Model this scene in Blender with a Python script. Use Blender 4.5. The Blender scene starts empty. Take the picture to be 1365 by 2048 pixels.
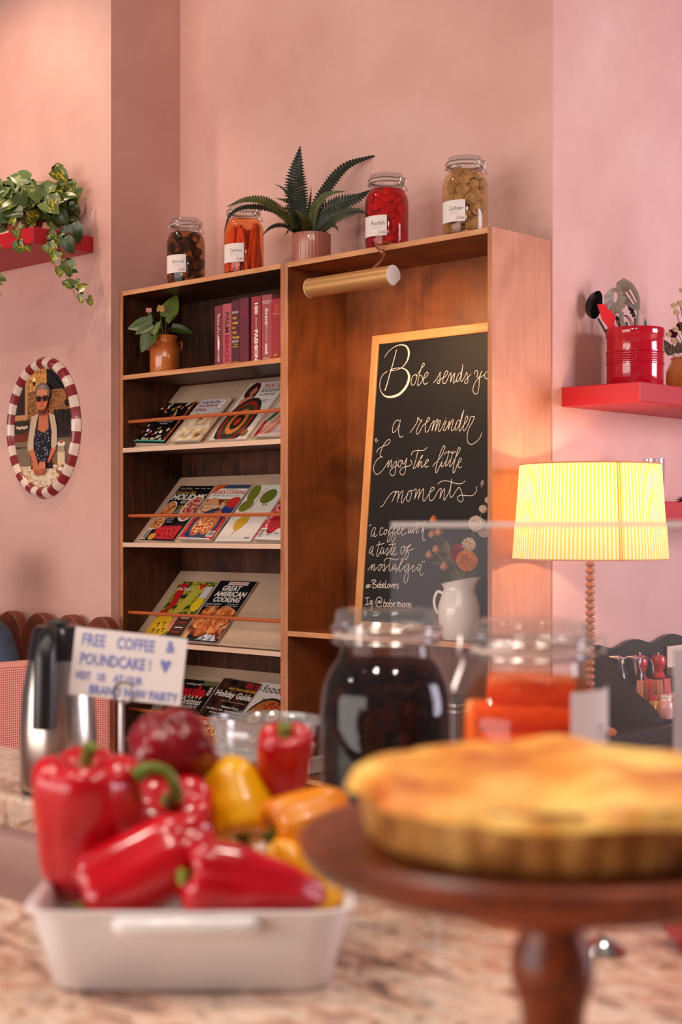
import bpy, bmesh, math, random
from mathutils import Vector, Matrix, Quaternion
PI = math.pi
scene = bpy.context.scene
col = scene.collection

# ------------------------------------------------------------------ camera
FPX, CX, HY, ZC = 2990.0, 682.5, 1060.0, 1.43
YAW = math.asin(0.688)
FWD = Vector((-math.sin(YAW), math.cos(YAW), 0))
RGT = Vector((math.cos(YAW), math.sin(YAW), 0))
UP = Vector((0, 0, 1))
cam_d = bpy.data.cameras.new('camera')
cam = bpy.data.objects.new('camera', cam_d)
col.objects.link(cam)
cam.location = (0, 0, ZC)
cam.rotation_euler = (PI / 2, 0, YAW)
cam_d.sensor_fit = 'VERTICAL'
cam_d.sensor_height = 36
cam_d.sensor_width = 24
cam_d.lens = FPX / 2048 * 36
cam_d.shift_y = (HY - 1024) / 2048
cam_d.clip_start = 0.05
cam_d.dof.use_dof = True
cam_d.dof.focus_distance = 5.55
cam_d.dof.aperture_fstop = 4.3
scene.camera = cam

# ------------------------------------------------------------------ world, light, exposure
scene.view_settings.view_transform = 'Standard'
scene.view_settings.look = 'None'
scene.view_settings.gamma = 1
scene.view_settings.use_curve_mapping = False
scene.view_settings.exposure = 0.0
scene.cycles.use_denoising = True
scene.cycles.transparent_max_bounces = 24
scene.cycles.sample_clamp_indirect = 6
world = bpy.data.worlds.new('world')
scene.world = world
world.use_nodes = True
bg = world.node_tree.nodes['Background']
bg.inputs[0].default_value = (0.96, 0.78, 0.80, 1)
bg.inputs[1].default_value = 0.13

def area_light(name, loc, target, energy, color, sx, sy):
    d = bpy.data.lights.new(name, 'AREA')
    d.shape = 'RECTANGLE'; d.size = sx; d.size_y = sy
    d.energy = energy; d.color = color
    o = bpy.data.objects.new(name, d); col.objects.link(o)
    o.location = loc
    o.rotation_euler = (Vector(target) - Vector(loc)).to_track_quat('-Z', 'Y').to_euler()
    return o

def spot_light(name, loc, target, energy, color, size, angle, blend=0.6):
    d = bpy.data.lights.new(name, 'SPOT')
    d.energy = energy; d.color = color; d.shadow_soft_size = size
    d.spot_size = math.radians(angle); d.spot_blend = blend
    o = bpy.data.objects.new(name, d); col.objects.link(o)
    o.location = loc
    o.rotation_euler = (Vector(target) - Vector(loc)).to_track_quat('-Z', 'Y').to_euler()
    return o

WARM = (1.0, 0.74, 0.54)
COOL = (0.97, 0.87, 1.0)
def bulb_light(name, loc, energy, color, radius):
    d = bpy.data.lights.new(name, 'POINT'); d.energy = energy; d.color = color; d.shadow_soft_size = radius
    o = bpy.data.objects.new(name, d); col.objects.link(o); o.location = loc
    return o
# ceiling downlights in front of the pink wall
spot_light('ceiling_spot', (-5.75, 2.85, 4.6), (-5.6, 3.9, 1.8), 100, WARM, 0.05, 75)
spot_light('ceiling_spot', (-4.9, 2.0, 4.6), (-4.5, 4.2, 2.0), 60, WARM, 0.06, 80)
spot_light('ceiling_spot', (-7.2, 2.4, 4.6), (-7.0, 3.9, 1.8), 50, WARM, 0.06, 80)
# pendant bulbs over the counter; last one added to brighten the mauve panel
for bl_ in ((-1.9, 0.2, 2.9), (-0.9, 0.1, 2.9), (-0.1, 0.9, 2.9), (-1.6, 1.1, 3.0), (-0.9, 1.9, 3.0), (-2.7, -0.5, 2.6)):
    bulb_light('pendant_and_fill_bulb', bl_, 34, (1.0, 0.89, 0.78), 0.05)
# shop windows: daylight from the far side of the room and from the street front
area_light('window_light', (3.2, 7.6, 2.2), (-3.0, 5.6, 1.6), 430, COOL, 3.0, 3.0)
area_light('street_window_light', (-4.75, -5.5, 1.7), (-4.75, 4.0, 1.7), 450, (1.0, 0.90, 0.85), 8.5, 3.0)

# ------------------------------------------------------------------ pixel helpers
def ray(px, py):
    return FWD + RGT * ((px - CX) / FPX) + UP * ((HY - py) / FPX)
EYE = Vector((0, 0, ZC))
def at_d(px, py, d): return EYE + ray(px, py) * d
def at_Y(px, py, Y):
    r = ray(px, py); return EYE + r * (Y / r.y)
def at_X(px, py, X):
    r = ray(px, py); return EYE + r * (X / r.x)
def at_Z(px, py, z):
    r = ray(px, py); return EYE + r * ((z - ZC) / r.z)
def hit(px, py, p0, n):
    r = ray(px, py); return EYE + r * ((p0 - EYE).dot(n) / r.dot(n))
def camdir(a, b, c):
    """right, up, towards the viewer -> world direction"""
    return (RGT * a + UP * b - FWD * c)

# ------------------------------------------------------------------ materials
def lin(c):
    out = []
    for v in c[:3]:
        v = v / 255.0
        out.append(v / 12.92 if v <= 0.04045 else ((v + 0.055) / 1.055) ** 2.4)
    return (out[0], out[1], out[2], 1.0)

_mats = {}
def new_mat(name):
    m = bpy.data.materials.new(name); m.use_nodes = True
    nt = m.node_tree
    return m, nt, nt.nodes['Principled BSDF']

def M(c, rough=0.5, metal=0.0, spec=0.5, noise=0.0, nscale=30.0, bump=0.0, coat=0.0, c2=None, name='paint'):
    key = (tuple(c), rough, metal, spec, noise, nscale, bump, coat, tuple(c2) if c2 else None)
    if key in _mats: return _mats[key]
    m, nt, b = new_mat(name)
    b.inputs['Roughness'].default_value = rough
    b.inputs['Metallic'].default_value = metal
    b.inputs['Specular IOR Level'].default_value = spec
    b.inputs['Coat Weight'].default_value = coat
    b.inputs['Base Color'].default_value = lin(c)
    if noise or bump or c2:
        tc = nt.nodes.new('ShaderNodeTexCoord')
        n = nt.nodes.new('ShaderNodeTexNoise')
        n.inputs['Scale'].default_value = nscale; n.inputs['Detail'].default_value = 4
        nt.links.new(tc.outputs['Object'], n.inputs['Vector'])
        if c2 or noise:
            r = nt.nodes.new('ShaderNodeValToRGB')
            r.color_ramp.elements[0].position = 0.35; r.color_ramp.elements[1].position = 0.65
            k = 1 - noise
            r.color_ramp.elements[0].color = lin(c2) if c2 else lin([v * k for v in c])
            r.color_ramp.elements[1].color = lin(c)
            nt.links.new(n.outputs['Fac'], r.inputs['Fac'])
            nt.links.new(r.outputs['Color'], b.inputs['Base Color'])
        if bump:
            bp = nt.nodes.new('ShaderNodeBump'); bp.inputs['Strength'].default_value = bump
            bp.inputs['Distance'].default_value = 0.01
            nt.links.new(n.outputs['Fac'], bp.inputs['Height'])
            nt.links.new(bp.outputs['Normal'], b.inputs['Normal'])
    _mats[key] = m
    return m

def wood_mat(name, dark, light, rough=0.45, scale=1.0, axis='Z', cloud=0.5):
    m, nt, b = new_mat(name)
    tc = nt.nodes.new('ShaderNodeTexCoord'); mp = nt.nodes.new('ShaderNodeMapping')
    s = {'Z': (14, 14, 1.1), 'X': (1.1, 14, 14), 'Y': (14, 1.1, 14)}[axis]
    mp.inputs['Scale'].default_value = [v * scale for v in s]
    nt.links.new(tc.outputs['Object'], mp.inputs['Vector'])
    n = nt.nodes.new('ShaderNodeTexNoise'); n.inputs['Scale'].default_value = 3.0
    n.inputs['Detail'].default_value = 7; n.inputs['Roughness'].default_value = 0.65; n.inputs['Distortion'].default_value = 0.6
    nt.links.new(mp.outputs['Vector'], n.inputs['Vector'])
    n2 = nt.nodes.new('ShaderNodeTexNoise'); n2.inputs['Scale'].default_value = 3.2; n2.inputs['Detail'].default_value = 3
    n2.inputs['Distortion'].default_value = 1.0
    nt.links.new(tc.outputs['Object'], n2.inputs['Vector'])
    mx = nt.nodes.new('ShaderNodeMix'); mx.inputs[0].default_value = cloud
    nt.links.new(n.outputs['Fac'], mx.inputs[2]); nt.links.new(n2.outputs['Fac'], mx.inputs[3])
    r = nt.nodes.new('ShaderNodeValToRGB')
    r.color_ramp.elements[0].position = 0.36; r.color_ramp.elements[0].color = lin(dark)
    r.color_ramp.elements[1].position = 0.62; r.color_ramp.elements[1].color = lin(light)
    nt.links.new(mx.outputs[0], r.inputs['Fac']); nt.links.new(r.outputs['Color'], b.inputs['Base Color'])
    b.inputs['Roughness'].default_value = rough
    b.inputs['Specular IOR Level'].default_value = 0.35
    return m

def glass_mat(name, tint=(1, 1, 1), haze=0.0, edge=0.65, base=0.04, hazecol=(1, 1, 1), rough=0.03):
    """thin clear glass: transparent with facing-dependent reflection"""
    m = bpy.data.materials.new(name); m.use_nodes = True
    nt = m.node_tree; nt.nodes.clear()
    out = nt.nodes.new('ShaderNodeOutputMaterial')
    tr = nt.nodes.new('ShaderNodeBsdfTransparent'); tr.inputs[0].default_value = (*tint, 1)
    gl = nt.nodes.new('ShaderNodeBsdfGlossy'); gl.inputs['Roughness'].default_value = rough
    lw = nt.nodes.new('ShaderNodeLayerWeight'); lw.inputs['Blend'].default_value = 0.5
    pw = nt.nodes.new('ShaderNodeMath'); pw.operation = 'POWER'; pw.inputs[1].default_value = 3.5
    ml = nt.nodes.new('ShaderNodeMath'); ml.operation = 'MULTIPLY_ADD'; ml.inputs[1].default_value = edge; ml.inputs[2].default_value = base
    mix = nt.nodes.new('ShaderNodeMixShader')
    nt.links.new(lw.outputs['Facing'], pw.inputs[0]); nt.links.new(pw.outputs[0], ml.inputs[0])
    nt.links.new(ml.outputs[0], mix.inputs[0]); nt.links.new(tr.outputs[0], mix.inputs[1]); nt.links.new(gl.outputs[0], mix.inputs[2])
    last = mix
    if haze:
        df = nt.nodes.new('ShaderNodeBsdfDiffuse'); df.inputs[0].default_value = (*hazecol, 1)
        m2 = nt.nodes.new('ShaderNodeMixShader'); m2.inputs[0].default_value = haze
        nt.links.new(mix.outputs[0], m2.inputs[1]); nt.links.new(df.outputs[0], m2.inputs[2]); last = m2
    nt.links.new(last.outputs[0], out.inputs['Surface'])
    return m

def food_mat(c1, c2, c3, scale=60.0, rough=0.4):
    key = ('food', tuple(c1), tuple(c2), tuple(c3), scale, rough)
    if key in _mats: return _mats[key]
    m, nt, b = new_mat('food_print')
    tc = nt.nodes.new('ShaderNodeTexCoord')
    v = nt.nodes.new('ShaderNodeTexNoise'); v.inputs['Scale'].default_value = scale; v.inputs['Detail'].default_value = 2
    nt.links.new(tc.outputs['Object'], v.inputs['Vector'])
    r = nt.nodes.new('ShaderNodeValToRGB')
    e = r.color_ramp.elements
    e[0].position = 0.38; e[0].color = lin(c1); e[1].position = 0.62; e[1].color = lin(c3)
    k = e.new(0.5); k.color = lin(c2)
    nt.links.new(v.outputs['Fac'], r.inputs['Fac']); nt.links.new(r.outputs['Color'], b.inputs['Base Color'])
    b.inputs['Roughness'].default_value = rough
    _mats[key] = m
    return m

# ------------------------------------------------------------------ mesh builder
class MB:
    def __init__(s): s.v = []; s.f = []; s.m = []
    def add(s, vs, fs, m=0, mat=None):
        b = len(s.v)
        for p in vs:
            p = Vector(p); s.v.append(mat @ p if mat is not None else p)
        for f in fs:
            s.f.append([b + i for i in f]); s.m.append(m)
        return s
    def box(s, x0, x1, y0, y1, z0, z1, m=0, mat=None):
        vs = [(x0,y0,z0),(x1,y0,z0),(x1,y1,z0),(x0,y1,z0),(x0,y0,z1),(x1,y0,z1),(x1,y1,z1),(x0,y1,z1)]
        return s.add(vs, [(3,2,1,0),(4,5,6,7),(0,1,5,4),(1,2,6,5),(2,3,7,6),(3,0,4,7)], m, mat)
    def prism(s, poly, z0, z1, m=0, mat=None):
        n = len(poly)
        vs = [(p[0], p[1], z0) for p in poly] + [(p[0], p[1], z1) for p in poly]
        fs = [tuple(range(n - 1, -1, -1)), tuple(range(n, 2 * n))]
        fs += [(i, (i + 1) % n, n + (i + 1) % n, n + i) for i in range(n)]
        return s.add(vs, fs, m, mat)
    def lathe(s, prof, seg=32, m=0, mat=None, fn=None, a0=0.0, a1=2 * PI):
        full = abs(a1 - a0 - 2 * PI) < 1e-6
        n = seg if full else seg + 1
        vs = []; fs = []
        for (r, z) in prof:
            for k in range(n):
                a = a0 + (a1 - a0) * k / seg
                rr = r * (fn(a, z) if fn else 1)
                vs.append((rr * math.cos(a), rr * math.sin(a), z))
        for i in range(len(prof) - 1):
            for k in range(seg):
                k2 = (k + 1) % n
                fs.append((i * n + k, i * n + k2, (i + 1) * n + k2, (i + 1) * n + k))
        return s.add(vs, fs, m, mat)
    def tube(s, path, rad, seg=8, m=0, cap=True, mat=None, closed=False):
        path = [Vector(p) for p in path]; n = len(path)
        if not hasattr(rad, '__len__'): rad = [rad] * n
        vs = []; fs = []; up = None
        for i, p in enumerate(path):
            if closed: t = path[(i + 1) % n] - path[i - 1]
            else: t = path[min(i + 1, n - 1)] - path[max(i - 1, 0)]
            t = t.normalized() if t.length > 1e-9 else Vector((0, 0, 1))
            if up is None: up = Vector((0, 0, 1)) if abs(t.z) < 0.9 else Vector((1, 0, 0))
            a = t.cross(up)
            if a.length < 1e-6: a = t.orthogonal()
            a.normalize(); b = a.cross(t).normalized(); up = b
            for k in range(seg):
                an = 2 * PI * k / seg
                vs.append(p + (a * math.cos(an) + b * math.sin(an)) * rad[i])
        for i in range(n if closed else n - 1):
            j = (i + 1) % n
            for k in range(seg):
                k2 = (k + 1) % seg
                fs.append((i * seg + k, i * seg + k2, j * seg + k2, j * seg + k))
        if cap and not closed:
            fs.append(tuple(range(seg - 1, -1, -1))); fs.append(tuple((n - 1) * seg + k for k in range(seg)))
        return s.add(vs, fs, m, mat)
    def ball(s, c, r, seg=14, rings=9, m=0, mat=None, fn=None):
        if not hasattr(r, '__len__'): r = (r, r, r)
        c = Vector(c); vs = [(c.x, c.y, c.z - r[2])]; fs = []
        for i in range(1, rings):
            ph = -PI / 2 + PI * i / rings
            for k in range(seg):
                a = 2 * PI * k / seg
                d = Vector((math.cos(ph) * math.cos(a), math.cos(ph) * math.sin(a), math.sin(ph)))
                q = fn(d) if fn else 1
                vs.append((c.x + d.x * r[0] * q, c.y + d.y * r[1] * q, c.z + d.z * r[2] * q))
        vs.append((c.x, c.y, c.z + r[2])); top = len(vs) - 1
        for k in range(seg): fs.append((0, 1 + (k + 1) % seg, 1 + k))
        for i in range(rings - 2):
            for k in range(seg):
                k2 = (k + 1) % seg
                fs.append((1 + i * seg + k, 1 + i * seg + k2, 1 + (i + 1) * seg + k2, 1 + (i + 1) * seg + k))
        for k in range(seg): fs.append((top, 1 + (rings - 2) * seg + k, 1 + (rings - 2) * seg + (k + 1) % seg))
        return s.add(vs, fs, m, mat)
    def mesh(s, name, mats, smooth=True, angle=38):
        me = bpy.data.meshes.new(name)
        me.from_pydata([tuple(p) for p in s.v], [], s.f)
        if not isinstance(mats, (list, tuple)): mats = [mats]
        for m in mats: me.materials.append(m)
        me.polygons.foreach_set('material_index', s.m)
        if smooth:
            me.polygons.foreach_set('use_smooth', [True] * len(s.f))
            me.set_sharp_from_angle(angle=math.radians(angle))
        me.update()
        return me

def link(o, parent=None):
    col.objects.link(o)
    if parent is not None: o.parent = parent
    return o
def part(name, mb, mats, parent=None, smooth=True, angle=38, loc=None, bevel=0, label=None):
    me = mb.mesh(name, mats, smooth, angle) if isinstance(mb, MB) else mb
    o = link(bpy.data.objects.new(name, me), parent)
    if loc is not None: o.location = loc
    if bevel:
        b = o.modifiers.new('bevel', 'BEVEL'); b.width = bevel; b.segments = 2; b.limit_method = 'ANGLE'
    if label: o['label'] = label
    return o
def tag(o, label, cat, group=None):
    o['label'] = label; o['category'] = cat
    if group: o['group'] = group
    return o
def thing(name, label, cat, loc=(0, 0, 0), rotz=0.0, group=None, quat=None):
    o = bpy.data.objects.new(name, None); col.objects.link(o)
    o.empty_display_size = 0.05
    o.location = loc
    if quat is not None: o.rotation_mode = 'QUATERNION'; o.rotation_quaternion = quat
    else: o.rotation_euler = (0, 0, rotz)
    return tag(o, label, cat, group)
def struct(name, mb, mats, **k):
    o = part(name, mb, mats, None, **k); o['kind'] = 'structure'; return o
def basis(x, y, z, loc=(0, 0, 0)):
    m = Matrix.Identity(4)
    for i, a in enumerate((x, y, z)):
        for j in range(3): m[j][i] = a[j]
    for j in range(3): m[j][3] = loc[j]
    return m
def smooth_path(pts, n=6):
    """Catmull-Rom through points of any dimension"""
    P = [list(p) for p in pts]
    if len(P) < 3: return P
    P = [[2 * a - b for a, b in zip(P[0], P[1])]] + P + [[2 * a - b for a, b in zip(P[-1], P[-2])]]
    out = []
    for i in range(1, len(P) - 2):
        for k in range(n):
            t = k / n; q = []
            for a, b, c, d in zip(P[i - 1], P[i], P[i + 1], P[i + 2]):
                q.append(0.5 * (2 * b + (c - a) * t + (2 * a - 5 * b + 4 * c - d) * t * t + (3 * b - a - 3 * c + d) * t ** 3))
            out.append(q)
    out.append(P[-2])
    return out

# flat print: coloured shapes lying on a surface (covers, labels, a framed photograph)
_txt = {}
def text_mesh(s, bold=0.0):
    key = (s, bold)
    if key in _txt: return _txt[key]
    cu = bpy.data.curves.new('t', 'FONT'); cu.body = s; cu.offset = bold; cu.resolution_u = 2
    o = bpy.data.objects.new('t', cu); col.objects.link(o)
    me = bpy.data.meshes.new_from_object(o, depsgraph=None) if False else None
    dg = bpy.context.evaluated_depsgraph_get()
    e = o.evaluated_get(dg); me = e.to_mesh()
    vs = [(v.co.x, v.co.y) for v in me.vertices]; fs = [tuple(p.vertices) for p in me.polygons]
    e.to_mesh_clear(); bpy.data.objects.remove(o); bpy.data.curves.remove(cu)
    if vs:
        x0 = min(v[0] for v in vs); x1 = max(v[0] for v in vs); y0 = min(v[1] for v in vs); y1 = max(v[1] for v in vs)
        vs = [((x - x0) / max(1e-6, x1 - x0), (y - y0) / max(1e-6, y1 - y0)) for x, y in vs]
    _txt[key] = (vs, fs)
    return _txt[key]

class Print:
    """w x h metres, coordinates u,v in 0..1 from the lower left"""
    def __init__(s, w, h, fmap=None, step=0.00015):
        s.w = w; s.h = h; s.mb = MB(); s.mats = []; s.z = step; s.step = step; s.fmap = fmap
    def _m(s, c):
        m = c if not isinstance(c, (tuple, list)) else M(tuple(c), 0.45, spec=0.3, name='print_ink')
        if m not in s.mats: s.mats.append(m)
        return s.mats.index(m)
    clip = False
    def poly(s, pts, c, faces=None):
        if s.clip: pts = [(min(0.998, max(0.002, u)), min(0.998, max(0.002, v))) for u, v in pts]
        vs = [(u * s.w, v * s.h, s.z) for u, v in pts]
        if s.fmap: vs = [s.fmap(*p) for p in vs]
        s.mb.add(vs, faces or [tuple(range(len(pts)))], s._m(c)); s.z += s.step
    def rect(s, u0, v0, u1, v1, c):
        if s.fmap:
            n = 6; pts = []; fs = []
            for k in range(n + 1):
                u = u0 + (u1 - u0) * k / n; pts += [(u, v0), (u, v1)]
            for k in range(n): fs.append((2 * k, 2 * k + 2, 2 * k + 3, 2 * k + 1))
            s.poly(pts, c, fs)
        else: s.poly([(u0, v0), (u1, v0), (u1, v1), (u0, v1)], c)
    def ell(s, u, v, ru, rv, c, n=20, rot=0.0):
        a = s.w / s.h; pts = []
        for k in range(n):
            t = 2 * PI * k / n; x = ru * math.cos(t); y = rv * math.sin(t) / a
            pts.append((u + x * math.cos(rot) - y * math.sin(rot), v + (x * math.sin(rot) + y * math.cos(rot)) * a))
        s.poly(pts, c)
    def text(s, t, u0, v0, u1, v1, c, bold=0.0, shear=0.0, rot=0.0):
        vs, fs = text_mesh(t, bold)
        if not vs: return
        pts = []
        for x, y in vs:
            x2 = x * (u1 - u0) + shear * y * (v1 - v0); y2 = y * (v1 - v0)
            if rot:
                x2, y2 = x2 * math.cos(rot) - y2 * s.h / s.w * math.sin(rot), x2 * s.w / s.h * math.sin(rot) + y2 * math.cos(rot)
            pts.append((u0 + x2, v0 + y2))
        s.poly(pts, c, fs)
    def stroke(s, pts, w, c, n=5):
        """pen line; w in metres, may be a list"""
        P = smooth_path(pts, n) if len(pts) > 2 else [list(p) for p in pts]
        W = w if hasattr(w, '__len__') else None
        if W: W = [q[0] for q in smooth_path([(x,) for x in W], n)]
        out = []; fs = []
        for i, p in enumerate(P):
            a = P[max(0, i - 1)]; b = P[min(len(P) - 1, i + 1)]
            tx = (b[0] - a[0]) * s.w; ty = (b[1] - a[1]) * s.h; L = math.hypot(tx, ty) or 1
            ww = (W[i] if W else w) / 2
            nx, ny = -ty / L * ww / s.w, tx / L * ww / s.h
            out += [(p[0] + nx, p[1] + ny), (p[0] - nx, p[1] - ny)]
        for i in range(len(P) - 1): fs.append((2 * i, 2 * i + 1, 2 * i + 3, 2 * i + 2))
        s.poly(out, c, fs)
    def build(s, name, parent, mat4=None):
        if mat4 is not None: s.mb.v = [mat4 @ Vector(p) for p in s.mb.v]
        return part(name, s.mb, s.mats, parent, smooth=False)

# ------------------------------------------------------------------ room shell
def plaster():
    m, nt, b = new_mat('pink_plaster')
    tc = nt.nodes.new('ShaderNodeTexCoord')
    n = nt.nodes.new('ShaderNodeTexNoise'); n.inputs['Scale'].default_value = 1.6; n.inputs['Detail'].default_value = 6
    n.inputs['Roughness'].default_value = 0.6
    nt.links.new(tc.outputs['Object'], n.inputs['Vector'])
    r = nt.nodes.new('ShaderNodeValToRGB')
    r.color_ramp.elements[0].position = 0.32; r.color_ramp.elements[0].color = lin((210, 158, 147))
    r.color_ramp.elements[1].position = 0.68; r.color_ramp.elements[1].color = lin((227, 181, 169))
    nt.links.new(n.outputs['Fac'], r.inputs['Fac']); nt.links.new(r.outputs['Color'], b.inputs['Base Color'])
    n2 = nt.nodes.new('ShaderNodeTexNoise'); n2.inputs['Scale'].default_value = 60; n2.inputs['Detail'].default_value = 3
    nt.links.new(tc.outputs['Object'], n2.inputs['Vector'])
    bp = nt.nodes.new('ShaderNodeBump'); bp.inputs['Strength'].default_value = 0.08; bp.inputs['Distance'].default_value = 0.004
    nt.links.new(n2.outputs['Fac'], bp.inputs['Height']); nt.links.new(bp.outputs['Normal'], b.inputs['Normal'])
    b.inputs['Roughness'].default_value = 0.6; b.inputs['Specular IOR Level'].default_value = 0.25
    return m
PLASTER = plaster()
WL_Y, WB_Y, WR_X, WC_X = 3.92, 4.302, -3.058, -5.058
H = 5.0
struct('wall_left', MB().box(-10, WC_X, WL_Y, 4.7, 0, H), PLASTER, smooth=False)
struct('wall_back', MB().box(WC_X, WR_X, WB_Y, 4.7, 0, H), PLASTER, smooth=False)
struct('wall_right', MB().box(WR_X - 0.3, WR_X, 4.7, 10, 0, H), PLASTER, smooth=False)
def floor_mat():
    m, nt, b = new_mat('floor_terrazzo')
    tc = nt.nodes.new('ShaderNodeTexCoord')
    v = nt.nodes.new('ShaderNodeTexVoronoi'); v.inputs['Scale'].default_value = 40
    nt.links.new(tc.outputs['Object'], v.inputs['Vector'])
    r = nt.nodes.new('ShaderNodeValToRGB')
    r.color_ramp.elements[0].color = lin((170, 130, 115)); r.color_ramp.elements[1].color = lin((200, 165, 150))
    nt.links.new(v.outputs['Color'], r.inputs['Fac']); nt.links.new(r.outputs['Color'], b.inputs['Base Color'])
    b.inputs['Roughness'].default_value = 0.35
    return m
struct('floor', MB().box(-10, 5, -6, 10, -0.1, 0), floor_mat(), smooth=False)

# ------------------------------------------------------------------ bookcases
WOOD_IN = wood_mat('stained_plywood', (30, 15, 9), (92, 50, 29))
WOOD_CAB = wood_mat('stained_plywood_warm', (96, 50, 23), (146, 80, 39), cloud=0.72)
WOOD_SIDE_LIT = wood_mat('lit_stained_plywood', (186, 118, 88), (210, 144, 110), cloud=0.6)  # same stain as inside; raking light is put into this paler colour
WOOD_EDGE = wood_mat('raw_plywood_edge', (186, 122, 80), (224, 162, 114), axis='X', cloud=0.3)
WOOD_EDGEV = wood_mat('raw_plywood_edge_vertical', (160, 100, 68), (204, 140, 102), cloud=0.3)
CREAM_EDGE = M((226, 190, 164), 0.5, name='cream_board')
CREAM = M((206, 172, 144), 0.55, noise=0.08, nscale=5, name='cream_board')
COPPER = M((236, 128, 76), 0.3, metal=0.55, name='copper')
YF, YB = 3.964, 4.298
XL0, XM, XR1 = -5.053, -4.056, -3.063
T = 0.019
ZTOP = ZC + 1.012
SH = [ZC + 0.655, ZC + 0.347, ZC - 0.053, ZC - 0.463, ZC - 0.873]     # tops of the shelf boards

bc = thing('bookcase', 'tall dark-stained plywood magazine bookcase with copper rods across sloped shelves', 'bookcase', ((XL0 + XM) / 2, (YF + YB) / 2, 0))
def bl(x0, x1, y0, y1, z0, z1, o=bc):
    l = o.location
    return MB().box(x0 - l.x, x1 - l.x, y0 - l.y, y1 - l.y, z0, z1)
def edged(name, o, x0, x1, z0, z1, edge, body=WOOD_IN, y1=None):
    p = part(name, bl(x0, x1, YF + 0.0025, y1 or YB - 0.006, z0, z1, o), body, o, smooth=False)
    part('edge_strip', bl(x0, x1, YF, YF + 0.0025, z0, z1, o), edge, p, smooth=False)
    return p
edged('side_panel', bc, XL0, XL0 + T, 0, ZTOP, WOOD_EDGEV)
edged('side_panel', bc, XM - T, XM, 0, ZTOP, WOOD_EDGEV)
edged('top_panel', bc, XL0 + T, XM - T, ZTOP - T, ZTOP, WOOD_EDGE)
part('back_panel', bl(XL0, XM, YB - 0.006, YB, 0, ZTOP), WOOD_IN, bc, smooth=False)
edged('shelf', bc, XL0 + T, XM - T, SH[0] - T, SH[0], WOOD_EDGE)
for z in SH[1:]:
    edged('shelf', bc, XL0 + T, XM - T, z - T, z, CREAM_EDGE)
INC_Y0, INC_Y1, INC_H = YF + 0.056, YB - 0.012, 0.283
for z in SH[1:]:
    mb = MB(); l = bc.location
    ya, yb = INC_Y0 - l.y, INC_Y1 - l.y
    xa, xb = XL0 + T - l.x, XM - T - l.x
    poly = [(ya, z), (yb, z + INC_H), (yb, z + INC_H - 0.014), (ya + 0.014, z)]
    mb.add([(xa, p[0], p[1]) for p in poly] + [(xb, p[0], p[1]) for p in poly],
           [(0, 1, 2, 3), (7, 6, 5, 4), (0, 4, 5, 1), (1, 5, 6, 2), (2, 6, 7, 3), (3, 7, 4, 0)])
    part('display_board', mb, CREAM, bc, smooth=False, label='cream sloping display board')
    part('rod', MB().tube([(xa, YF + 0.034 - l.y, z + 0.113), (xb, YF + 0.034 - l.y, z + 0.113)], 0.0075, 14), COPPER, bc, label='copper rail')
edged('shelf', bc, XL0 + T, XM - T, 0.08, 0.08 + T, WOOD_EDGE)
part('plinth', bl(XL0 + T, XM - T, YF + 0.03, YF + 0.045, 0, 0.08), WOOD_IN, bc, smooth=False)

dc = thing('display_cabinet', 'tall brown plywood cabinet holding the chalkboard', 'cabinet', ((XM + XR1) / 2, (YF + YB) / 2, 0))
sx0 = XM + 0.001
edged('side_panel', dc, sx0, sx0 + T, 0, ZTOP, WOOD_EDGEV, WOOD_CAB)
sp = edged('side_panel', dc, XR1 - T, XR1 - 0.003, 0, ZTOP, WOOD_EDGEV, WOOD_CAB)
part('lit_outer_face', bl(XR1 - 0.003, XR1, YF, YB, 0, ZTOP, dc), WOOD_SIDE_LIT, sp, smooth=False, label='outer face coloured as lit by raking light')
edged('top_panel', dc, sx0 + T, XR1 - T, ZTOP - T, ZTOP, WOOD_EDGE, WOOD_CAB)
part('back_panel', bl(sx0, XR1 - 0.003, YB - 0.006, YB, 0, ZTOP, dc), WOOD_CAB, dc, smooth=False)
CAB_Z = ZC - 0.382
edged('shelf', dc, sx0 + T, XR1 - T, CAB_Z - T, CAB_Z, WOOD_EDGE, WOOD_CAB)
edged('shelf', dc, sx0 + T, XR1 - T, 0.50 - T, 0.50, WOOD_EDGE, WOOD_CAB)
edged('shelf', dc, sx0 + T, XR1 - T, 0.08, 0.08 + T, WOOD_EDGE, WOOD_CAB)

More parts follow.
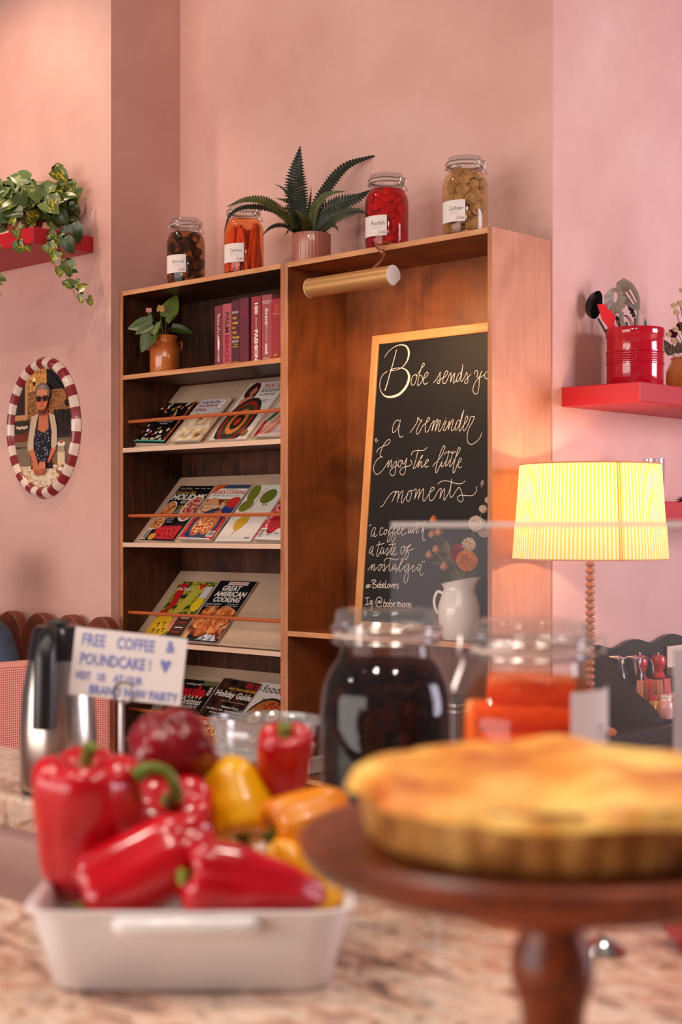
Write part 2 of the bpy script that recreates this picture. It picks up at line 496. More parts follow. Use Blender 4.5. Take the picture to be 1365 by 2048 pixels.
# ------------------------------------------------------------------ books
BK = [ # px0, px1, top y, colour, texts
 (429.5, 445.6, 611.8, (128, 46, 58)), (445.6, 463.5, 607.8, (186, 84, 92)), (463.5, 479.8, 601.0, (92, 30, 46)),
 (479.8, 497.7, 596.0, (108, 38, 54)), (502.8, 522.6, 593.0, (156, 50, 58)), (523.7, 544.2, 589.5, (168, 76, 82)), (544.2, 562.5, 597.5, (166, 44, 52))]
BL_ = ['maroon book with white title between the orange jar and the pink book', 'dusty pink book titled in green and red capitals',
       'dark plum book with yellow stacked title', 'plain plum book with small red lettering', 'brick red book with bold white lettering reading down',
       'rose pink book with white script title', 'crimson book with small orange title against the cabinet side']
WHT = (238, 222, 208); YEL = (236, 190, 60)
for i, (p0, p1, ty, c) in enumerate(BK):
    yf = YF + 0.012
    a = at_Y(p0, 730, yf); b = at_Y(p1, 730, yf); t = at_Y((p0 + p1) / 2, ty, yf)
    w = b.x - a.x - 0.0015; h = t.z - SH[0]; dp = 0.165
    o = thing('book', BL_[i], 'book', ((a.x + b.x) / 2, yf + dp / 2, SH[0] + 0.0004))
    mc = M(c, 0.55, noise=0.12, nscale=120, name='book_cloth')
    mb = MB()
    mb.box(-w/2, w/2, -dp/2, -dp/2 + 0.003, 0, h); mb.box(-w/2, -w/2 + 0.0025, -dp/2 + 0.003, dp/2, 0, h); mb.box(w/2 - 0.0025, w/2, -dp/2 + 0.003, dp/2, 0, h)
    part('cover', mb, mc, o, smooth=False)
    part('pages', MB().box(-w/2 + 0.0025, w/2 - 0.0025, -dp/2 + 0.003, dp/2 - 0.004, 0.003, h - 0.003), M((226, 208, 182), 0.8, name='paper'), o, smooth=False)
    pr = Print(w, h, step=0.0001)
    V = lambda s, v0, v1, cc, bold=0.0, hh=0.5, u=0.5: None
    def down(s, vtop, vbot, cc, hh=0.5, bold=0.0, shear=0.0, uc=0.5):
        # text running downwards on the spine
        vs, fs = text_mesh(s, bold)
        pts = [(uc - hh / 2 + (y) * hh, vtop - (x + shear * y) * (vtop - vbot)) for x, y in vs]
        pr.poly(pts, cc, fs)
    if i == 0:
        down('Throne of a Liar', 0.87, 0.42, WHT, 0.32); pr.ell(0.5, 0.36, 0.12, 0.12, WHT); down('RON RUBBER', 0.3, 0.05, WHT, 0.24)
    elif i == 1:
        down('PALM', 0.86, 0.52, (58, 62, 40), 0.46, 0.03); down('BEACH', 0.48, 0.05, (150, 20, 44), 0.46, 0.03)
    elif i == 2:
        for k, s in enumerate(['THE', 'CASE', 'ON', 'THE', 'TRAIN']):
            pr.text(s, 0.1, 0.70 - k * 0.077, 0.1 + 0.17 * len(s), 0.735 - k * 0.077, YEL, 0.03)
        for k in range(7):
            pr.ell(0.12 + k * 0.12, 0.81, 0.025, 0.025, WHT, 6); pr.ell(0.12 + k * 0.12, 0.345, 0.025, 0.025, WHT, 6)
        pr.text('MARTA', 0.3, 0.285, 0.75, 0.305, YEL); pr.text('CORRINGTO', 0.12, 0.25, 0.9, 0.272, YEL); pr.text('MP NICHOLAS', 0.12, 0.01, 0.92, 0.028, YEL)
    elif i == 3:
        rr = (190, 40, 60)
        for k, s in enumerate(['AS LONG A', 'A LOVE', 'TO BE', 'SUMMER']): pr.text(s, 0.15, 0.84 - k * 0.04, 0.85, 0.86 - k * 0.04, rr)
        pr.rect(0.1, 0.055, 0.9, 0.06, rr); pr.text('LARSEN', 0.25, 0.012, 0.8, 0.034, rr)
    elif i == 4:
        down('100', 0.90, 0.72, WHT, 0.36, 0.04); down('years of', 0.69, 0.50, WHT, 0.24, 0, 0.1); down('FASHION', 0.48, 0.0, WHT, 0.38, 0.045)
    elif i == 5:
        pr.rect(0.05, 0.905, 0.95, 0.91, WHT); pr.rect(0.05, 0.885, 0.95, 0.889, WHT); pr.text('Robin Ranger', 0.12, 0.855, 0.85, 0.877, WHT)
        down('forever', 0.80, 0.52, WHT, 0.36, 0.015, 0.08); down('is more than a', 0.50, 0.28, WHT, 0.13); down('week', 0.26, 0.08, WHT, 0.34, 0.02, 0.08)
        pr.text('REES Press', 0.2, 0.015, 0.8, 0.035, WHT)
    else:
        oo = (240, 120, 70)
        for k, s in enumerate(['TESTING', 'THE', 'RANSOM']): pr.text(s, 0.25, 0.87 - k * 0.04, 0.72, 0.895 - k * 0.04, oo)
        pr.rect(0.1, 0.75, 0.85, 0.754, WHT); pr.text('LORAIN EDE', 0.12, 0.72, 0.82, 0.74, oo)
        for (u, v, r) in ((0.35, 0.06, 0.16), (0.55, 0.045, 0.08), (0.52, 0.085, 0.07)):
            pr.poly([(u, v + r * w / h), (u + r * .2, v + r * .2 * w / h), (u + r, v), (u + r * .2, v - r * .2 * w / h), (u, v - r * w / h), (u - r * .2, v - r * .2 * w / h), (u - r, v), (u - r * .2, v + r * .2 * w / h)], YEL)
    pr.build('spine_lettering', o, basis((1, 0, 0), (0, 0, 1), (0, -1, 0), (-w / 2, -dp / 2, 0)))

# ------------------------------------------------------------------ magazines on the sloping boards
INC_DIR = Vector((0, INC_Y1 - INC_Y0, INC_H)).normalized()
INC_N = Vector((0, -INC_DIR.z, INC_DIR.y))
def magazine(label, shelf, BLp, BRp, TLp, th, lift, design, base, name='magazine', wfix=None, hfix=None):
    p0 = Vector((0, INC_Y0, SH[shelf])) + INC_N * (lift + 0.0008)
    a = hit(*BLp, p0, INC_N); b = hit(*BRp, p0, INC_N); t = hit(*TLp, p0, INC_N)
    e1 = (b - a).normalized(); e2 = INC_N.cross(e1).normalized()
    w = wfix or (b - a).length; h = hfix or (t - a).dot(e2)
    if a.x + w * e1.x > XM - T - 0.002: w = (XM - T - 0.002 - a.x) / e1.x
    # keep the lower edge on the board
    low = min(a.z, (a + e1 * w).z)
    need = SH[shelf] + 0.002 + lift * 0.7 - low
    if need > 0: a = a + INC_DIR * (need / INC_DIR.z)
    m4 = basis(e1, e2, INC_N, a)
    o = thing(name, label, 'magazine' if name == 'magazine' else 'book', a, quat=m4.to_quaternion())
    part('pages', MB().box(0.001, w - 0.001, 0.001, h - 0.001, 0, th - 0.0006), M((222, 205, 188), 0.7, name='paper'), o, smooth=False)
    part('cover', MB().box(0, w, 0, h, th - 0.0006, th), base if not isinstance(base, tuple) else M(base, 0.35, name='cover_stock'), o, smooth=False)
    pr = Print(w, h); pr.z = th + 0.0002; pr.clip = True
    design(pr); pr.build('cover_print', o)
    return o
W_, K_ = (236, 224, 212), (24, 20, 20)
BREAD = food_mat((150, 70, 30), (206, 120, 60), (230, 165, 95), 60)
REDF = food_mat((110, 8, 18), (196, 22, 40), (228, 60, 70), 110)
MIXF = food_mat((150, 20, 20), (226, 130, 50), (240, 210, 170), 80)
GREENF = food_mat((30, 40, 14), (110, 120, 30), (190, 180, 60), 50)
STONE = food_mat((20, 18, 18), (60, 52, 48), (230, 220, 208), 130)
def d_pebble(p):
    rnd = random.Random(4)
    for k in range(70):
        u, v = rnd.random(), rnd.random()
        if 0.2 < u < 0.85 and 0.36 < v < 0.62: continue
        c = rnd.choice([(226, 214, 200), (206, 190, 172), (150, 60, 44), (232, 226, 220), (180, 160, 60), (190, 30, 40)])
        p.ell(min(.94, max(.06, u)), min(.95, max(.05, v)), rnd.uniform(.03, .055), rnd.uniform(.02, .04), c, 8, rnd.uniform(0, 3))
    p.rect(0.24, 0.38, 0.82, 0.6, (14, 12, 12))
    p.text('CHOCOLATE CRAFT', 0.3, 0.48, 0.76, 0.51, W_); p.text('RECIPES', 0.42, 0.43, 0.64, 0.455, W_)
    p.rect(0.93, 0, 1, 1, (150, 70, 30)); p.rect(0, 0, 1, 0.035, (78, 160, 150))
def d_totes(p):
    p.rect(0, 0, 1, 0.66, food_mat((196, 158, 110), (222, 196, 160), (232, 216, 196), 30))
    p.rect(0, 0.3, 1, 0.36, (214, 200, 190)); p.ell(0.5, 0.56, 0.10, 0.06, (60, 56, 50), 14, 0.6); p.ell(0.8, 0.12, 0.08, 0.05, (150, 100, 50), 14)
    p.text('Crochet Your Own', 0.06, 0.89, 0.72, 0.96, (70, 90, 130), 0.015); p.text('Totes, Backpacks,', 0.04, 0.80, 0.74, 0.87, (176, 50, 60), 0.015); p.text('& Purses', 0.06, 0.71, 0.42, 0.78, (176, 50, 60), 0.015)
    p.ell(0.85, 0.86, 0.11, 0.12, (200, 60, 70)); p.ell(0.85, 0.86, 0.10, 0.108, W_); p.text('20', 0.8, 0.88, 0.9, 0.93, (180, 60, 60)); p.text('Designs', 0.77, 0.82, 0.93, 0.85, (90, 90, 90))
def d_mandala(p):
    p.ell(0.2, 0.86, 0.16, 0.15, (62, 28, 20)); p.ell(0.27, 0.80, 0.12, 0.17, (70, 32, 22)); p.ell(0.26, 0.84, 0.07, 0.075, (190, 110, 80))
    p.poly([(0.08, 0.70), (0.3, 0.77), (0.45, 0.66), (0.5, 0.56), (0.1, 0.56)], (206, 120, 96))
    p.text('MANDALA', 0.45, 0.89, 0.98, 0.97, (196, 84, 74), 0, 0.15); p.text('AFGHANS', 0.45, 0.81, 0.95, 0.88, (70, 60, 56), 0, 0.15); p.text('to CROCHET', 0.5, 0.75, 0.92, 0.79, (70, 60, 56), 0, 0.15)
    p.text('20', 0.46, 0.62, 0.6, 0.68, (206, 110, 90)); p.rect(0.62, 0.66, 0.86, 0.67, (90, 80, 76)); p.rect(0.62, 0.635, 0.8, 0.645, (90, 80, 76))
    for r, c in ((0.42, (46, 38, 34)), (0.36, (150, 40, 30)), (0.30, (60, 60, 40)), (0.22, (206, 120, 50)), (0.14, (40, 34, 32)), (0.07, (190, 40, 40))):
        p.ell(0.44, 0.3, r, r, c, 26)
    p.ell(0.84, 0.1, 0.08, 0.06, (150, 96, 50))
def d_hands(p):
    p.rect(0, 0.72, 1, 1, (220, 190, 180)); p.ell(0.3, 0.84, 0.16, 0.13, (206, 40, 90)); p.rect(0, 0, 1, 0.72, (200, 176, 168))
    p.poly([(0.02, 0.05), (0.2, 0.05), (0.5, 0.62), (0.4, 0.68)], (196, 130, 100)); p.poly([(0.25, 0.05), (0.45, 0.08), (0.66, 0.6), (0.54, 0.64)], (186, 116, 90))
    p.rect(0, 0, 0.1, 0.4, (150, 20, 40)); p.ell(0.15, 0.5, 0.06, 0.16, (60, 90, 50), 10, -0.5)
def d_holiday(p):
    p.text('Taste of Home', 0.06, 0.93, 0.42, 0.97, (190, 170, 150)); p.rect(0.5, 0.94, 0.62, 0.955, (170, 150, 130)); p.rect(0.68, 0.94, 0.8, 0.955, (170, 150, 130)); p.rect(0.85, 0.94, 0.95, 0.955, (170, 150, 130))
    p.text("Grandma's Best", 0.05, 0.85, 0.62, 0.905, (214, 160, 50), 0, 0.1); p.text('HOLIDAY', 0.03, 0.73, 0.98, 0.845, W_, 0.03, 0.08); p.text('RECIPES', 0.38, 0.67, 0.76, 0.715, W_, 0.01)
    p.ell(0.18, 0.52, 0.2, 0.19, W_); p.ell(0.18, 0.52, 0.185, 0.175, BREAD); p.ell(0.14, 0.3, 0.2, 0.11, W_); p.ell(0.14, 0.3, 0.18, 0.1, BREAD)
    p.text('126', 0.42, 0.57, 0.62, 0.64, (232, 176, 60), 0.02); p.text('YUMMY', 0.42, 0.53, 0.6, 0.555, W_); p.text('FAMILY', 0.42, 0.49, 0.6, 0.52, W_)
    p.ell(0.82, 0.58, 0.26, 0.24, W_); p.ell(0.83, 0.58, 0.23, 0.21, food_mat((150, 40, 40), (206, 110, 90), (232, 170, 150), 70))
    for k, s in enumerate(['Easy', 'Fudge', 'Pumpkin', 'Treats']): p.text(s, 0.38, 0.42 - k * 0.035, 0.56, 0.445 - k * 0.035, W_)
    p.rect(0.42, 0.02, 0.97, 0.26, REDF); p.ell(0.36, 0.17, 0.08, 0.08, (200, 40, 40)); p.rect(0.35, 0.04, 0.37, 0.17, (200, 40, 40)); p.ell(0.3, 0.06, 0.1, 0.06, (220, 150, 80))
    p.rect(0.02, 0.01, 0.15, 0.2, W_)
    for k in range(7): p.rect(0.035 + k * 0.015, 0.02, 0.042 + k * 0.015, 0.18, K_)
def d_quick(p):
    p.rect(0, 0.93, 1, 1, (60, 70, 100)); p.poly([(0, 0.83), (0.32, 1), (0, 1)], (206, 80, 30)); p.rect(0, 0.73, 1, 0.92, (236, 226, 214)); p.poly([(0, 0.82), (0.3, 0.99), (0, 0.99)], (206, 80, 30))
    p.text('QUICK COOKING', 0.05, 0.81, 0.99, 0.89, (196, 34, 34), 0.03, 0.06); p.text("Taste of Home's", 0.35, 0.90, 0.68, 0.925, (90, 60, 60)); p.rect(0.08, 0.785, 0.95, 0.795, (60, 110, 60))
    p.rect(0, 0.38, 1, 0.73, food_mat((120, 40, 26), (200, 130, 80), (230, 190, 140), 40)); p.ell(0.22, 0.62, 0.2, 0.13, (214, 150, 100)); p.ell(0.82, 0.53, 0.18, 0.1, (40, 56, 130)); p.ell(0.86, 0.67, 0.18, 0.1, (206, 50, 40))
    p.text('Super Stuffed Meals', 0.06, 0.57, 0.62, 0.605, W_, 0.02); p.text('Thanksgiving Spread', 0.06, 0.51, 0.60, 0.545, W_, 0.02); p.text('Fast Freezer Jams', 0.06, 0.45, 0.52, 0.485, W_, 0.02)
    p.rect(0, 0, 1, 0.38, (206, 44, 50)); p.ell(0.16, 0.1, 0.08, 0.06, (60, 60, 130)); p.ell(0.5, 0.25, 0.42, 0.30, (30, 36, 60), 26); p.ell(0.5, 0.25, 0.38, 0.27, (70, 76, 110), 26)
    p.ell(0.36, 0.26, 0.18, 0.2, (214, 120, 70)); p.ell(0.34, 0.24, 0.14, 0.15, MIXF); p.ell(0.64, 0.3, 0.18, 0.22, (206, 110, 60)); p.ell(0.62, 0.27, 0.12, 0.15, MIXF)
    p.rect(0.02, 0.0, 0.95, 0.02, W_); p.rect(0.76, 0.05, 0.97, 0.15, W_)
    for k in range(8): p.rect(0.78 + k * 0.022, 0.07, 0.79 + k * 0.022, 0.14, K_)
def d_leaf(p):
    p.ell(0.18, 0.86, 0.15, 0.17, (112, 118, 40), 16, 0.3); p.ell(0.66, 0.79, 0.2, 0.13, (106, 112, 36), 16, 0.1); p.ell(0.2, 0.63, 0.18, 0.11, (118, 122, 44), 16, 0.5)
    p.stroke([(0.38, 0.56), (0.42, 0.72), (0.40, 0.84), (0.46, 0.94)], 0.004, (186, 150, 80)); p.stroke([(0.42, 0.76), (0.5, 0.77)], 0.003, (186, 150, 80))
    p.text('Ann', 0.62, 0.62, 0.78, 0.67, (176, 150, 50), 0.02, 0.2); p.rect(0.3, 0.565, 0.85, 0.569, (190, 170, 140)); p.rect(0.3, 0.53, 0.85, 0.534, (190, 170, 140))
    p.poly([(0.34, 0.1), (0.36, 0.17), (0.24, 0.25), (0.22, 0.35), (0.34, 0.44), (0.52, 0.46), (0.56, 0.34), (0.48, 0.22), (0.38, 0.17), (0.36, 0.1)], (206, 160, 36))
    p.stroke([(0.36, 0.12), (0.4, 0.28), (0.48, 0.44)], 0.0015, (170, 124, 30)); p.text('Ellis', 0.78, 0.04, 0.92, 0.07, (120, 100, 90))
def d_berry(p):
    p.rect(0, 0.22, 1, 1, food_mat((150, 14, 30), (214, 60, 70), (236, 190, 180), 45)); p.ell(0.35, 0.32, 0.2, 0.2, (176, 20, 44)); p.ell(0.5, 0.6, 0.2, 0.16, (206, 30, 60))
    p.rect(0.05, 0.03, 0.22, 0.22, W_)
    for k in range(6): p.rect(0.07, 0.05 + k * 0.026, 0.2, 0.062 + k * 0.026, K_)
    p.rect(0, 0, 0.04, 0.3, (206, 40, 50)); p.rect(0.3, 0.12, 0.45, 0.13, K_); p.rect(0.5, 0.12, 0.65, 0.13, K_); p.ell(0.4, 0.19, 0.05, 0.04, (206, 30, 50)); p.rect(0.3, 0.09, 0.42, 0.1, K_)
def d_italian(p):
    p.rect(0, 0, 1, 1, GREENF); p.poly([(0.05, 0.95), (0.28, 0.97), (0.3, 0.6), (0.16, 0.42)], (186, 30, 36)); p.poly([(0.55, 0.95), (0.8, 0.9), (0.55, 0.45), (0.3, 0.4)], (196, 176, 60)); p.poly([(0.6, 0.95), (0.78, 0.97), (0.7, 0.85)], (196, 40, 40))
    p.rect(0.8, 0.72, 1, 0.92, (210, 206, 200)); p.text('the Italian', 0.06, 0.84, 0.5, 0.9, W_, 0.01); p.ell(0.88, 0.6, 0.14, 0.12, (236, 200, 40)); p.ell(0.08, 0.42, 0.12, 0.07, (190, 30, 36))
    p.ell(0.25, 0.2, 0.3, 0.22, (226, 176, 40)); p.ell(0.62, 0.28, 0.14, 0.16, (214, 130, 100))
    p.rect(0.62, 0.0, 1, 0.42, (74, 40, 28))
    for k in range(4): p.rect(0.7, 0.36 - k * 0.08, 0.92, 0.374 - k * 0.08, (196, 60, 40) if k % 2 else W_)
    for (u, v) in ((0.15, 0.24), (0.3, 0.26), (0.12, 0.14), (0.26, 0.13), (0.38, 0.16)):
        p.stroke([(u, v), (u + 0.07, v + 0.02), (u + 0.06, v - 0.05)], 0.004, (60, 40, 16))
def d_great(p):
    p.rect(0.28, 0.93, 0.82, 0.985, (226, 196, 186)); p.text("Woman's Day Super Special", 0.3, 0.943, 0.8, 0.97, (170, 40, 44), 0.01)
    p.text('GREAT', 0.2, 0.83, 0.7, 0.92, W_, 0.035, 0.05); p.text('AMERICAN', 0.1, 0.735, 0.94, 0.82, W_, 0.035, 0.05); p.text('COOKING', 0.16, 0.64, 0.88, 0.725, W_, 0.035, 0.05)
    p.text('RECIPE CONTESTS', 0.05, 0.59, 0.45, 0.615, W_); p.text('How to Be a Winner', 0.05, 0.555, 0.43, 0.58, W_); p.text('Country Favorites', 0.6, 0.6, 0.92, 0.62, W_); p.text('From Every Region', 0.6, 0.57, 0.92, 0.59, W_)
    BR2 = food_mat((176, 80, 30), (216, 120, 56), (234, 156, 90), 45)
    p.poly([(0.0, 0.42), (0.3, 0.55), (0.7, 0.58), (1, 0.5), (1, 0.05), (0, 0.1)], food_mat((60, 20, 12), (150, 70, 40), (220, 140, 96), 30))
    for (u, v, r, s) in ((0.25, 0.47, .18, .1), (0.62, 0.46, .16, .1), (0.86, 0.45, .12, .09), (0.24, 0.3, .2, .13), (0.52, 0.3, .16, .15), (0.8, 0.33, .16, .1), (0.4, 0.15, .18, .1), (0.7, 0.18, .16, .09)):
        p.ell(u, v, r, s, (96, 40, 20), 16, 0.3); p.ell(u, v + 0.008, r * .93, s * .9, BR2, 16, 0.3)
    p.poly([(0.4, 0.01), (0.98, 0.01), (0.85, 0.1), (0.6, 0.11)], food_mat((60, 90, 110), (190, 190, 190), (230, 226, 220), 60)); p.rect(0.03, 0.03, 0.15, 0.12, (220, 170, 110))
def d_paula(p):
    p.text('cooking with', 0.2, 0.9, 0.62, 0.95, W_, 0.01); p.text('Paula', -0.0, 0.72, 0.86, 0.9, (190, 26, 40), 0.06); p.text('DEEN', 0.88, 0.76, 0.96, 0.9, W_, 0.02)
    p.rect(0.64, 0.92, 1, 1, (106, 104, 60)); p.text('Christmas', 0.3, 0.58, 0.88, 0.69, W_, 0.01, 0.15); p.text('DESSERTS', 0.42, 0.52, 0.86, 0.565, W_, 0, 0.1)
    for k in range(8): p.ell(0.1 + k * 0.1, 0.71 - 0.01 * (k % 2), 0.03, 0.03, (206, 160, 130), 8)
    p.rect(0, 0, 1, 0.4, food_mat((120, 24, 30), (220, 180, 150), (240, 230, 220), 40)); p.rect(0.0, 0.4, 1.0, 0.46, (60, 24, 20))
def d_guide(p):
    p.rect(0, 0.3, 1, 1, food_mat((30, 16, 14), (52, 30, 24), (80, 44, 32), 20)); p.rect(0.66, 0.9, 0.86, 0.985, (150, 40, 50)); p.rect(0.9, 0.86, 1.0, 0.99, (140, 30, 34))
    p.text("FAMILY CIRCLE'S GREAT IDEAS", 0.3, 0.835, 1.0, 0.875, (226, 170, 50), 0.02); p.text('Holiday Guide', 0.06, 0.68, 1.0, 0.81, W_, 0.03, 0.05)
    p.rect(0.3, 0.645, 0.95, 0.655, (170, 130, 110)); p.text('Fabulous Food', 0.42, 0.545, 0.86, 0.58, W_, 0.02); p.text('Last Minute Gifts . Decorating Ideas', 0.08, 0.485, 1.0, 0.52, W_, 0.02); p.text('16-page Pull-out Planner', 0.22, 0.43, 0.95, 0.465, W_, 0.02)
    p.rect(0, 0, 1, 0.36, MIXF)
def d_family(p):
    p.text('my', 0.04, 0.86, 0.12, 0.9, K_, 0.01); p.text('food', 0.14, 0.85, 0.5, 0.97, (50, 44, 44), 0.005); p.text('family', 0.64, 0.84, 1.05, 0.96, (50, 44, 44), 0.005)
    p.ell(0.55, 0.9, 0.045, 0.05, (220, 80, 50)); p.ell(0.6, 0.9, 0.045, 0.05, (220, 80, 50)); p.poly([(0.515, 0.885), (0.575, 0.82), (0.64, 0.885)], (220, 80, 50))
    p.text('Dig In To Fall!', 0.26, 0.68, 0.86, 0.76, K_, 0.02); p.rect(0.9, 0.66, 1.05, 0.8, (150, 26, 40))
    p.ell(0.5, 0.36, 0.46, 0.42, (30, 20, 20), 28); p.ell(0.5, 0.36, 0.43, 0.39, food_mat((150, 20, 20), (206, 90, 50), (150, 120, 40), 70), 28)
    for (u, v) in ((0.34, 0.46), (0.68, 0.52), (0.6, 0.2)): p.ell(u, v, 0.13, 0.1, (236, 220, 200)); p.ell(u + 0.01, v + 0.01, 0.07, 0.06, (240, 170, 30))
    p.ell(0.93, 0.52, 0.05, 0.07, (110, 50, 30))
magazine('black book of pebble-like chocolates with teal bottom edge', 1, (270, 889.5), (334, 890.6), (354, 810), 0.012, 0, d_pebble, (22, 18, 18), 'recipe_book')
magazine('pale crochet magazine about totes and backpacks', 1, (339, 891), (396, 889.5), (437, 806.6), 0.010, 0.013, d_totes, (206, 196, 196))
magazine('tall white crochet book of mandala afghans with a curly-haired woman', 1, (419, 883), (494, 880), (487, 771), 0.008, 0.0, d_mandala, (226, 214, 206), 'crochet_book')
magazine('glossy magazine showing hands and a pink flower beside the mandala book', 1, (505, 880), (572, 879), (548, 803), 0.007, 0.010, d_hands, (220, 200, 192))
magazine('black holiday recipes magazine with red fruit below', 2, (281, 1083), (348, 1085.7), (352, 975), 0.007, 0, d_holiday, (22, 18, 18))
magazine('quick cooking magazine with wraps on a blue plate', 2, (355.7, 1084), (421.6, 1086.8), (420.5, 975.4), 0.007, 0.0075, d_quick, (220, 200, 190))
magazine('white magazine with green leaves and one yellow leaf', 2, (431.5, 1085.7), (503, 1086), (492, 975), 0.009, 0.0, d_leaf, (232, 222, 212))
magazine('white magazine with red berries beside the leaf cover', 2, (506, 1083), (572, 1086), (560, 985), 0.007, 0.0095, d_berry, (232, 220, 214))
magazine('green vegetable cookbook with celery and a yellow seal', 3, (281, 1284), (352, 1289), (356, 1171), 0.006, 0, d_italian, (40, 44, 20), 'cookbook')
magazine('black great american cooking magazine with golden rolls', 3, (359, 1286), (431.6, 1291.8), (423, 1166.5), 0.006, 0.0065, d_great, (16, 22, 30))
magazine('dark christmas desserts magazine with large red title', 4, (290, 1471), (364, 1482), (356, 1357.6), 0.006, 0.0, d_paula, (30, 22, 20))
magazine('brown holiday guide magazine between the christmas and dig in issues', 4, (362, 1483), (436, 1500), (431, 1362), 0.006, 0.007, d_guide, (36, 20, 18))
magazine('white food and family magazine with eggs in a black pan', 4, (440, 1497), (530, 1512), (497, 1367), 0.006, 0.0, d_family, (228, 214, 204))

# ------------------------------------------------------------------ chalkboard leaning in the cabinet
CH_X0, CH_W = -3.876, 0.772
yb0, yt0 = 4.155, 4.262
CH_DIR = Vector((0, yt0 - yb0, 1.129)).normalized(); CH_N = Vector((0, -CH_DIR.z, CH_DIR.y))
CH_H = Vector((0, yt0 - yb0, 1.129)).length
org = Vector((CH_X0, yb0, CAB_Z + 0.001))
m4 = basis((1, 0, 0), CH_DIR, CH_N, org)
cb = thing('chalkboard', 'tall black chalkboard in a pine frame with white cursive greeting', 'chalkboard', org, quat=m4.to_quaternion())
PINE = wood_mat('pine_frame', (198, 128, 72), (226, 164, 104), axis='Y', cloud=0.3)
PINEX = wood_mat('pine_frame_rail', (198, 128, 72), (226, 164, 104), axis='X', cloud=0.3)
fw, ft = 0.036, 0.022
def chalk_black():
    m, nt, b = new_mat('chalkboard_black')
    tc = nt.nodes.new('ShaderNodeTexCoord'); n = nt.nodes.new('ShaderNodeTexNoise')
    n.inputs['Scale'].default_value = 3; n.inputs['Detail'].default_value = 6
    nt.links.new(tc.outputs['Object'], n.inputs['Vector'])
    r = nt.nodes.new('ShaderNodeValToRGB'); r.color_ramp.elements[0].color = lin((20, 17, 17)); r.color_ramp.elements[1].color = lin((33, 28, 27))
    nt.links.new(n.outputs['Fac'], r.inputs['Fac']); nt.links.new(r.outputs['Color'], b.inputs['Base Color'])
    b.inputs['Roughness'].default_value = 0.55; b.inputs['Specular IOR Level'].default_value = 0.3
    return m
part('slate', MB().box(fw * .6, CH_W - fw * .6, fw * .6, CH_H - fw * .6, -ft + 0.002, -0.006), chalk_black(), cb, smooth=False)
for x0, x1, y0, y1, mm, k in ((0, fw, 0, CH_H, PINE, 0), (CH_W - fw, CH_W, 0, CH_H, PINE, 0), (fw, CH_W - fw, 0, fw, PINEX, 1), (fw, CH_W - fw, CH_H - fw, CH_H, PINEX, 1)):
    part('frame_rail', MB().box(x0, x1, y0, y1, -ft, 0), mm, cb, smooth=False, bevel=0.003)
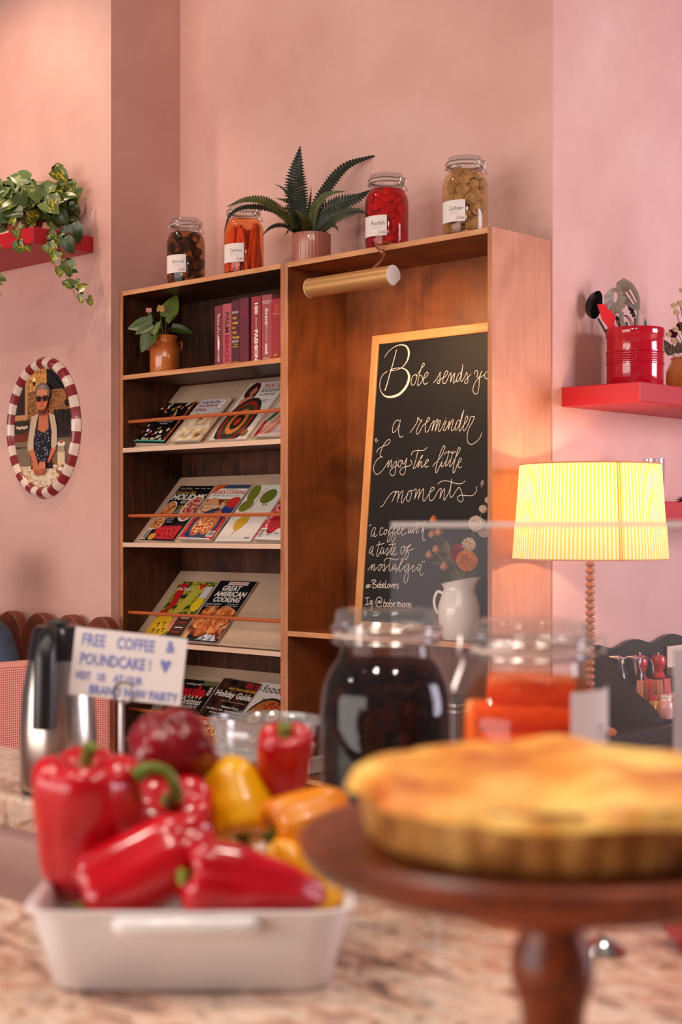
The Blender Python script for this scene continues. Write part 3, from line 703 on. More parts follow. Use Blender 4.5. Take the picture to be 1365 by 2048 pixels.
# chalk strokes
Z1 = (740, 680, 5.6875); Z2 = (740, 800, 5.6875); Z3 = (740, 900, 5.6875); Z4 = (720, 1030, 7.583)
STK = [
 (Z1, 2.2, [(305,112),(285,190),(255,300),(225,400),(195,510),(172,575)], [9,10,11,12,13,16]),
 (Z1, 1, [(168,197),(200,150),(250,100),(310,65),(360,55),(410,68),(438,105),(446,150),(438,205),(415,255),(370,310),(320,335),(260,348),(230,345)], [7,6,6,9,12,18,24,27,22,14,8,6,7,8]),
 (Z1, 1, [(235,338),(290,322),(350,318),(400,332),(432,365),(448,410),(443,460),(420,520),(385,570),(340,613),(290,637),(230,648),(180,640),(140,605),(117,550),(115,490),(130,430),(160,385),(200,355)], [7,7,8,14,24,32,34,34,34,32,30,24,18,10,7,7,7,7,8]),
 (Z1, 1, [(520,395),(495,405),(475,450),(472,495),(485,515),(510,500),(530,450),(535,410),(520,392),(545,400)], None),
 (Z1, 1, [(550,385),(590,320),(620,290),(618,265),(602,275),(580,340),(560,420),(545,500),(548,518),(575,500),(600,455),(595,415),(575,400)], None),
 (Z1, 1, [(600,450),(640,420),(665,385),(655,365),(632,385),(615,430),(612,480),(630,503),(662,485)], None),
 (Z1, 1, [(725,488),(770,430),(805,365),(800,400),(800,460),(790,495),(770,492),(775,465),(820,440),(865,410),(890,370),(880,352),(860,365),(840,420),(832,475),(845,497),(870,480),(900,410),(925,370)], None),
 (Z1, 1, [(925,370),(925,430),(920,480),(940,420),(968,375),(960,430),(952,488),(975,470),(1010,390)], None),
 (Z1, 1, [(1045,385),(1025,375),(1000,410),(988,460),(998,475),(1025,440),(1045,370),(1062,275)], None),
 (Z1, 1, [(1062,275),(1045,400),(1035,455),(1048,472),(1075,430),(1105,368),(1112,420),(1118,470),(1100,493),(1080,485),(1090,455),(1130,415),(1152,385)], None),
 (Z1, 1, [(1195,390),(1200,355),(1220,348),(1230,370),(1222,415),(1240,430),(1260,390),(1275,352)], None),
 (Z1, 1, [(1275,352),(1250,440),(1243,540),(1225,605),(1200,615),(1178,585),(1180,530),(1215,460),(1270,420),(1310,390)], None),
 (Z1, 1, [(1345,360),(1318,372),(1308,405),(1320,440),(1350,430),(1370,390),(1350,358),(1400,370)], None),
 (Z1, 1, [(1420,370),(1415,420),(1435,435),(1465,370),(1462,425),(1490,430)], None),
 (Z2, 1, [(345,245),(320,228),(290,245),(265,300),(258,355),(272,370),(310,335),(340,270),(352,222),(335,300),(328,370),(340,415),(358,422),(380,405)], None),
 (Z2, 1, [(458,373),(500,315),(540,250),(545,210),(552,198),(560,215),(570,230),(595,232),(565,275),(540,330),(528,375),(540,388),(560,375),(600,300),(630,270),(670,235),(682,210),(672,200),(655,215),(635,290),(632,350),(645,367),(670,345),(700,275),(735,230)], None),
 (Z2, 1, [(735,230),(720,290),(708,352),(735,280),(765,225),(775,230),(755,300),(745,355),(770,290),(795,235),(805,240),(790,300),(782,345),(795,355),(820,320),(850,250),(868,240),(850,300),(840,340),(855,347),(880,310),(910,235)], None),
 (Z2, 1, [(866,203),(869,211)], None),
 (Z2, 1, [(910,235),(900,290),(895,338),(915,280),(940,225),(950,235),(938,290),(930,340),(942,350),(965,320),(990,265)], None),
 (Z2, 1, [(1030,240),(1010,230),(985,265),(972,320),(980,345),(1005,315),(1030,250),(1050,170),(1072,115)], None),
 (Z2, 1, [(1072,115),(1045,220),(1025,300),(1018,345),(1030,350),(1060,300),(1100,245),(1118,205),(1110,182),(1095,195),(1075,270),(1062,330),(1075,352),(1100,320),(1130,255),(1150,190)], None),
 (Z2, 1, [(1150,190),(1195,188)], None),
 (Z2, 1, [(1195,188),(1170,250),(1130,320),(1112,390),(1110,450),(1125,490),(1155,505),(1190,492),(1230,460),(1260,420),(1275,372)], None),
 (Z2, 1, [(60,440),(75,485)], None), (Z2, 1, [(72,435),(92,470)], None),
 (Z2, 1, [(82,600),(85,575),(115,545),(160,524),(205,505),(232,472),(225,450),(205,455),(165,500),(135,560),(120,610),(122,640),(148,648)], None),
 (Z3, 1, [(148,78),(110,88),(70,130),(45,190),(48,240),(70,272),(105,270),(150,225),(200,150),(218,118)], None),
 (Z3, 1, [(218,118),(210,160),(205,200),(230,140),(250,112),(248,150),(240,185),(255,190),(285,140),(305,125)], None),
 (Z3, 1, [(305,130),(298,190),(292,250),(275,288),(250,290),(230,262),(240,225),(280,195),(320,170)], None), (Z3, 1, [(308,93),(312,100)], None),
 (Z3, 1, [(355,115),(335,125),(322,160),(330,190),(348,190),(358,150),(355,118),(380,125)], None),
 (Z3, 1, [(375,118),(372,150),(385,160),(405,130),(425,90)], None),
 (Z3, 1, [(425,90),(410,160),(405,230),(390,275),(365,283),(345,260),(350,225),(390,195),(440,185),(475,160),(478,130),(462,112)], None),
 (Z3, 1, [(472,60),(485,25),(520,8),(570,5),(610,3),(640,-15),(655,-32)], None),
 (Z3, 1, [(555,-5),(535,70),(515,150),(495,205),(520,200),(560,130),(600,72),(600,60),(585,80),(560,150),(545,200),(575,150),(590,130),(595,150),(585,185),(595,198),(625,165),(660,135),(668,112),(650,110),(635,140),(628,180),(640,195),(672,182)], None),
 (Z3, 1, [(715,188),(740,155),(770,130),(820,60),(855,-20),(855,-45),(840,-45),(810,20),(780,110),(755,200),(752,250),(765,255),(790,200),(825,130),(815,170),(820,190),(840,180),(870,120)], None),
 (Z3, 1, [(826,88),(830,95)], None),
 (Z3, 1, [(905,5),(885,90),(865,160),(868,185),(890,160),(915,110)], None), (Z3, 1, [(950,5),(930,90),(910,170),(915,190),(940,160),(965,110)], None),
 (Z3, 1, [(845,55),(870,28),(910,22),(950,35),(985,15)], None),
 (Z3, 1, [(965,110),(1000,50),(1030,-5),(1025,-25),(1010,-20),(985,60),(960,160),(948,240),(958,260),(975,230),(1000,160),(1035,130),(1042,100),(1028,95),(1012,130),(1008,185),(1022,205),(1045,190)], None),
 (Z3, 1, [(120,645),(150,630),(200,550),(250,490),(300,468),(290,500),(265,560),(250,590)], None),
 (Z3, 1, [(265,560),(300,490),(325,470),(330,490),(322,545),(315,597)], None),
 (Z3, 1, [(320,560),(350,490),(378,465),(375,500),(362,560),(358,595),(372,600),(400,550),(440,500)], None),
 (Z3, 1, [(470,460),(440,475),(422,530),(425,575),(445,582),(465,545),(475,490),(470,462),(500,460),(528,440),(525,480),(512,560)], None),
 (Z3, 1, [(515,545),(550,470),(570,445),(565,490),(550,565)], None),
 (Z3, 1, [(553,550),(590,470),(612,440),(610,490),(605,560),(620,582),(650,540),(690,480),(725,455),(733,430),(715,424),(695,445),(680,500),(678,555),(695,577),(725,560),(760,500),(795,445),(815,440),(808,490),(797,553)], None),
 (Z3, 1, [(800,545),(830,470),(850,440),(852,480),(843,540),(845,570),(865,550),(905,470),(930,380)], None),
 (Z3, 1, [(935,325),(922,420),(912,500),(922,537),(945,525),(980,470),(1020,425),(1045,480),(1062,540),(1055,580),(1030,590),(1005,565),(1002,535),(1030,515),(1080,515),(1140,520),(1185,508),(1212,470),(1220,415)], None),
 (Z3, 1, [(775,390),(800,365),(850,350),(910,358),(970,378),(1020,385),(1060,375),(1087,350)], None),
 (Z3, 1, [(1275,350),(1270,375),(1258,388)], None), (Z3, 1, [(1290,345),(1288,385),(1268,422)], None),
 (Z4, 1, [(150,150),(155,172)], None), (Z4, 1, [(165,140),(172,165)], None),
 (Z4, 1, [(240,195),(215,192),(185,240),(172,300),(180,325),(205,300),(235,230),(245,190),(225,270),(220,325),(235,328),(268,298)], None),
 (Z4, 1, [(358,205),(340,190),(315,220),(303,270),(310,305),(335,300),(370,270)], None), (Z4, 1, [(400,220),(380,230),(370,270),(380,298),(400,280),(410,240),(400,220),(430,228)], None),
 (Z4, 1, [(430,260),(470,205),(482,185),(465,190),(445,260),(425,350),(418,400),(432,412),(455,370),(465,310),(452,285),(500,260)], None),
 (Z4, 1, [(500,260),(530,205),(542,185),(525,190),(505,260),(490,340),(488,395),(505,405),(530,360),(535,300),(522,278),(570,260)], None),
 (Z4, 1, [(570,260),(605,215),(605,195),(585,205),(570,260),(575,290),(595,290),(630,250),(665,215),(668,192),(648,200),(632,255),(640,298),(665,300),(710,265)], None),
 (Z4, 1, [(750,200),(735,265),(745,275),(775,210),(770,260),(782,268),(815,205),(805,260),(820,268),(850,200)], None), (Z4, 1, [(833,180),(836,187)], None),
 (Z4, 1, [(885,130),(870,200),(860,265),(875,268),(905,220)], None), (Z4, 1, [(845,135),(870,115),(920,125),(970,125),(1000,90)], None),
 (Z4, 1, [(990,130),(960,200),(935,270),(965,220),(978,212),(960,280),(955,340),(965,380),(998,375)], None),
 (Z4, 1, [(205,475),(180,482),(150,530),(140,575),(155,580),(185,540),(210,480),(190,550),(185,600),(200,610),(215,600)], None),
 (Z4, 1, [(300,400),(285,480),(262,580),(265,630),(285,610),(315,550)], None), (Z4, 1, [(248,465),(290,445),(340,440),(378,422)], None),
 (Z4, 1, [(355,490),(330,510),(318,570),(330,590),(355,550),(370,500),(358,560),(365,592),(390,560),(425,500),(430,540),(428,600),(408,610),(405,590),(440,570),(480,500)], None),
 (Z4, 1, [(505,430),(485,520),(470,590),(485,605),(510,570),(540,515),(535,490),(515,510),(505,580),(520,610),(568,580)], None), (Z4, 1, [(440,450),(490,440),(530,442),(553,435)], None),
 (Z4, 1, [(665,470),(640,490),(622,550),(630,590),(650,590),(675,540),(680,490),(665,470),(700,490),(735,480)], None),
 (Z4, 1, [(690,540),(740,490),(770,460),(768,448),(740,470),(715,540),(690,620),(688,670),(705,675),(735,620),(738,570),(718,552),(780,525),(830,508)], None),
 (Z4, 1, [(122,838),(160,790),(190,755),(185,790),(170,838),(205,770),(225,745),(222,790),(212,835),(225,840),(265,790)], None),
 (Z4, 1, [(315,750),(290,765),(278,810),(285,838),(310,835),(325,790),(318,752),(345,755)], None), (Z4, 1, [(330,800),(375,745),(380,790),(385,840),(365,852),(358,830),(400,800),(440,750)], None),
 (Z4, 1, [(470,660),(455,740),(445,820),(460,850),(485,820),(510,765)], None), (Z4, 1, [(368,715),(385,675),(430,655),(500,668),(550,680),(590,660)], None),
 (Z4, 1, [(535,740),(510,762),(500,820),(515,830),(540,780),(550,740),(540,810),(552,830),(575,810)], None),
 (Z4, 1, [(545,875),(600,780),(655,690),(660,655),(645,660),(615,740),(600,830),(605,860),(630,840),(685,770)], None),
 (Z4, 1, [(745,740),(715,752),(685,800),(680,840),(695,850),(730,800),(755,745)], None), (Z4, 1, [(755,745),(738,840),(735,940),(715,1010),(690,1030),(672,1000),(680,930),(720,860),(770,815),(820,760),(800,820),(805,855),(825,850),(870,790)], None),
 (Z4, 1, [(823,708),(827,716)], None),
 (Z4, 1, [(920,740),(895,760),(875,810),(880,840),(900,830),(930,780),(940,740),(920,820),(910,870),(920,910),(945,912),(968,875)], None), (Z4, 1, [(957,690),(948,722)], None), (Z4, 1, [(985,690),(975,725)], None),
 (Z4, 1.2, [(90,1075),(170,1055)], None), (Z4, 1.2, [(92,1100),(170,1085)], None), (Z4, 1.2, [(112,1050),(105,1108)], None), (Z4, 1.2, [(137,1045),(128,1108)], None),
 (Z4, 1.2, [(205,1005),(198,1105)], None), (Z4, 1.2, [(170,1005),(205,985),(240,990),(240,1015),(205,1040),(245,1060),(255,1085),(235,1103),(198,1108)], None),
 (Z4, 1.2, [(282,1040),(268,1070),(276,1100),(292,1095),(297,1065),(282,1040)], None), (Z4, 1.2, [(312,1000),(305,1100),(330,1095),(340,1070),(325,1050),(305,1070)], None),
 (Z4, 1.2, [(350,1072),(375,1060),(370,1040),(352,1050),(348,1085),(360,1102),(385,1090)], None), (Z4, 1.2, [(398,985),(392,1103),(418,1100)], None),
 (Z4, 1.2, [(437,1042),(424,1070),(430,1102),(446,1098),(452,1065),(437,1042)], None), (Z4, 1.2, [(465,1045),(480,1100)], None), (Z4, 1.2, [(480,1100),(500,1045)], None),
 (Z4, 1.2, [(508,1075),(530,1060),(525,1042),(510,1058),(510,1093),(530,1100)], None), (Z4, 1.2, [(545,1050),(542,1100)], None), (Z4, 1.2, [(543,1070),(552,1052),(562,1050)], None),
 (Z4, 1.2, [(588,1045),(566,1055),(572,1075),(588,1090),(577,1113),(556,1115)], None),
 (Z4, 1.2, [(80,1258),(150,1252)], None), (Z4, 1.2, [(115,1255),(110,1355)], None), (Z4, 1.2, [(80,1360),(140,1352)], None),
 (Z4, 1.2, [(185,1300),(160,1305),(155,1345),(175,1350),(190,1300),(186,1390),(178,1440),(155,1450)], None), (Z4, 1.2, [(221,1308),(223,1314)], None), (Z4, 1.2, [(221,1342),(223,1348)], None),
 (Z4, 1.2, [(300,1300),(280,1305),(275,1335),(295,1335),(305,1300),(310,1335),(330,1320),(335,1280),(315,1250),(280,1250),(250,1290),(248,1350),(270,1388),(310,1390),(335,1375)], None),
 (Z4, 1.2, [(375,1275),(362,1380),(390,1385),(402,1350),(385,1325),(365,1350)], None), (Z4, 1.2, [(425,1322),(408,1352),(416,1388),(434,1385),(442,1350),(425,1322)], None),
 (Z4, 1.2, [(465,1275),(455,1385),(480,1390),(494,1355),(478,1330),(458,1355)], None), (Z4, 1.2, [(508,1360),(535,1345),(525,1325),(508,1345),(510,1380),(535,1395)], None),
 (Z4, 1.2, [(570,1320),(565,1395)], None), (Z4, 1.2, [(566,1350),(582,1322),(592,1340),(588,1395)], None), (Z4, 1.2, [(590,1350),(607,1325),(616,1345),(612,1398)], None),
 (Z4, 1.2, [(645,1330),(640,1398)], None), (Z4, 1.2, [(647,1297),(649,1303)], None), (Z4, 1.2, [(685,1335),(662,1345),(655,1385),(672,1395),(690,1338),(688,1400)], None),
 (Z4, 1.2, [(715,1335),(710,1402)], None), (Z4, 1.2, [(712,1360),(728,1335),(737,1352),(732,1405)], None), (Z4, 1.2, [(734,1360),(750,1338),(760,1355),(752,1408)], None),
 (Z4, 1.2, [(782,1340),(778,1410)], None), (Z4, 1.2, [(783,1306),(784,1313)], None)]
CHALK = M((232, 214, 202), 0.9, spec=0.1, name='chalk')
inv = m4.inverted()
p_board = org + CH_N * -0.0056
lines = {}
for z, wm, pts, wl in STK:
    my = z[1] + sum(p_[1] for p_ in pts) / len(pts) / z[2]
    li = sum(my > t_ for t_ in (800, 872, 955, 1030, 1083, 1115, 1158, 1185))
    if li not in lines: lines[li] = Print(CH_W, CH_H, step=0.0); lines[li].z = -0.0056
    pr = lines[li]; q = []
    for (u, v) in pts:
        w3 = inv @ hit(z[0] + u / z[2], z[1] + v / z[2], p_board, CH_N)
        q.append((w3.x / CH_W, w3.y / CH_H))
    k = 5.45 / FPX / z[2]
    pr.stroke(q, [x * k for x in wl] if wl else (0.0021 * wm if wm < 2 else 0.004), CHALK, 6)
    pr.z += 0.00002
for li in sorted(lines): lines[li].build('chalk_line', cb)

# ------------------------------------------------------------------ preserving jars
GLASS = glass_mat('clear_glass', (0.97, 0.97, 0.96), haze=0.008, edge=0.5, base=0.02)
GLASS_THICK = glass_mat('thick_glass', (0.88, 0.88, 0.87), haze=0.05, edge=0.6, base=0.08)
WIRE = M((190, 182, 176), 0.25, metal=1.0, name='steel_wire')
LABELP = M((232, 216, 210), 0.7, spec=0.2, name='label_paper')
rng = random.Random(11)
def jar_profile(R, Hj):
    return [(0.0, 0.006), (0.70 * R, 0.004), (0.86 * R, 0.0), (0.95 * R, 0.008), (R, 0.035), (R, 0.60 * Hj), (0.985 * R, 0.66 * Hj), (0.93 * R, 0.72 * Hj),
            (0.83 * R, 0.775 * Hj), (0.73 * R, 0.81 * Hj), (0.70 * R, 0.835 * Hj), (0.70 * R, 0.865 * Hj)]
def make_jar(label, pos, R, Hj, brine, level, lab=None, lab_ang=-0.62, group=None, lw=0.102, lh=0.074, lz=0.045, lid=True, latch=0.9):
    o = thing('preserving_jar', label, 'jar', pos, group=group)
    pf = jar_profile(R, Hj)
    part('glass_body', MB().lathe(pf, 40), GLASS, o, angle=60)
    r = 0.74 * R
    part('neck_ring', MB().lathe([(0.70 * R, 0.86 * Hj), (0.79 * R, 0.865 * Hj), (0.80 * R, 0.885 * Hj), (0.76 * R, 0.895 * Hj)], 36), GLASS_THICK, o, angle=60)
    if lid:
        part('lid', MB().lathe([(0.76 * R, 0.905 * Hj), (0.82 * R, 0.91 * Hj), (0.82 * R, 0.935 * Hj), (0.77 * R, 0.945 * Hj), (0.76 * R, 0.985 * Hj), (0.72 * R, 0.997 * Hj), (0.5 * R, 0.99 * Hj), (0, 0.985 * Hj)], 36), GLASS_THICK, o, angle=50)
        part('gasket', MB().lathe([(0.70 * R, 0.894 * Hj), (0.80 * R, 0.894 * Hj), (0.80 * R, 0.906 * Hj), (0.70 * R, 0.906 * Hj)], 30), M((216, 190, 176), 0.6, name='rubber'), o)
    th = math.atan2(-pos[1], -pos[0])
    wm = MB()
    ring = lambda z, rr: [(rr * math.cos(a * PI / 14), rr * math.sin(a * PI / 14), z) for a in range(28)]
    wm.tube(ring(0.875 * Hj, 0.815 * R), 0.0016, 6, closed=True)
    if lid: wm.tube(ring(0.925 * Hj, 0.835 * R), 0.0016, 6, closed=True)
    for sgn, aa in ((1, th + latch), (-1, th + latch + PI)):
        d = Vector((math.cos(aa), math.sin(aa), 0)); s = Vector((-d.y, d.x, 0))
        if sgn == 1:
            for q in (-0.016, 0.016):
                wm.tube([d * 0.82 * R + s * q + UP * 0.93 * Hj, d * 0.92 * R + s * q + UP * 0.94 * Hj, d * 0.95 * R + s * q + UP * 0.885 * Hj, d * 0.88 * R + s * q + UP * 0.86 * Hj, d * 1.02 * R + s * q + UP * 0.76 * Hj], 0.0016, 6)
            wm.tube([d * 1.02 * R - s * 0.016 + UP * 0.76 * Hj, d * 1.03 * R + UP * 0.752 * Hj, d * 1.02 * R + s * 0.016 + UP * 0.76 * Hj], 0.0016, 6)
        else:
            wm.tube([d * 0.83 * R + s * 0.012 + UP * 0.93 * Hj, d * 0.99 * R + s * 0.012 + UP * 0.945 * Hj, d * 0.99 * R + s * 0.012 + UP * 0.89 * Hj, d * 0.83 * R + s * 0.012 + UP * 0.875 * Hj], 0.0016, 6)
    part('wire_clamp', wm, WIRE, o)
    if brine:
        k = 0.965
        bp = [(0, 0.009)] + [(p[0] * k, max(p[1], 0.009)) for p in pf[1:] if p[1] < level * Hj]
        # radius at the fill level
        for a, b in zip(pf, pf[1:]):
            if a[1] <= level * Hj <= b[1]:
                t = (level * Hj - a[1]) / (b[1] - a[1]); bp.append(((a[0] + (b[0] - a[0]) * t) * k, level * Hj))
        bp.append((0, level * Hj))
        part('brine', MB().lathe(bp, 36), glass_mat('brine', brine, haze=0.0, edge=0.12, base=0.015), o, angle=60)
    if lab:
        ac = th + lab_ang; Rl = R + 0.0008
        fm = lambda x, y, z: ((Rl + z) * math.cos(ac + (x - lw / 2) / Rl), (Rl + z) * math.sin(ac + (x - lw / 2) / Rl), y + lz)
        mb = MB(); n = 12; vs = []; fs = []
        for i in range(n + 1):
            for y in (0, lh): vs.append(fm(lw * i / n, y, 0))
        for i in range(n): fs.append((2 * i, 2 * i + 2, 2 * i + 3, 2 * i + 1))
        lb = part('label', mb.add(vs, fs), LABELP, o, label='white handwritten label')
        p = Print(lw, lh, fm)
        p.text(lab, 0.40, 0.52, 0.40 + min(0.52, 0.085 * len(lab)), 0.72, (60, 48, 48), 0.0, 0.12)
        p.stroke([(0.42, 0.36), (0.47, 0.42), (0.5, 0.35), (0.56, 0.42), (0.6, 0.36), (0.66, 0.43), (0.7, 0.37), (0.76, 0.44)], 0.0008, (150, 90, 90))
        p.stroke([(0.70, 0.10), (0.73, 0.25), (0.78, 0.22), (0.74, 0.17), (0.79, 0.12), (0.73, 0.09)], 0.001, (150, 70, 76)); p.text('obe', 0.80, 0.1, 0.95, 0.24, (150, 70, 76), 0, 0.15); p.stroke([(0.66, 0.07), (0.96, 0.08)], 0.0008, (150, 70, 76))
        p.build('label_writing', lb)
    return o
def lump(seed, amp=0.18, fr=5.0, seg=16, rings=10):
    r = random.Random(seed); ph = [r.uniform(0, 6) for _ in range(6)]
    def fn(d):
        return 1 + amp * (math.sin(fr * d.x + ph[0]) * math.sin(fr * d.y + ph[1]) + 0.6 * math.sin(2 * fr * d.z + ph[2]) * math.sin(1.7 * fr * d.x + ph[3]) + 0.4 * math.sin(3 * fr * d.y + ph[4]) * math.sin(2.6 * fr * d.z + ph[5]))
    return MB().ball((0, 0, 0), 1.0, seg, rings, fn=fn)
def scatter(name, meshes, spots, label, cat, group):
    """one object per piece; spots: (pos, scale xyz, euler)"""
    for i, (p, s, e) in enumerate(spots):
        o = bpy.data.objects.new(name, meshes[i % len(meshes)]); col.objects.link(o)
        o.location = p; o.scale = s; o.rotation_euler = e
        tag(o, label, cat, group)
def in_jar(pos, R, Hj, z0, z1, n, size, seed, tries=4000, rmax=0.93, outer=0.35, pack=0.92):
    """pack n spheres of given size into the jar near its wall"""
    r = random.Random(seed); out = []
    th = math.atan2(-pos[1], -pos[0])
    for _ in range(tries):
        if len(out) >= n: break
        z = r.uniform(z0 * Hj, z1 * Hj); a = th + r.uniform(-2.2, 2.2)
        lim = R * rmax
        if z > 0.66 * Hj: lim *= 1 - 0.30 * (z / Hj - 0.66) / 0.15
        s = size * r.uniform(0.8, 1.15)
        rad = r.uniform(outer, 1.0) * (lim - s)
        p = Vector((rad * math.cos(a), rad * math.sin(a), max(z, s + 0.01)))
        if all((p - q[0]).length > pack * (s + q[1]) for q in out): out.append((p, s))
    return out
JR, JH = 0.081, 0.279
def top_pos(px, y=4.065):
    p = at_Y(px, 500, y); return Vector((p.x, y, ZTOP + 0.0004))
pb, pc, prd, pcf = top_pos(372), top_pos(488), top_pos(774), top_pos(931)
make_jar('clip-top glass jar of dark broccoli on the bookcase', pb, JR, JH, (0.66, 0.46, 0.27), 0.78, 'Broccoli')
make_jar('clip-top glass jar of orange carrot sticks beside the fern', pc, JR, JH, (1.0, 0.62, 0.36), 0.80, 'Carrot')
make_jar('clip-top glass jar of red radishes standing above the brass picture light', prd, JR, JH, (0.80, 0.24, 0.22), 0.80, 'Radish')
make_jar('clip-top glass jar of pale cauliflower at the cabinet corner', pcf, JR, JH, (1.0, 0.86, 0.66), 0.83, 'Cauliflower')
# broccoli
BROC = M((104, 74, 36), 0.8, noise=0.35, nscale=90, name='broccoli_bud'); BSTEM = M((206, 132, 66), 0.6, name='broccoli_stalk')
def floret(seed):
    mb = lump(seed, 0.16, 6); mb.v = [Vector((p.x * 0.8, p.y * 0.8, p.z * 0.62 + 0.45)) for p in mb.v]
    mb.tube([(0, 0, -1.0), (0.05, 0, -0.5), (0, 0, 0.2)], [0.22, 0.26, 0.42], 9, m=1)
    return mb.mesh('broccoli_floret', [BROC, BSTEM])
sp = []
for k, (p, s) in enumerate(in_jar(pb, JR, JH, 0.06, 0.74, 44, 0.024, 3, 9000, 0.92, 0.4, 0.76)):
    sp.append((pb + p, (s * 1.2,) * 3, (rng.uniform(-1.6, 1.6), rng.uniform(-1.6, 1.6), rng.uniform(0, 6))))
scatter('broccoli_floret', [floret(i) for i in range(3)], sp, 'brown-green broccoli floret pickled in the broccoli jar', 'broccoli', 'broccoli florets in the jar')
# carrots
CARM = M((236, 104, 30), 0.45, noise=0.15, nscale=40, name='carrot')
def stick(seed):
    r = random.Random(seed)
    return MB().tube([(0, 0, -1), (r.uniform(-.03, .03), 0, -0.3), (r.uniform(-.03, .03), r.uniform(-.03, .03), 0.4), (0, 0, 1)], [0.09, 0.10, 0.11, 0.10], 6).mesh('carrot_stick', CARM, angle=70)
sticks = [stick(i) for i in range(3)]
th = math.atan2(-pc.y, -pc.x); sp = []
for k in range(15):
    a = th + (k - 7) * 0.40 + rng.uniform(-.05, .05); rr = 0.056 + 0.004 * (k % 2)
    tilt = rng.uniform(-0.22, 0.30)
    L = 0.088 + rng.uniform(-.006, .010)
    ax = Vector((-math.sin(a) * math.sin(tilt) - math.cos(a) * 0.08, math.cos(a) * math.sin(tilt) - math.sin(a) * 0.08, math.cos(tilt)))
    sp.append((pc + Vector((rr * math.cos(a), rr * math.sin(a), 0.012 + L)), (L * 1.2, L * 1.2, L), ax.to_track_quat('Z', 'Y').to_euler()))
for k in range(5):
    a = th + rng.uniform(-1.4, 1.4)
    sp.append((pc + Vector((0.02 * math.cos(a), 0.02 * math.sin(a), 0.10)), (0.11, 0.11, 0.085), (rng.uniform(-.2, .2), rng.uniform(-.2, .2), 0)))
scatter('carrot_stick', sticks, sp, 'orange carrot stick pickled in the jar beside the fern', 'carrot', 'carrot sticks in the shelf jar')
# radishes
RADM = M((226, 40, 40), 0.4, c2=(236, 92, 78), nscale=60, name='radish')
def radish(seed):
    return MB().lathe([(0, -0.42), (0.86, -0.42), (0.98, -0.2), (1.0, 0.1), (0.9, 0.36), (0.8, 0.42), (0, 0.42)], 18).mesh('radish_slice', RADM, angle=50)
sp = []
for k, (p, s) in enumerate(in_jar(prd, JR, JH, 0.14, 0.77, 70, 0.0185, 5, 12000, 0.95, 0.6, 0.72)):
    out = Vector((p.x, p.y, 0)).normalized() + Vector((rng.uniform(-.5, .5), rng.uniform(-.5, .5), rng.uniform(-.4, .4)))
    sp.append((prd + p, (s, s, s), out.to_track_quat('Z', 'Y').to_euler()))
scatter('radish_slice', [radish(1)], sp, 'red radish slice pickled in the radish jar', 'radish', 'radish slices in the jar')
# cauliflower
CAUL = M((255, 222, 176), 0.7, c2=(240, 176, 112), nscale=90, bump=0.8, name='cauliflower')
def cauli(seed): return lump(seed, 0.22, 8.5, 24, 16).mesh('cauliflower_floret', CAUL, angle=80)
sp = []
for k, (p, s) in enumerate(in_jar(pcf, JR, JH, 0.12, 0.82, 46, 0.025, 8, 14000, 0.92, 0.5, 0.74)):
    sp.append((pcf + p, (s * 1.0, s * 1.0, s * 0.92), (rng.uniform(0, 3), rng.uniform(0, 3), rng.uniform(0, 6))))
scatter('cauliflower_floret', [cauli(i) for i in range(3)], sp, 'pale cauliflower floret pickled in the cauliflower jar', 'cauliflower', 'cauliflower florets in the jar')

# ------------------------------------------------------------------ potted fern
FERN_M = [M((46, 56, 22), 0.55, noise=0.25, nscale=30, name='fern_leaf'), M((28, 40, 24), 0.55, noise=0.25, nscale=30, name='fern_leaf'), M((84, 88, 30), 0.55, noise=0.2, nscale=30, name='fern_leaf')]
fp = top_pos(623, 4.075)
fern = thing('potted_fern', 'green fern in a ribbed terracotta pink pot between the jars', 'plant', fp)
Rp, Hp = 0.0735, 0.118
POTM = M((176, 104, 84), 0.35, coat=0.3, name='glazed_terracotta')
part('pot', MB().lathe([(0, 0), (Rp * 0.96, 0), (Rp, 0.006), (Rp, Hp), (Rp * 0.92, Hp), (Rp * 0.92, Hp - 0.015), (0, Hp - 0.015)], 120, fn=lambda a, z: 1 + 0.022 * abs(math.sin(a * 18)) if z < Hp * 2 else 1), POTM, fern, angle=60)
part('soil', MB().lathe([(Rp * 0.9, Hp - 0.014), (0, Hp - 0.006)], 20), M((50, 34, 24), 0.9, noise=0.4, nscale=200, name='soil'), fern)
FZ = (440, 280, 4.0147); fd = (fp - EYE).dot(FWD)
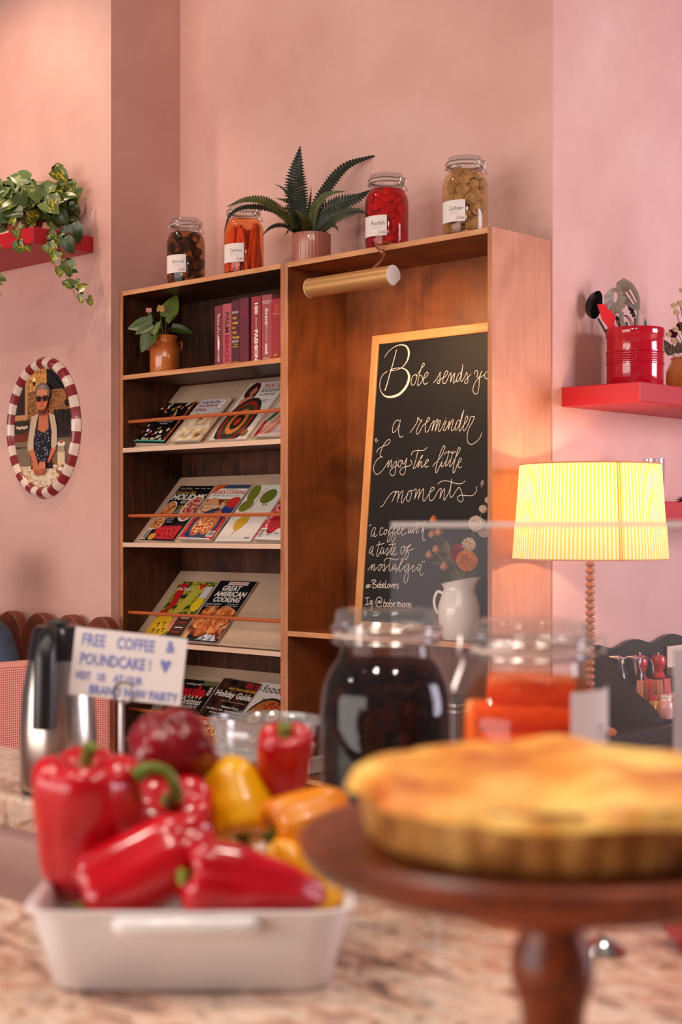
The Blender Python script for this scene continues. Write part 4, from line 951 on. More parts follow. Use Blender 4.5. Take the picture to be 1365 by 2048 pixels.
FR = [([(655,740),(630,560),(615,400),(612,280),(645,55)], 108, [0,0,.02,.03,.03], 1, 26),
 ([(720,740),(770,560),(850,400),(1000,220),(1180,145),(1285,120)], 56, [0,.02,.04,.06,.08,.08], 1, 30),
 ([(730,740),(800,610),(950,520),(1100,470),(1215,400)], 86, [0,-.02,-.05,-.06,-.05], 1, 24),
 ([(715,740),(760,560),(830,460),(920,420),(1005,416)], 44, [0,-.04,-.07,-.09,-.1], 2, 22),
 ([(640,740),(540,620),(430,530),(320,480),(190,485),(58,535)], 58, [0,-.05,-.09,-.11,-.12,-.12], 2, 30),
 ([(630,740),(500,600),(330,540),(180,545),(80,610),(35,735)], 34, [0,-.02,-.06,-.1,-.12,-.12], 1, 26),
 ([(680,740),(640,640),(585,570),(500,545)], 66, [0,-.06,-.1,-.13], 0, 18),
 ([(640,745),(560,700),(470,685),(400,710),(338,770)], 34, [0,-.05,-.1,-.13,-.14], 1, 20),
 ([(690,730),(640,580),(560,500),(450,468)], 40, [0,.02,.02,.0], 2, 18),
 ([(640,700),(580,500),(520,400),(440,353)], 30, [0,.06,.09,.1], 0, 18),
 ([(760,740),(850,690),(920,690),(955,735)], 34, [0,-.05,-.09,-.11], 0, 14),
 ([(760,740),(880,640),(1010,590),(1110,570),(1180,590)], 70, [0,-.05,-.09,-.1,-.1], 0, 22),
 ([(660,740),(620,690),(560,720),(525,765)], 34, [0,-.08,-.12,-.13], 0, 12),
 ([(700,700),(720,560),(730,450),(735,375)], 20, [0,.05,.07,.08], 2, 14),
 ([(700,740),(690,660),(650,600),(600,560)], 60, [0,-.1,-.13,-.14], 2, 16)]
for pts, hw, dd, mi, nl in FR:
    W3 = [at_d(FZ[0] + u / FZ[2], FZ[1] + v / FZ[2], fd + q) - fp for (u, v), q in zip(pts, dd)]
    W3[0] = Vector((W3[0].x * 0.35, W3[0].y * 0.35, Hp - 0.02))
    path = [Vector(q) for q in smooth_path([tuple(q) for q in W3], 8)]
    hwm = hw / FZ[2] * fd / FPX
    mb = MB(); mb.tube(path, [0.0022 * (1 - 0.7 * i / len(path)) for i in range(len(path))], 5)
    cum = [0.0]
    for a, b in zip(path, path[1:]): cum.append(cum[-1] + (b - a).length)
    tot = cum[-1]; nl2 = int(nl * 1.15)
    tocam = -FWD
    for k in range(nl2):
        t = 0.10 + 0.89 * k / (nl2 - 1); s = t * tot
        i = max(j for j in range(len(cum)) if cum[j] <= s + 1e-9); i = min(i, len(path) - 2)
        f = (s - cum[i]) / max(1e-6, cum[i + 1] - cum[i]); p = path[i].lerp(path[i + 1], f); tg = (path[i + 1] - path[i]).normalized()
        side = tg.cross(tocam + UP * 0.3)
        if side.length < 0.05: side = RGT.copy()
        side.normalize(); nrm = side.cross(tg).normalized()
        wl = hwm * min(1.0, (math.sin(PI * min(1, (t + 0.18) / 1.18) ** 0.9)) * 1.08 + 0.04); ww = tot / nl2 * 0.46
        for sg in (-1, 1):
            d = (side * sg + tg * 0.28 - nrm * (0.12 if sg > 0 else -0.05)).normalized()
            a0 = p - tg * ww; a1 = p + tg * ww * 0.9
            tip = p + d * wl; mid0 = p + d * wl * 0.6 - tg * ww * 1.05 + nrm * 0.002; mid1 = p + d * wl * 0.6 + tg * ww * 1.0 + nrm * 0.002
            mb.add([a0, mid0, tip, mid1, a1], [(0, 1, 2, 3, 4)])
    part('frond', mb, FERN_M[mi], fern, smooth=False)

# ------------------------------------------------------------------ brass picture light clipped to the cabinet
pA = at_Y(622, 571, 3.80); pB = at_Y(786, 556, 3.80)
zt = (pA.z + pB.z) / 2; pA.z = zt; pB.z = zt
tc0 = (pA + pB) / 2; hl = (pB.x - pA.x) / 2
pl = thing('picture_light', 'brushed brass tube picture light hooked over the cabinet top', 'lamp', tc0)
BRASS = M((232, 176, 112), 0.42, metal=0.8, name='brass')
RT = 0.034
mb = MB(); a0, a1 = math.radians(-40), math.radians(250)    # opening faces down and back
n = 26
for rr, flip in ((RT, False), (RT - 0.0015, True)):
    vs = []; fs = []
    for i in range(n + 1):
        a = a0 + (a1 - a0) * i / n + math.radians(-55)
        for x in (-hl, hl): vs.append((x, -rr * math.cos(a), rr * math.sin(a)))
    for i in range(n):
        q = (2 * i, 2 * i + 1, 2 * i + 3, 2 * i + 2); fs.append(q if not flip else q[::-1])
    mb.add(vs, fs)
part('shade', mb, BRASS, pl, angle=60)
for x in (-hl, hl):
    mb = MB(); pts = [(x, -RT * 1.03 * math.cos(a0 + (a1 - a0) * i / n + math.radians(-55)), RT * 1.03 * math.sin(a0 + (a1 - a0) * i / n + math.radians(-55))) for i in range(n + 1)]
    s = 1 if x > 0 else -1
    mb.add(pts + [(p[0] + 0.004 * s, p[1], p[2]) for p in pts], [tuple(range(n + 1)), tuple(range(2 * n + 1, n, -1))] + [(i, i + 1, n + 2 + i, n + 1 + i) for i in range(n)])
    part('end_cap', mb, M((206, 190, 176), 0.5, name='cap_metal'), pl, angle=50)
part('bulb_tube', MB().tube([(-hl * 0.9, 0.004, -0.004), (hl * 0.9, 0.004, -0.004)], 0.008, 10), M((240, 220, 180), 0.4, name='lamp_glass'), pl)
arm0 = at_Y(745, 546, 3.80) - tc0; arm1 = at_Y(767, 497, YF - 0.004) - tc0
zr = ZTOP - tc0.z
path = smooth_path([(arm0.x, 0, RT * 0.9), (arm0.x + 0.01, 0.05, RT + 0.05), (arm1.x - 0.01, YF - 3.80 - 0.03, zr - 0.005), (arm1.x, YF - 3.80 - 0.006, zr + 0.010), (arm1.x + 0.015, YF - 3.80 + 0.05, zr + 0.006)], 6)
part('arm', MB().tube(path, 0.005, 9), M((176, 108, 78), 0.35, metal=0.7, name='copper_arm'), pl)
mid = path[len(path) // 3]
part('joint', MB().ball(mid, 0.011, 12, 8), M((176, 108, 78), 0.35, metal=0.7, name='copper_arm'), pl)
ld = bpy.data.lights.new('picture_light_bulb', 'AREA'); ld.shape = 'RECTANGLE'; ld.size = hl * 1.8; ld.size_y = 0.02; ld.energy = 5.0; ld.color = (1.0, 0.60, 0.28)
lo = bpy.data.objects.new('picture_light_bulb', ld); col.objects.link(lo); lo.parent = pl
lo.location = (0, 0.012, -0.014)
lo.rotation_euler = Vector((0, 0.6, -0.8)).to_track_quat('-Z', 'Y').to_euler()

# ------------------------------------------------------------------ anthurium in the orange jar
ap = Vector((at_Y(330, 742, 4.055).x, 4.055, SH[0] + 0.0004)); ad = (ap - EYE).dot(FWD)
an = thing('potted_anthurium', 'small leafy anthurium in an orange-brown glazed jar on the top shelf', 'plant', ap)
ORG = M((206, 112, 44), 0.22, coat=0.5, c2=(176, 84, 28), nscale=14, name='orange_glaze')
r1 = 0.0635
part('pot', MB().lathe([(0, 0), (r1 * .95, 0), (r1, 0.006), (r1, 0.10), (r1 * .96, 0.112), (r1 * .84, 0.124), (r1 * .78, 0.132), (r1 * .80, 0.145), (r1 * .9, 0.158), (r1 * .86, 0.16), (r1 * .72, 0.15), (0, 0.145)], 40), ORG, an, angle=50)
for sg, px in ((1, 300), (-1, 0)):
    h = camdir(-0.8, 0, 0.55) if sg == 1 else camdir(0.85, 0, -0.5)
    t = Vector((-h.y, h.x, 0))
    part('handle', MB().tube(smooth_path([h * r1 * .92 + t * 0.026 + UP * 0.10, h * r1 * 1.1 + t * 0.02 + UP * 0.135, h * r1 * 1.12 + UP * 0.14, h * r1 * 1.1 - t * 0.02 + UP * 0.13, h * r1 * .95 - t * 0.03 + UP * 0.10], 5), 0.005, 8), ORG, an)
LEAFM = M((74, 94, 28), 0.38, noise=0.25, nscale=25, name='leaf'); LEAFM2 = M((104, 118, 38), 0.38, noise=0.2, nscale=25, name='leaf')
def leaf_mesh(name, mat, heart=0.25, fold=0.16, droop=0.18, wid=0.36):
    """unit leaf: stem at the origin, tip at +Y 1, face +Z"""
    rows = 7; vs = []; fs = []
    for i in range(rows + 1):
        t = i / rows; w = wid * (math.sin(PI * min(1, t ** 0.62)) ** 0.85 if 0 < t < 1 else 0.0)
        y = t; z = -droop * t * t
        back = -heart * max(0, 1 - t * 3.2)
        vs += [(-w, y + back * (1 if i else 0), z + fold * w), (-w * .5, y + back * .4, z + fold * w * .35), (0, y, z - 0.01), (w * .5, y + back * .4, z + fold * w * .35), (w, y + back * (1 if i else 0), z + fold * w)]
    for i in range(rows):
        for k in range(4):
            a = i * 5 + k; fs.append((a, a + 1, a + 6, a + 5))
    return MB().add(vs, fs).mesh(name, mat, angle=80)
lm = [leaf_mesh('leaf', LEAFM), leaf_mesh('leaf', LEAFM2)]
def place_leaf(parent, me, base, tip, normal, width=1.0, name='leaf', org=Vector((0, 0, 0))):
    y = (tip - base); L = y.length; y.normalize()
    x = y.cross(normal).normalized(); z = x.cross(y)
    o = link(bpy.data.objects.new(name, me), parent)
    o.matrix_local = basis(x * L * width, y * L, z * L, base - org)
    return o
AZ = (240, 580, 8.53)
def apt(u, v, q=0.0): return at_d(AZ[0] + u / AZ[2], AZ[1] + v / AZ[2], ad + q)
rim = ap + UP * 0.15
LV = [((800, 480), (960, 60), 0.62, 1, .02), ((560, 560), (120, 628), 0.55, 0, -.06), ((560, 590), (250, 735), 0.5, 0, -.07), ((560, 700), (345, 1050), 0.62, 0, -.07), ((560, 760), (680, 520), 0.4, 1, -.08),
      ((520, 600), (500, 370), 0.5, 0, -.03), ((880, 640), (1260, 715), 0.4, 0, .03), ((800, 540), (915, 420), 0.6, 1, .0), ((690, 660), (600, 520), 0.45, 0, .02)]
for (b, t, w, mi, q) in LV:
    bp_, tp = apt(*b, q), apt(*t, q * 1.2)
    place_leaf(an, lm[mi], bp_, tp, (-FWD + UP * 0.3), w * 1.5, org=ap)
    part('stem', MB().tube(smooth_path([rim - ap - UP * 0.01 + camdir(0.02 * (b[0] - 800) / 300, 0, 0.01), (rim - ap).lerp(bp_ - ap, 0.6) + UP * 0.012, bp_ - ap], 5), 0.0015, 5), LEAFM2, an)
for (b, tpx, cc) in (((690, 370), (700, 245), (190, 140, 60)), ((500, 375), (490, 300), (206, 130, 130))):
    bp_ = apt(*b, 0)
    for sg in (-0.5, 0.5):
        place_leaf(an, leaf_mesh('bract', M(cc, 0.5, name='bract')), bp_, apt(tpx[0] + sg * 80, tpx[1], 0), -FWD, 1.2, 'bract', ap)
    part('stem', MB().tube(smooth_path([rim - ap - UP * 0.01, (rim - ap).lerp(bp_ - ap, 0.5) + camdir(-0.004, 0, 0), bp_ - ap], 5), 0.0015, 5), LEAFM2, an)

# ------------------------------------------------------------------ pitcher and cut flowers in the cabinet
pp = Vector((at_Y(919, 1270, 4.055).x, 4.055, CAB_Z + 0.0004)); pd = (pp - EYE).dot(FWD); kpx = pd / FPX
pt = thing('pitcher', 'white enamel pitcher with grey rim in front of the chalkboard', 'pitcher', pp)
CER = M((236, 222, 208), 0.22, coat=0.4, name='white_enamel')
prof_px = [(32, 0), (34, 2), (41, 32), (43, 52), (42, 68), (37, 85), (32.5, 97), (31.5, 106), (35, 114), (37.5, 120)]
prof = [(r * kpx, z * kpx) for r, z in prof_px]
sd = camdir(0.92, 0, 0.38); sa = math.atan2(sd.y, sd.x)
def spout(a, z):
    k = max(0, (z / kpx - 98) / 22); dlt = (a - sa + PI) % (2 * PI) - PI
    return 1 + 0.28 * k * math.exp(-(dlt / 0.45) ** 2) - 0.03 * k * math.sin(dlt) ** 2
mb = MB(); mb.lathe([(0, 0.001)] + prof, 48, fn=spout); nv = len(mb.v)
for i, p in enumerate(mb.v):
    zz = p.z / kpx
    if zz > 100:
        a = math.atan2(p.y, p.x); dlt = (a - sa + PI) % (2 * PI) - PI
        p.z += 8 * kpx * math.cos(dlt) * (zz - 100) / 20
part('body', mb, CER, pt, angle=60)
rimv = mb.v[nv - 48:]
part('rim', MB().tube([Vector(p) for p in rimv], 0.0022, 6, closed=True), M((110, 100, 84), 0.35, metal=0.4, name='rim_metal'), pt)
hd = -sd
part('handle', MB().tube(smooth_path([hd * 33 * kpx + UP * 92 * kpx, hd * 46 * kpx + UP * 95 * kpx, hd * 53 * kpx + UP * 78 * kpx, hd * 50 * kpx + UP * 60 * kpx, hd * 42 * kpx + UP * 50 * kpx], 6), 0.0052, 8), CER, pt)
PZ = (830, 960, 6.0235)
def ppt(u, v, q=0.0): return at_d(PZ[0] + u / PZ[2], PZ[1] + v / PZ[2], pd + q)
mouth = pp + UP * 0.20
STEMG = M((86, 80, 36), 0.6, name='flower_stem'); STEMB = M((110, 74, 46), 0.7, name='dry_stem')
def flower(name, label, cat, head, build, stemmat, group=None, r=0.0014, parts=None):
    o = thing(name, label, cat, mouth, group=group)
    hloc = head - mouth
    base = camdir(0.02 * (1 if hloc.dot(RGT) > 0 else -1), 0, 0) - UP * 0.10
    part('stem', MB().tube(smooth_path([base, Vector((0, 0, 0)) + camdir(hloc.dot(RGT) * 0.22, 0.01, 0), hloc * 0.6 + UP * 0.01, hloc], 6), r, 6), stemmat, o)
    build(o, hloc)
    return o
def petals_ball(cc, R, rows, npet, ln):
    def f(o, h):
        nrm = camdir(0.1, 0.25, 0.95)
        q = nrm.to_track_quat('Z', 'Y').to_matrix().to_4x4()
        mb = MB()
        for i in range(rows):
            el = math.radians(8 + 78 * i / (rows - 1)); k = max(5, int(npet * math.cos(el) + 3))
            for j in range(k):
                a = 2 * PI * (j + 0.5 * (i % 2)) / k
                d = Vector((math.cos(a) * math.cos(el), math.sin(a) * math.cos(el), math.sin(el) * 0.62))
                t = Vector((-math.sin(a), math.cos(a), 0)); w = R * 0.20
                p0 = d * R * (1 - ln); p1 = d * R; u = Vector((0, 0, 1)) * R * 0.08
                mb.add([h + q @ p for p in (p0 - t * w * .5, p0.lerp(p1, .7) - t * w, p1 + u * .4 - t * w * .4, p1 + u * .4 + t * w * .4, p0.lerp(p1, .7) + t * w, p0 + t * w * .5)], [(0, 1, 2, 3, 4, 5)])
        mb.ball(h, R * 0.55, 10, 7)
        part('bloom', mb, M(cc, 0.6, noise=0.18, nscale=120, name='petal'), o, smooth=False)
    return f
flower('orange_dahlia', 'large orange pompon flower in the white pitcher', 'flower', ppt(628, 978, -.09), petals_ball((244, 142, 56), 0.038, 8, 20, 0.4), STEMG)
flower('red_dahlia', 'crimson pompon flower behind the orange one', 'flower', ppt(530, 880, -.03), petals_ball((176, 22, 52), 0.032, 8, 20, 0.4), STEMG)
flower('cream_flower', 'cream cup-shaped flower above the orange pompon', 'flower', ppt(650, 780, -.03), petals_ball((236, 206, 170), 0.026, 5, 9, 0.6), STEMG)
flower('white_daisy', 'white daisy on the tallest stem in the pitcher', 'flower', ppt(822, 350, .0), petals_ball((240, 218, 200), 0.015, 4, 14, 0.8), STEMG)
for (u, v, R, q) in ((745, 530, .030, .0), (835, 610, .026, .01), (880, 240, .012, .02)):
    flower('white_chrysanthemum', 'white shaggy chrysanthemum in the pitcher beside the cabinet side', 'flower', ppt(u, v, q), petals_ball((240, 220, 202), R, 4, 16, 0.75), STEMG, 'white chrysanthemums in the pitcher')
def globe(cc, R):
    def f(o, h):
        fn = lambda d: 1 + 0.12 * (math.sin(19 * d.x) * math.sin(17 * d.y) + math.sin(21 * d.z))
        part('bloom', MB().ball(h, R, 18, 12, fn=fn), M(cc, 0.8, noise=0.25, nscale=200, name='globe_bloom'), o, angle=20)
    return f
for i, (u, v, R, q) in enumerate(((210, 655, .0135, .0), (290, 630, .0145, .0), (262, 838, .0145, -.02), (175, 902, .013, -.02), (358, 1042, .0145, -.05))):
    flower('globe_amaranth', 'dusty pink dried globe flower in the pitcher', 'flower', ppt(u, v, q), globe((186, 124, 92), R), STEMB, 'dusty pink globe flowers')
flower('orange_globe_flower', 'bright orange spiky globe flower reaching above the glass edge', 'flower', ppt(230, 480, .01), globe((214, 122, 50), 0.0135), STEMB)
def foliage(tips):
    def f(o, h):
        for (b, t, w) in tips: place_leaf(o, lm_f, ppt(*b, -.02), ppt(*t, -.03), -FWD + UP * .2, w, 'leaf', mouth)
    return f
lm_f = leaf_mesh('leaf', M((104, 96, 46), 0.55, noise=0.2, nscale=40, name='dull_leaf'))
flower('leafy_stem', 'olive leafy stem among the pitcher flowers', 'foliage', ppt(375, 860, -.01), foliage([((365, 880), (385, 735), 1.1), ((385, 1000), (420, 880), .9), ((450, 1050), (420, 890), .8), ((340, 1000), (290, 900), .7), ((310, 1020), (195, 990), .5), ((500, 1220), (480, 1040), .9), ((540, 1200), (600, 1060), .9), ((560, 1190), (760, 1100), .45), ((490, 1230), (560, 1110), .9)]), STEMG)

# ------------------------------------------------------------------ red wall shelves
REDP = M((190, 22, 34), 0.45, noise=0.06, nscale=200, name='red_lacquer')
def wall_shelf(label, x0, x1, y0, y1, z0, z1):
    o = thing('wall_shelf', label, 'shelf', ((x0 + x1) / 2, (y0 + y1) / 2, z0))
    part('board', MB().box(-(x1 - x0) / 2, (x1 - x0) / 2, -(y1 - y0) / 2, (y1 - y0) / 2, 0, z1 - z0), REDP, o, smooth=False, bevel=0.003)
    return o
SLZ = ZC + 1.256
wall_shelf('red floating shelf holding the trailing pothos', -7.2, -5.178, 3.61, WL_Y - 0.0005, SLZ - 0.068, SLZ)
SRZ = ZC + 0.502
wall_shelf('red floating shelf holding the red utensil crock', WR_X + 0.0005, -2.738, 4.354, 6.6, SRZ - 0.068, SRZ)
SR2 = ZC + 0.099
wall_shelf('lower red floating shelf behind the yellow lampshade', WR_X + 0.0005, -2.738, 4.42, 6.6, SR2 - 0.068, SR2)

# ------------------------------------------------------------------ trailing pothos
def pothos_mat(i, base, var, thr):
    m, nt, b = new_mat('variegated_leaf')
    tc = nt.nodes.new('ShaderNodeTexCoord'); mp = nt.nodes.new('ShaderNodeMapping'); mp.inputs['Location'].default_value = (i * 3.1, i * 1.7, 0); mp.inputs['Scale'].default_value = (3.2, 1.3, 1)
    mp.inputs['Rotation'].default_value = (0, 0, 0.5)
    n = nt.nodes.new('ShaderNodeTexNoise'); n.inputs['Scale'].default_value = 2.0; n.inputs['Detail'].default_value = 4
    nt.links.new(tc.outputs['Object'], mp.inputs['Vector']); nt.links.new(mp.outputs['Vector'], n.inputs['Vector'])
    r = nt.nodes.new('ShaderNodeValToRGB'); e = r.color_ramp.elements
    e[0].position = thr; e[0].color = lin(base); e[1].position = thr + 0.1; e[1].color = lin(var)
    nt.links.new(n.outputs['Fac'], r.inputs['Fac']); nt.links.new(r.outputs['Color'], b.inputs['Base Color'])
    b.inputs['Roughness'].default_value = 0.3
    return m
PM = [pothos_mat(0, (78, 98, 28), (206, 192, 80), 0.56), pothos_mat(1, (86, 102, 28), (214, 194, 60), 0.50), pothos_mat(2, (54, 70, 28), (150, 150, 60), 0.62), pothos_mat(3, (112, 132, 70), (220, 208, 140), 0.56)]
plm = [leaf_mesh('leaf', m, heart=0.3, fold=0.22, droop=0.25, wid=0.40) for m in PM]
po = Vector((-5.47, 3.77, SLZ + 0.0004))
pot = thing('pothos', 'variegated trailing pothos in a terracotta pot on the left red shelf', 'plant', po)
part('pot', MB().lathe([(0, 0), (0.06, 0), (0.085, 0.11), (0.09, 0.115), (0.09, 0.13), (0.08, 0.13), (0.075, 0.115), (0, 0.115)], 32), M((168, 84, 58), 0.7, name='terracotta'), pot, angle=50)
part('soil', MB().lathe([(0.074, 0.116), (0, 0.122)], 20), M((50, 34, 24), 0.9, noise=0.4, nscale=200, name='soil'), pot)
r = random.Random(21); pod = (po - EYE).dot(FWD); ctr = po + UP * 0.15
VINE = M((112, 100, 40), 0.6, name='vine')
TZ = (0, 320, 6.2)
def tpt(u, v, d): return at_d(TZ[0] + u / TZ[2], TZ[1] + v / TZ[2], d)
cnt = 0
for k in range(150):
    # foliage mound in front of and above the pot
    a = r.uniform(-0.15, PI + 0.15); rad = math.sqrt(r.uniform(0.03, 1))
    u = 370 + 500 * rad * math.cos(a); v = 560 - 340 * rad * math.sin(a) + r.uniform(0, 300) * (1 - 0.5 * rad)
    q = r.uniform(-0.16, 0.10) * (1.1 - 0.6 * rad)
    b = tpt(u, v, pod + q - 0.03)
    L = r.uniform(0.068, 0.100)
    dirn = camdir((u - 450) / 500 + r.uniform(-.7, .7), r.uniform(-0.9, 0.35), r.uniform(-0.1, 0.6)).normalized()
    nrm = (camdir(r.uniform(-.5, .5), r.uniform(0.1, 0.8), r.uniform(0.5, 1.0))).normalized()
    if abs(nrm.dot(dirn)) > 0.85: nrm = -FWD
    tip = b + dirn * L
    if tip.y > WL_Y - 0.012 or b.y > WL_Y - 0.012: continue
    if min(b.z, tip.z) < SLZ + 0.01 and max(b.y, tip.y) > 3.60: continue
    place_leaf(pot, plm[r.choice([0, 0, 1, 2, 3, 3])], b, tip, nrm, r.uniform(0.95, 1.2), org=po)
    if k % 2 == 0:
        c = ctr + (b - ctr) * 0.25
        part('stem', MB().tube(smooth_path([c - po, (c.lerp(b, .6) + UP * 0.03) - po, b - po], 4), 0.0016, 5), VINE, pot)
HANG = [ # base, tip, depth offset, mesh
 ((175, 860), (240, 975), -.26, 1), ((140, 800), (190, 700), -.26, 1), ((215, 1010), (245, 1165), -.27, 0), ((235, 1030), (400, 1110), -.27, 1), ((215, 1010), (165, 1060), -.27, 0), ((330, 850), (445, 1000), -.26, 0), ((270, 790), (220, 860), -.26, 3),
 ((590, 900), (700, 1050), -.26, 0), ((560, 930), (560, 1090), -.27, 1), ((720, 930), (800, 1090), -.27, 1), ((790, 960), (905, 1160), -.27, 2), ((820, 960), (930, 1080), -.26, 0), ((760, 880), (830, 960), -.25, 2), ((600, 1010), (650, 1200), -.27, 1), ((880, 790), (975, 1030), -.18, 2), ((850, 560), (1005, 630), -.12, 2), ((860, 260), (900, 460), -.10, 1), ((700, 640), (850, 790), -.14, 2), ((640, 420), (675, 620), -.22, 1), ((660, 110), (850, 240), -.10, 1),
 ((720, 1130), (640, 1285), -.28, 1), ((745, 1320), (740, 1455), -.28, 1), ((835, 1240), (870, 1450), -.28, 0), ((890, 1240), (930, 1330), -.28, 1), ((900, 1370), (970, 1385), -.28, 2), ((940, 1530), (995, 1465), -.27, 3), ((910, 1560), (760, 1490), -.28, 0), ((970, 1610), (1080, 1525), -.28, 1), ((1010, 1660), (1000, 1780), -.28, 1), ((1000, 1650), (1035, 1690), -.27, 2), ((1110, 1680), (1140, 1740), -.28, 1), ((1110, 1720), (1135, 1810), -.28, 1), ((-30, 1440), (78, 1490), -.3, 0), ((-40, 1500), (30, 1550), -.3, 1), ((-40, 1640), (5, 1680), -.3, 0), ((-60, 1050), (15, 1120), -.3, 0)]
for (b, t, q, mi) in HANG:
    place_leaf(pot, plm[mi], tpt(*b, pod + q), tpt(*t, pod + q), camdir(r.uniform(-.3, .3), 0.35, 1), r.uniform(1.0, 1.25), org=po)
for pts in ([(640, 880), (720, 980), (790, 1100), (805, 1300), (830, 1480), (905, 1560), (960, 1610), (1010, 1650)], [(790, 1110), (860, 1240), (810, 1380), (900, 1510), (940, 1540)], [(905, 1600), (930, 1680), (965, 1700), (1030, 1725), (1110, 1725)], [(600, 1000), (610, 1120), (650, 1270), (710, 1330)], [(200, 850), (215, 1010), (240, 1100)], [(-60, 900), (-50, 1200), (-40, 1450), (-45, 1640)]):
    part('vine', MB().tube([Vector(q) - po for q in smooth_path([tuple(tpt(*p, pod - 0.275)) for p in pts], 5)], 0.0016, 5), VINE, pot)

# ------------------------------------------------------------------ oval framed photograph on the left wall
oc = at_Y(89, 856, WL_Y); OW, OH = 0.272, 0.316
op = thing('oval_picture', 'oval framed photograph of a woman kneading, red and white striped frame', 'picture', (oc.x, WL_Y - 0.001, oc.z))
CRM, MAR = M((232, 208, 190), 0.3, coat=0.4, name='cream_enamel'), M((140, 36, 44), 0.3, coat=0.4, name='maroon_enamel')
mb = MB(); NS = 36; SUB = 4; fw_ = 0.055
prof = []
for k in range(11):
    a = PI * k / 10; prof.append((1 - k / 10, 0.028 * math.sin(a) ** 0.8))
vs = []; fs = []; ms = []
tot = NS * SUB
for i in range(tot):
    a = 2 * PI * i / tot
    for (t, h) in prof:
        rx = OW - fw_ * (1 - t); rz = OH - fw_ * (1 - t)
        vs.append((rx * math.sin(a), -h - 0.002, rz * math.cos(a)))
for i in range(tot):
    j = (i + 1) % tot
    for k in range(10):
        fs.append((i * 11 + k, j * 11 + k, j * 11 + k + 1, i * 11 + k + 1)); ms.append(((i + 2) // SUB) % 2)
b0 = len(mb.v); mb.v += [Vector(p) for p in vs]; mb.f += [list(f) for f in fs]; mb.m += ms
part('frame', mb, [MAR, CRM], op, angle=50, label='red and white striped oval frame')
iw, ih = OW - fw_ + 0.004, OH - fw_ + 0.004
part('backing', MB().prism([(iw * 1.1 * math.cos(t * PI / 20), ih * 1.1 * math.sin(t * PI / 20)) for t in range(40)], 0, 0.006, mat=basis((1, 0, 0), (0, 0, 1), (0, -1, 0))), M((80, 50, 36), 0.7, name='backing'), op, smooth=False)
class OvalPrint(Print):
    def poly(s, pts, c, faces=None):
        q = []
        for u, v in pts:     # keep inside the oval
            x, y = 2 * u - 1, 2 * v - 1; L = math.hypot(x, y)
            if L > 1: x, y = x / L, y / L
            q.append(((x + 1) / 2, (y + 1) / 2))
        Print.poly(s, q, c, faces)
p = OvalPrint(iw * 2, ih * 2); p.z = 0.0064
X = lambda u: (u - 150) / (810 - 150)
Yv = lambda v: 1 - (v - 300) / (1700 - 300)
def pg(pts, c): p.poly([(X(u), Yv(v)) for u, v in pts], c)
def pe(u, v, ru, rv, c, n=18):
    p.poly([(X(u + ru * math.cos(2 * PI * k / n)), Yv(v + rv * math.sin(2 * PI * k / n))) for k in range(n)], c)
def band(u0, v0, u1, v1, c):
    n = 10; pts = [(u0 + (u1 - u0) * k / n, v0) for k in range(n + 1)] + [(u1, v0 + (v1 - v0) * k / n) for k in range(1, n + 1)] + [(u1 - (u1 - u0) * k / n, v1) for k in range(1, n + 1)] + [(u0, v1 - (v1 - v0) * k / n) for k in range(1, n)]
    pg(pts, c)
p.ell(0.5, 0.5, 0.5, 0.5 * iw / ih, food_mat((96, 52, 28), (150, 92, 50), (186, 126, 74), 120), 48)
band(520, 270, 850, 560, (34, 26, 28)); band(300, 270, 520, 560, food_mat((150, 92, 40), (206, 140, 66), (226, 166, 90), 90)); pe(380, 425, 18, 30, (255, 226, 150)); pe(380, 470, 16, 26, (50, 30, 20))
band(150, 420, 275, 830, (52, 36, 30)); band(275, 430, 305, 880, (196, 140, 92)); band(150, 830, 300, 890, (196, 140, 92))
band(600, 800, 820, 1100, (50, 36, 32)); band(630, 1090, 820, 1130, (60, 46, 44)); band(600, 1130, 820, 1400, (120, 100, 80)); band(150, 900, 330, 1060, (56, 46, 36))
for k in range(5): pe(190 + k * 26, 975 + 10 * (k % 2), 16, 18, (216, 190, 160))
pg([(150, 1080), (330, 1030), (330, 1130), (150, 1180)], (120, 50, 34)); band(150, 1150, 340, 1470, (128, 108, 86)); band(170, 1210, 300, 1230, (90, 76, 60)); pe(205, 1220, 26, 14, (50, 40, 34))
for (u, v) in ((695, 830), (750, 850)): pe(u, v, 24, 30, (34, 26, 24)); band(u - 16, v, u + 16, v + 120, (44, 34, 30))
band(748, 600, 756, 740, (34, 26, 24)); pe(750, 735, 22, 36, (34, 26, 24))
pe(690, 1200, 44, 34, (232, 214, 196)); pe(692, 1180, 22, 12, (200, 40, 40)); band(650, 1290, 730, 1460, (222, 196, 160)); band(655, 1225, 725, 1300, (176, 150, 120))
band(180, 1440, 800, 1720, food_mat((120, 70, 36), (186, 136, 90), (226, 196, 160), 90))
pg([(240, 1450), (640, 1440), (700, 1560), (600, 1690), (470, 1705), (330, 1660), (230, 1540)], food_mat((186, 140, 96), (226, 196, 160), (240, 224, 204), 110))
pe(480, 1570, 110, 50, (240, 216, 180)); pe(280, 1520, 30, 26, (230, 204, 170)); pe(305, 1585, 28, 30, (206, 150, 96)); pe(236, 1485, 30, 30, (206, 150, 96)); pe(680, 1505, 44, 44, (150, 84, 44)); pe(682, 1490, 30, 24, (230, 214, 196))
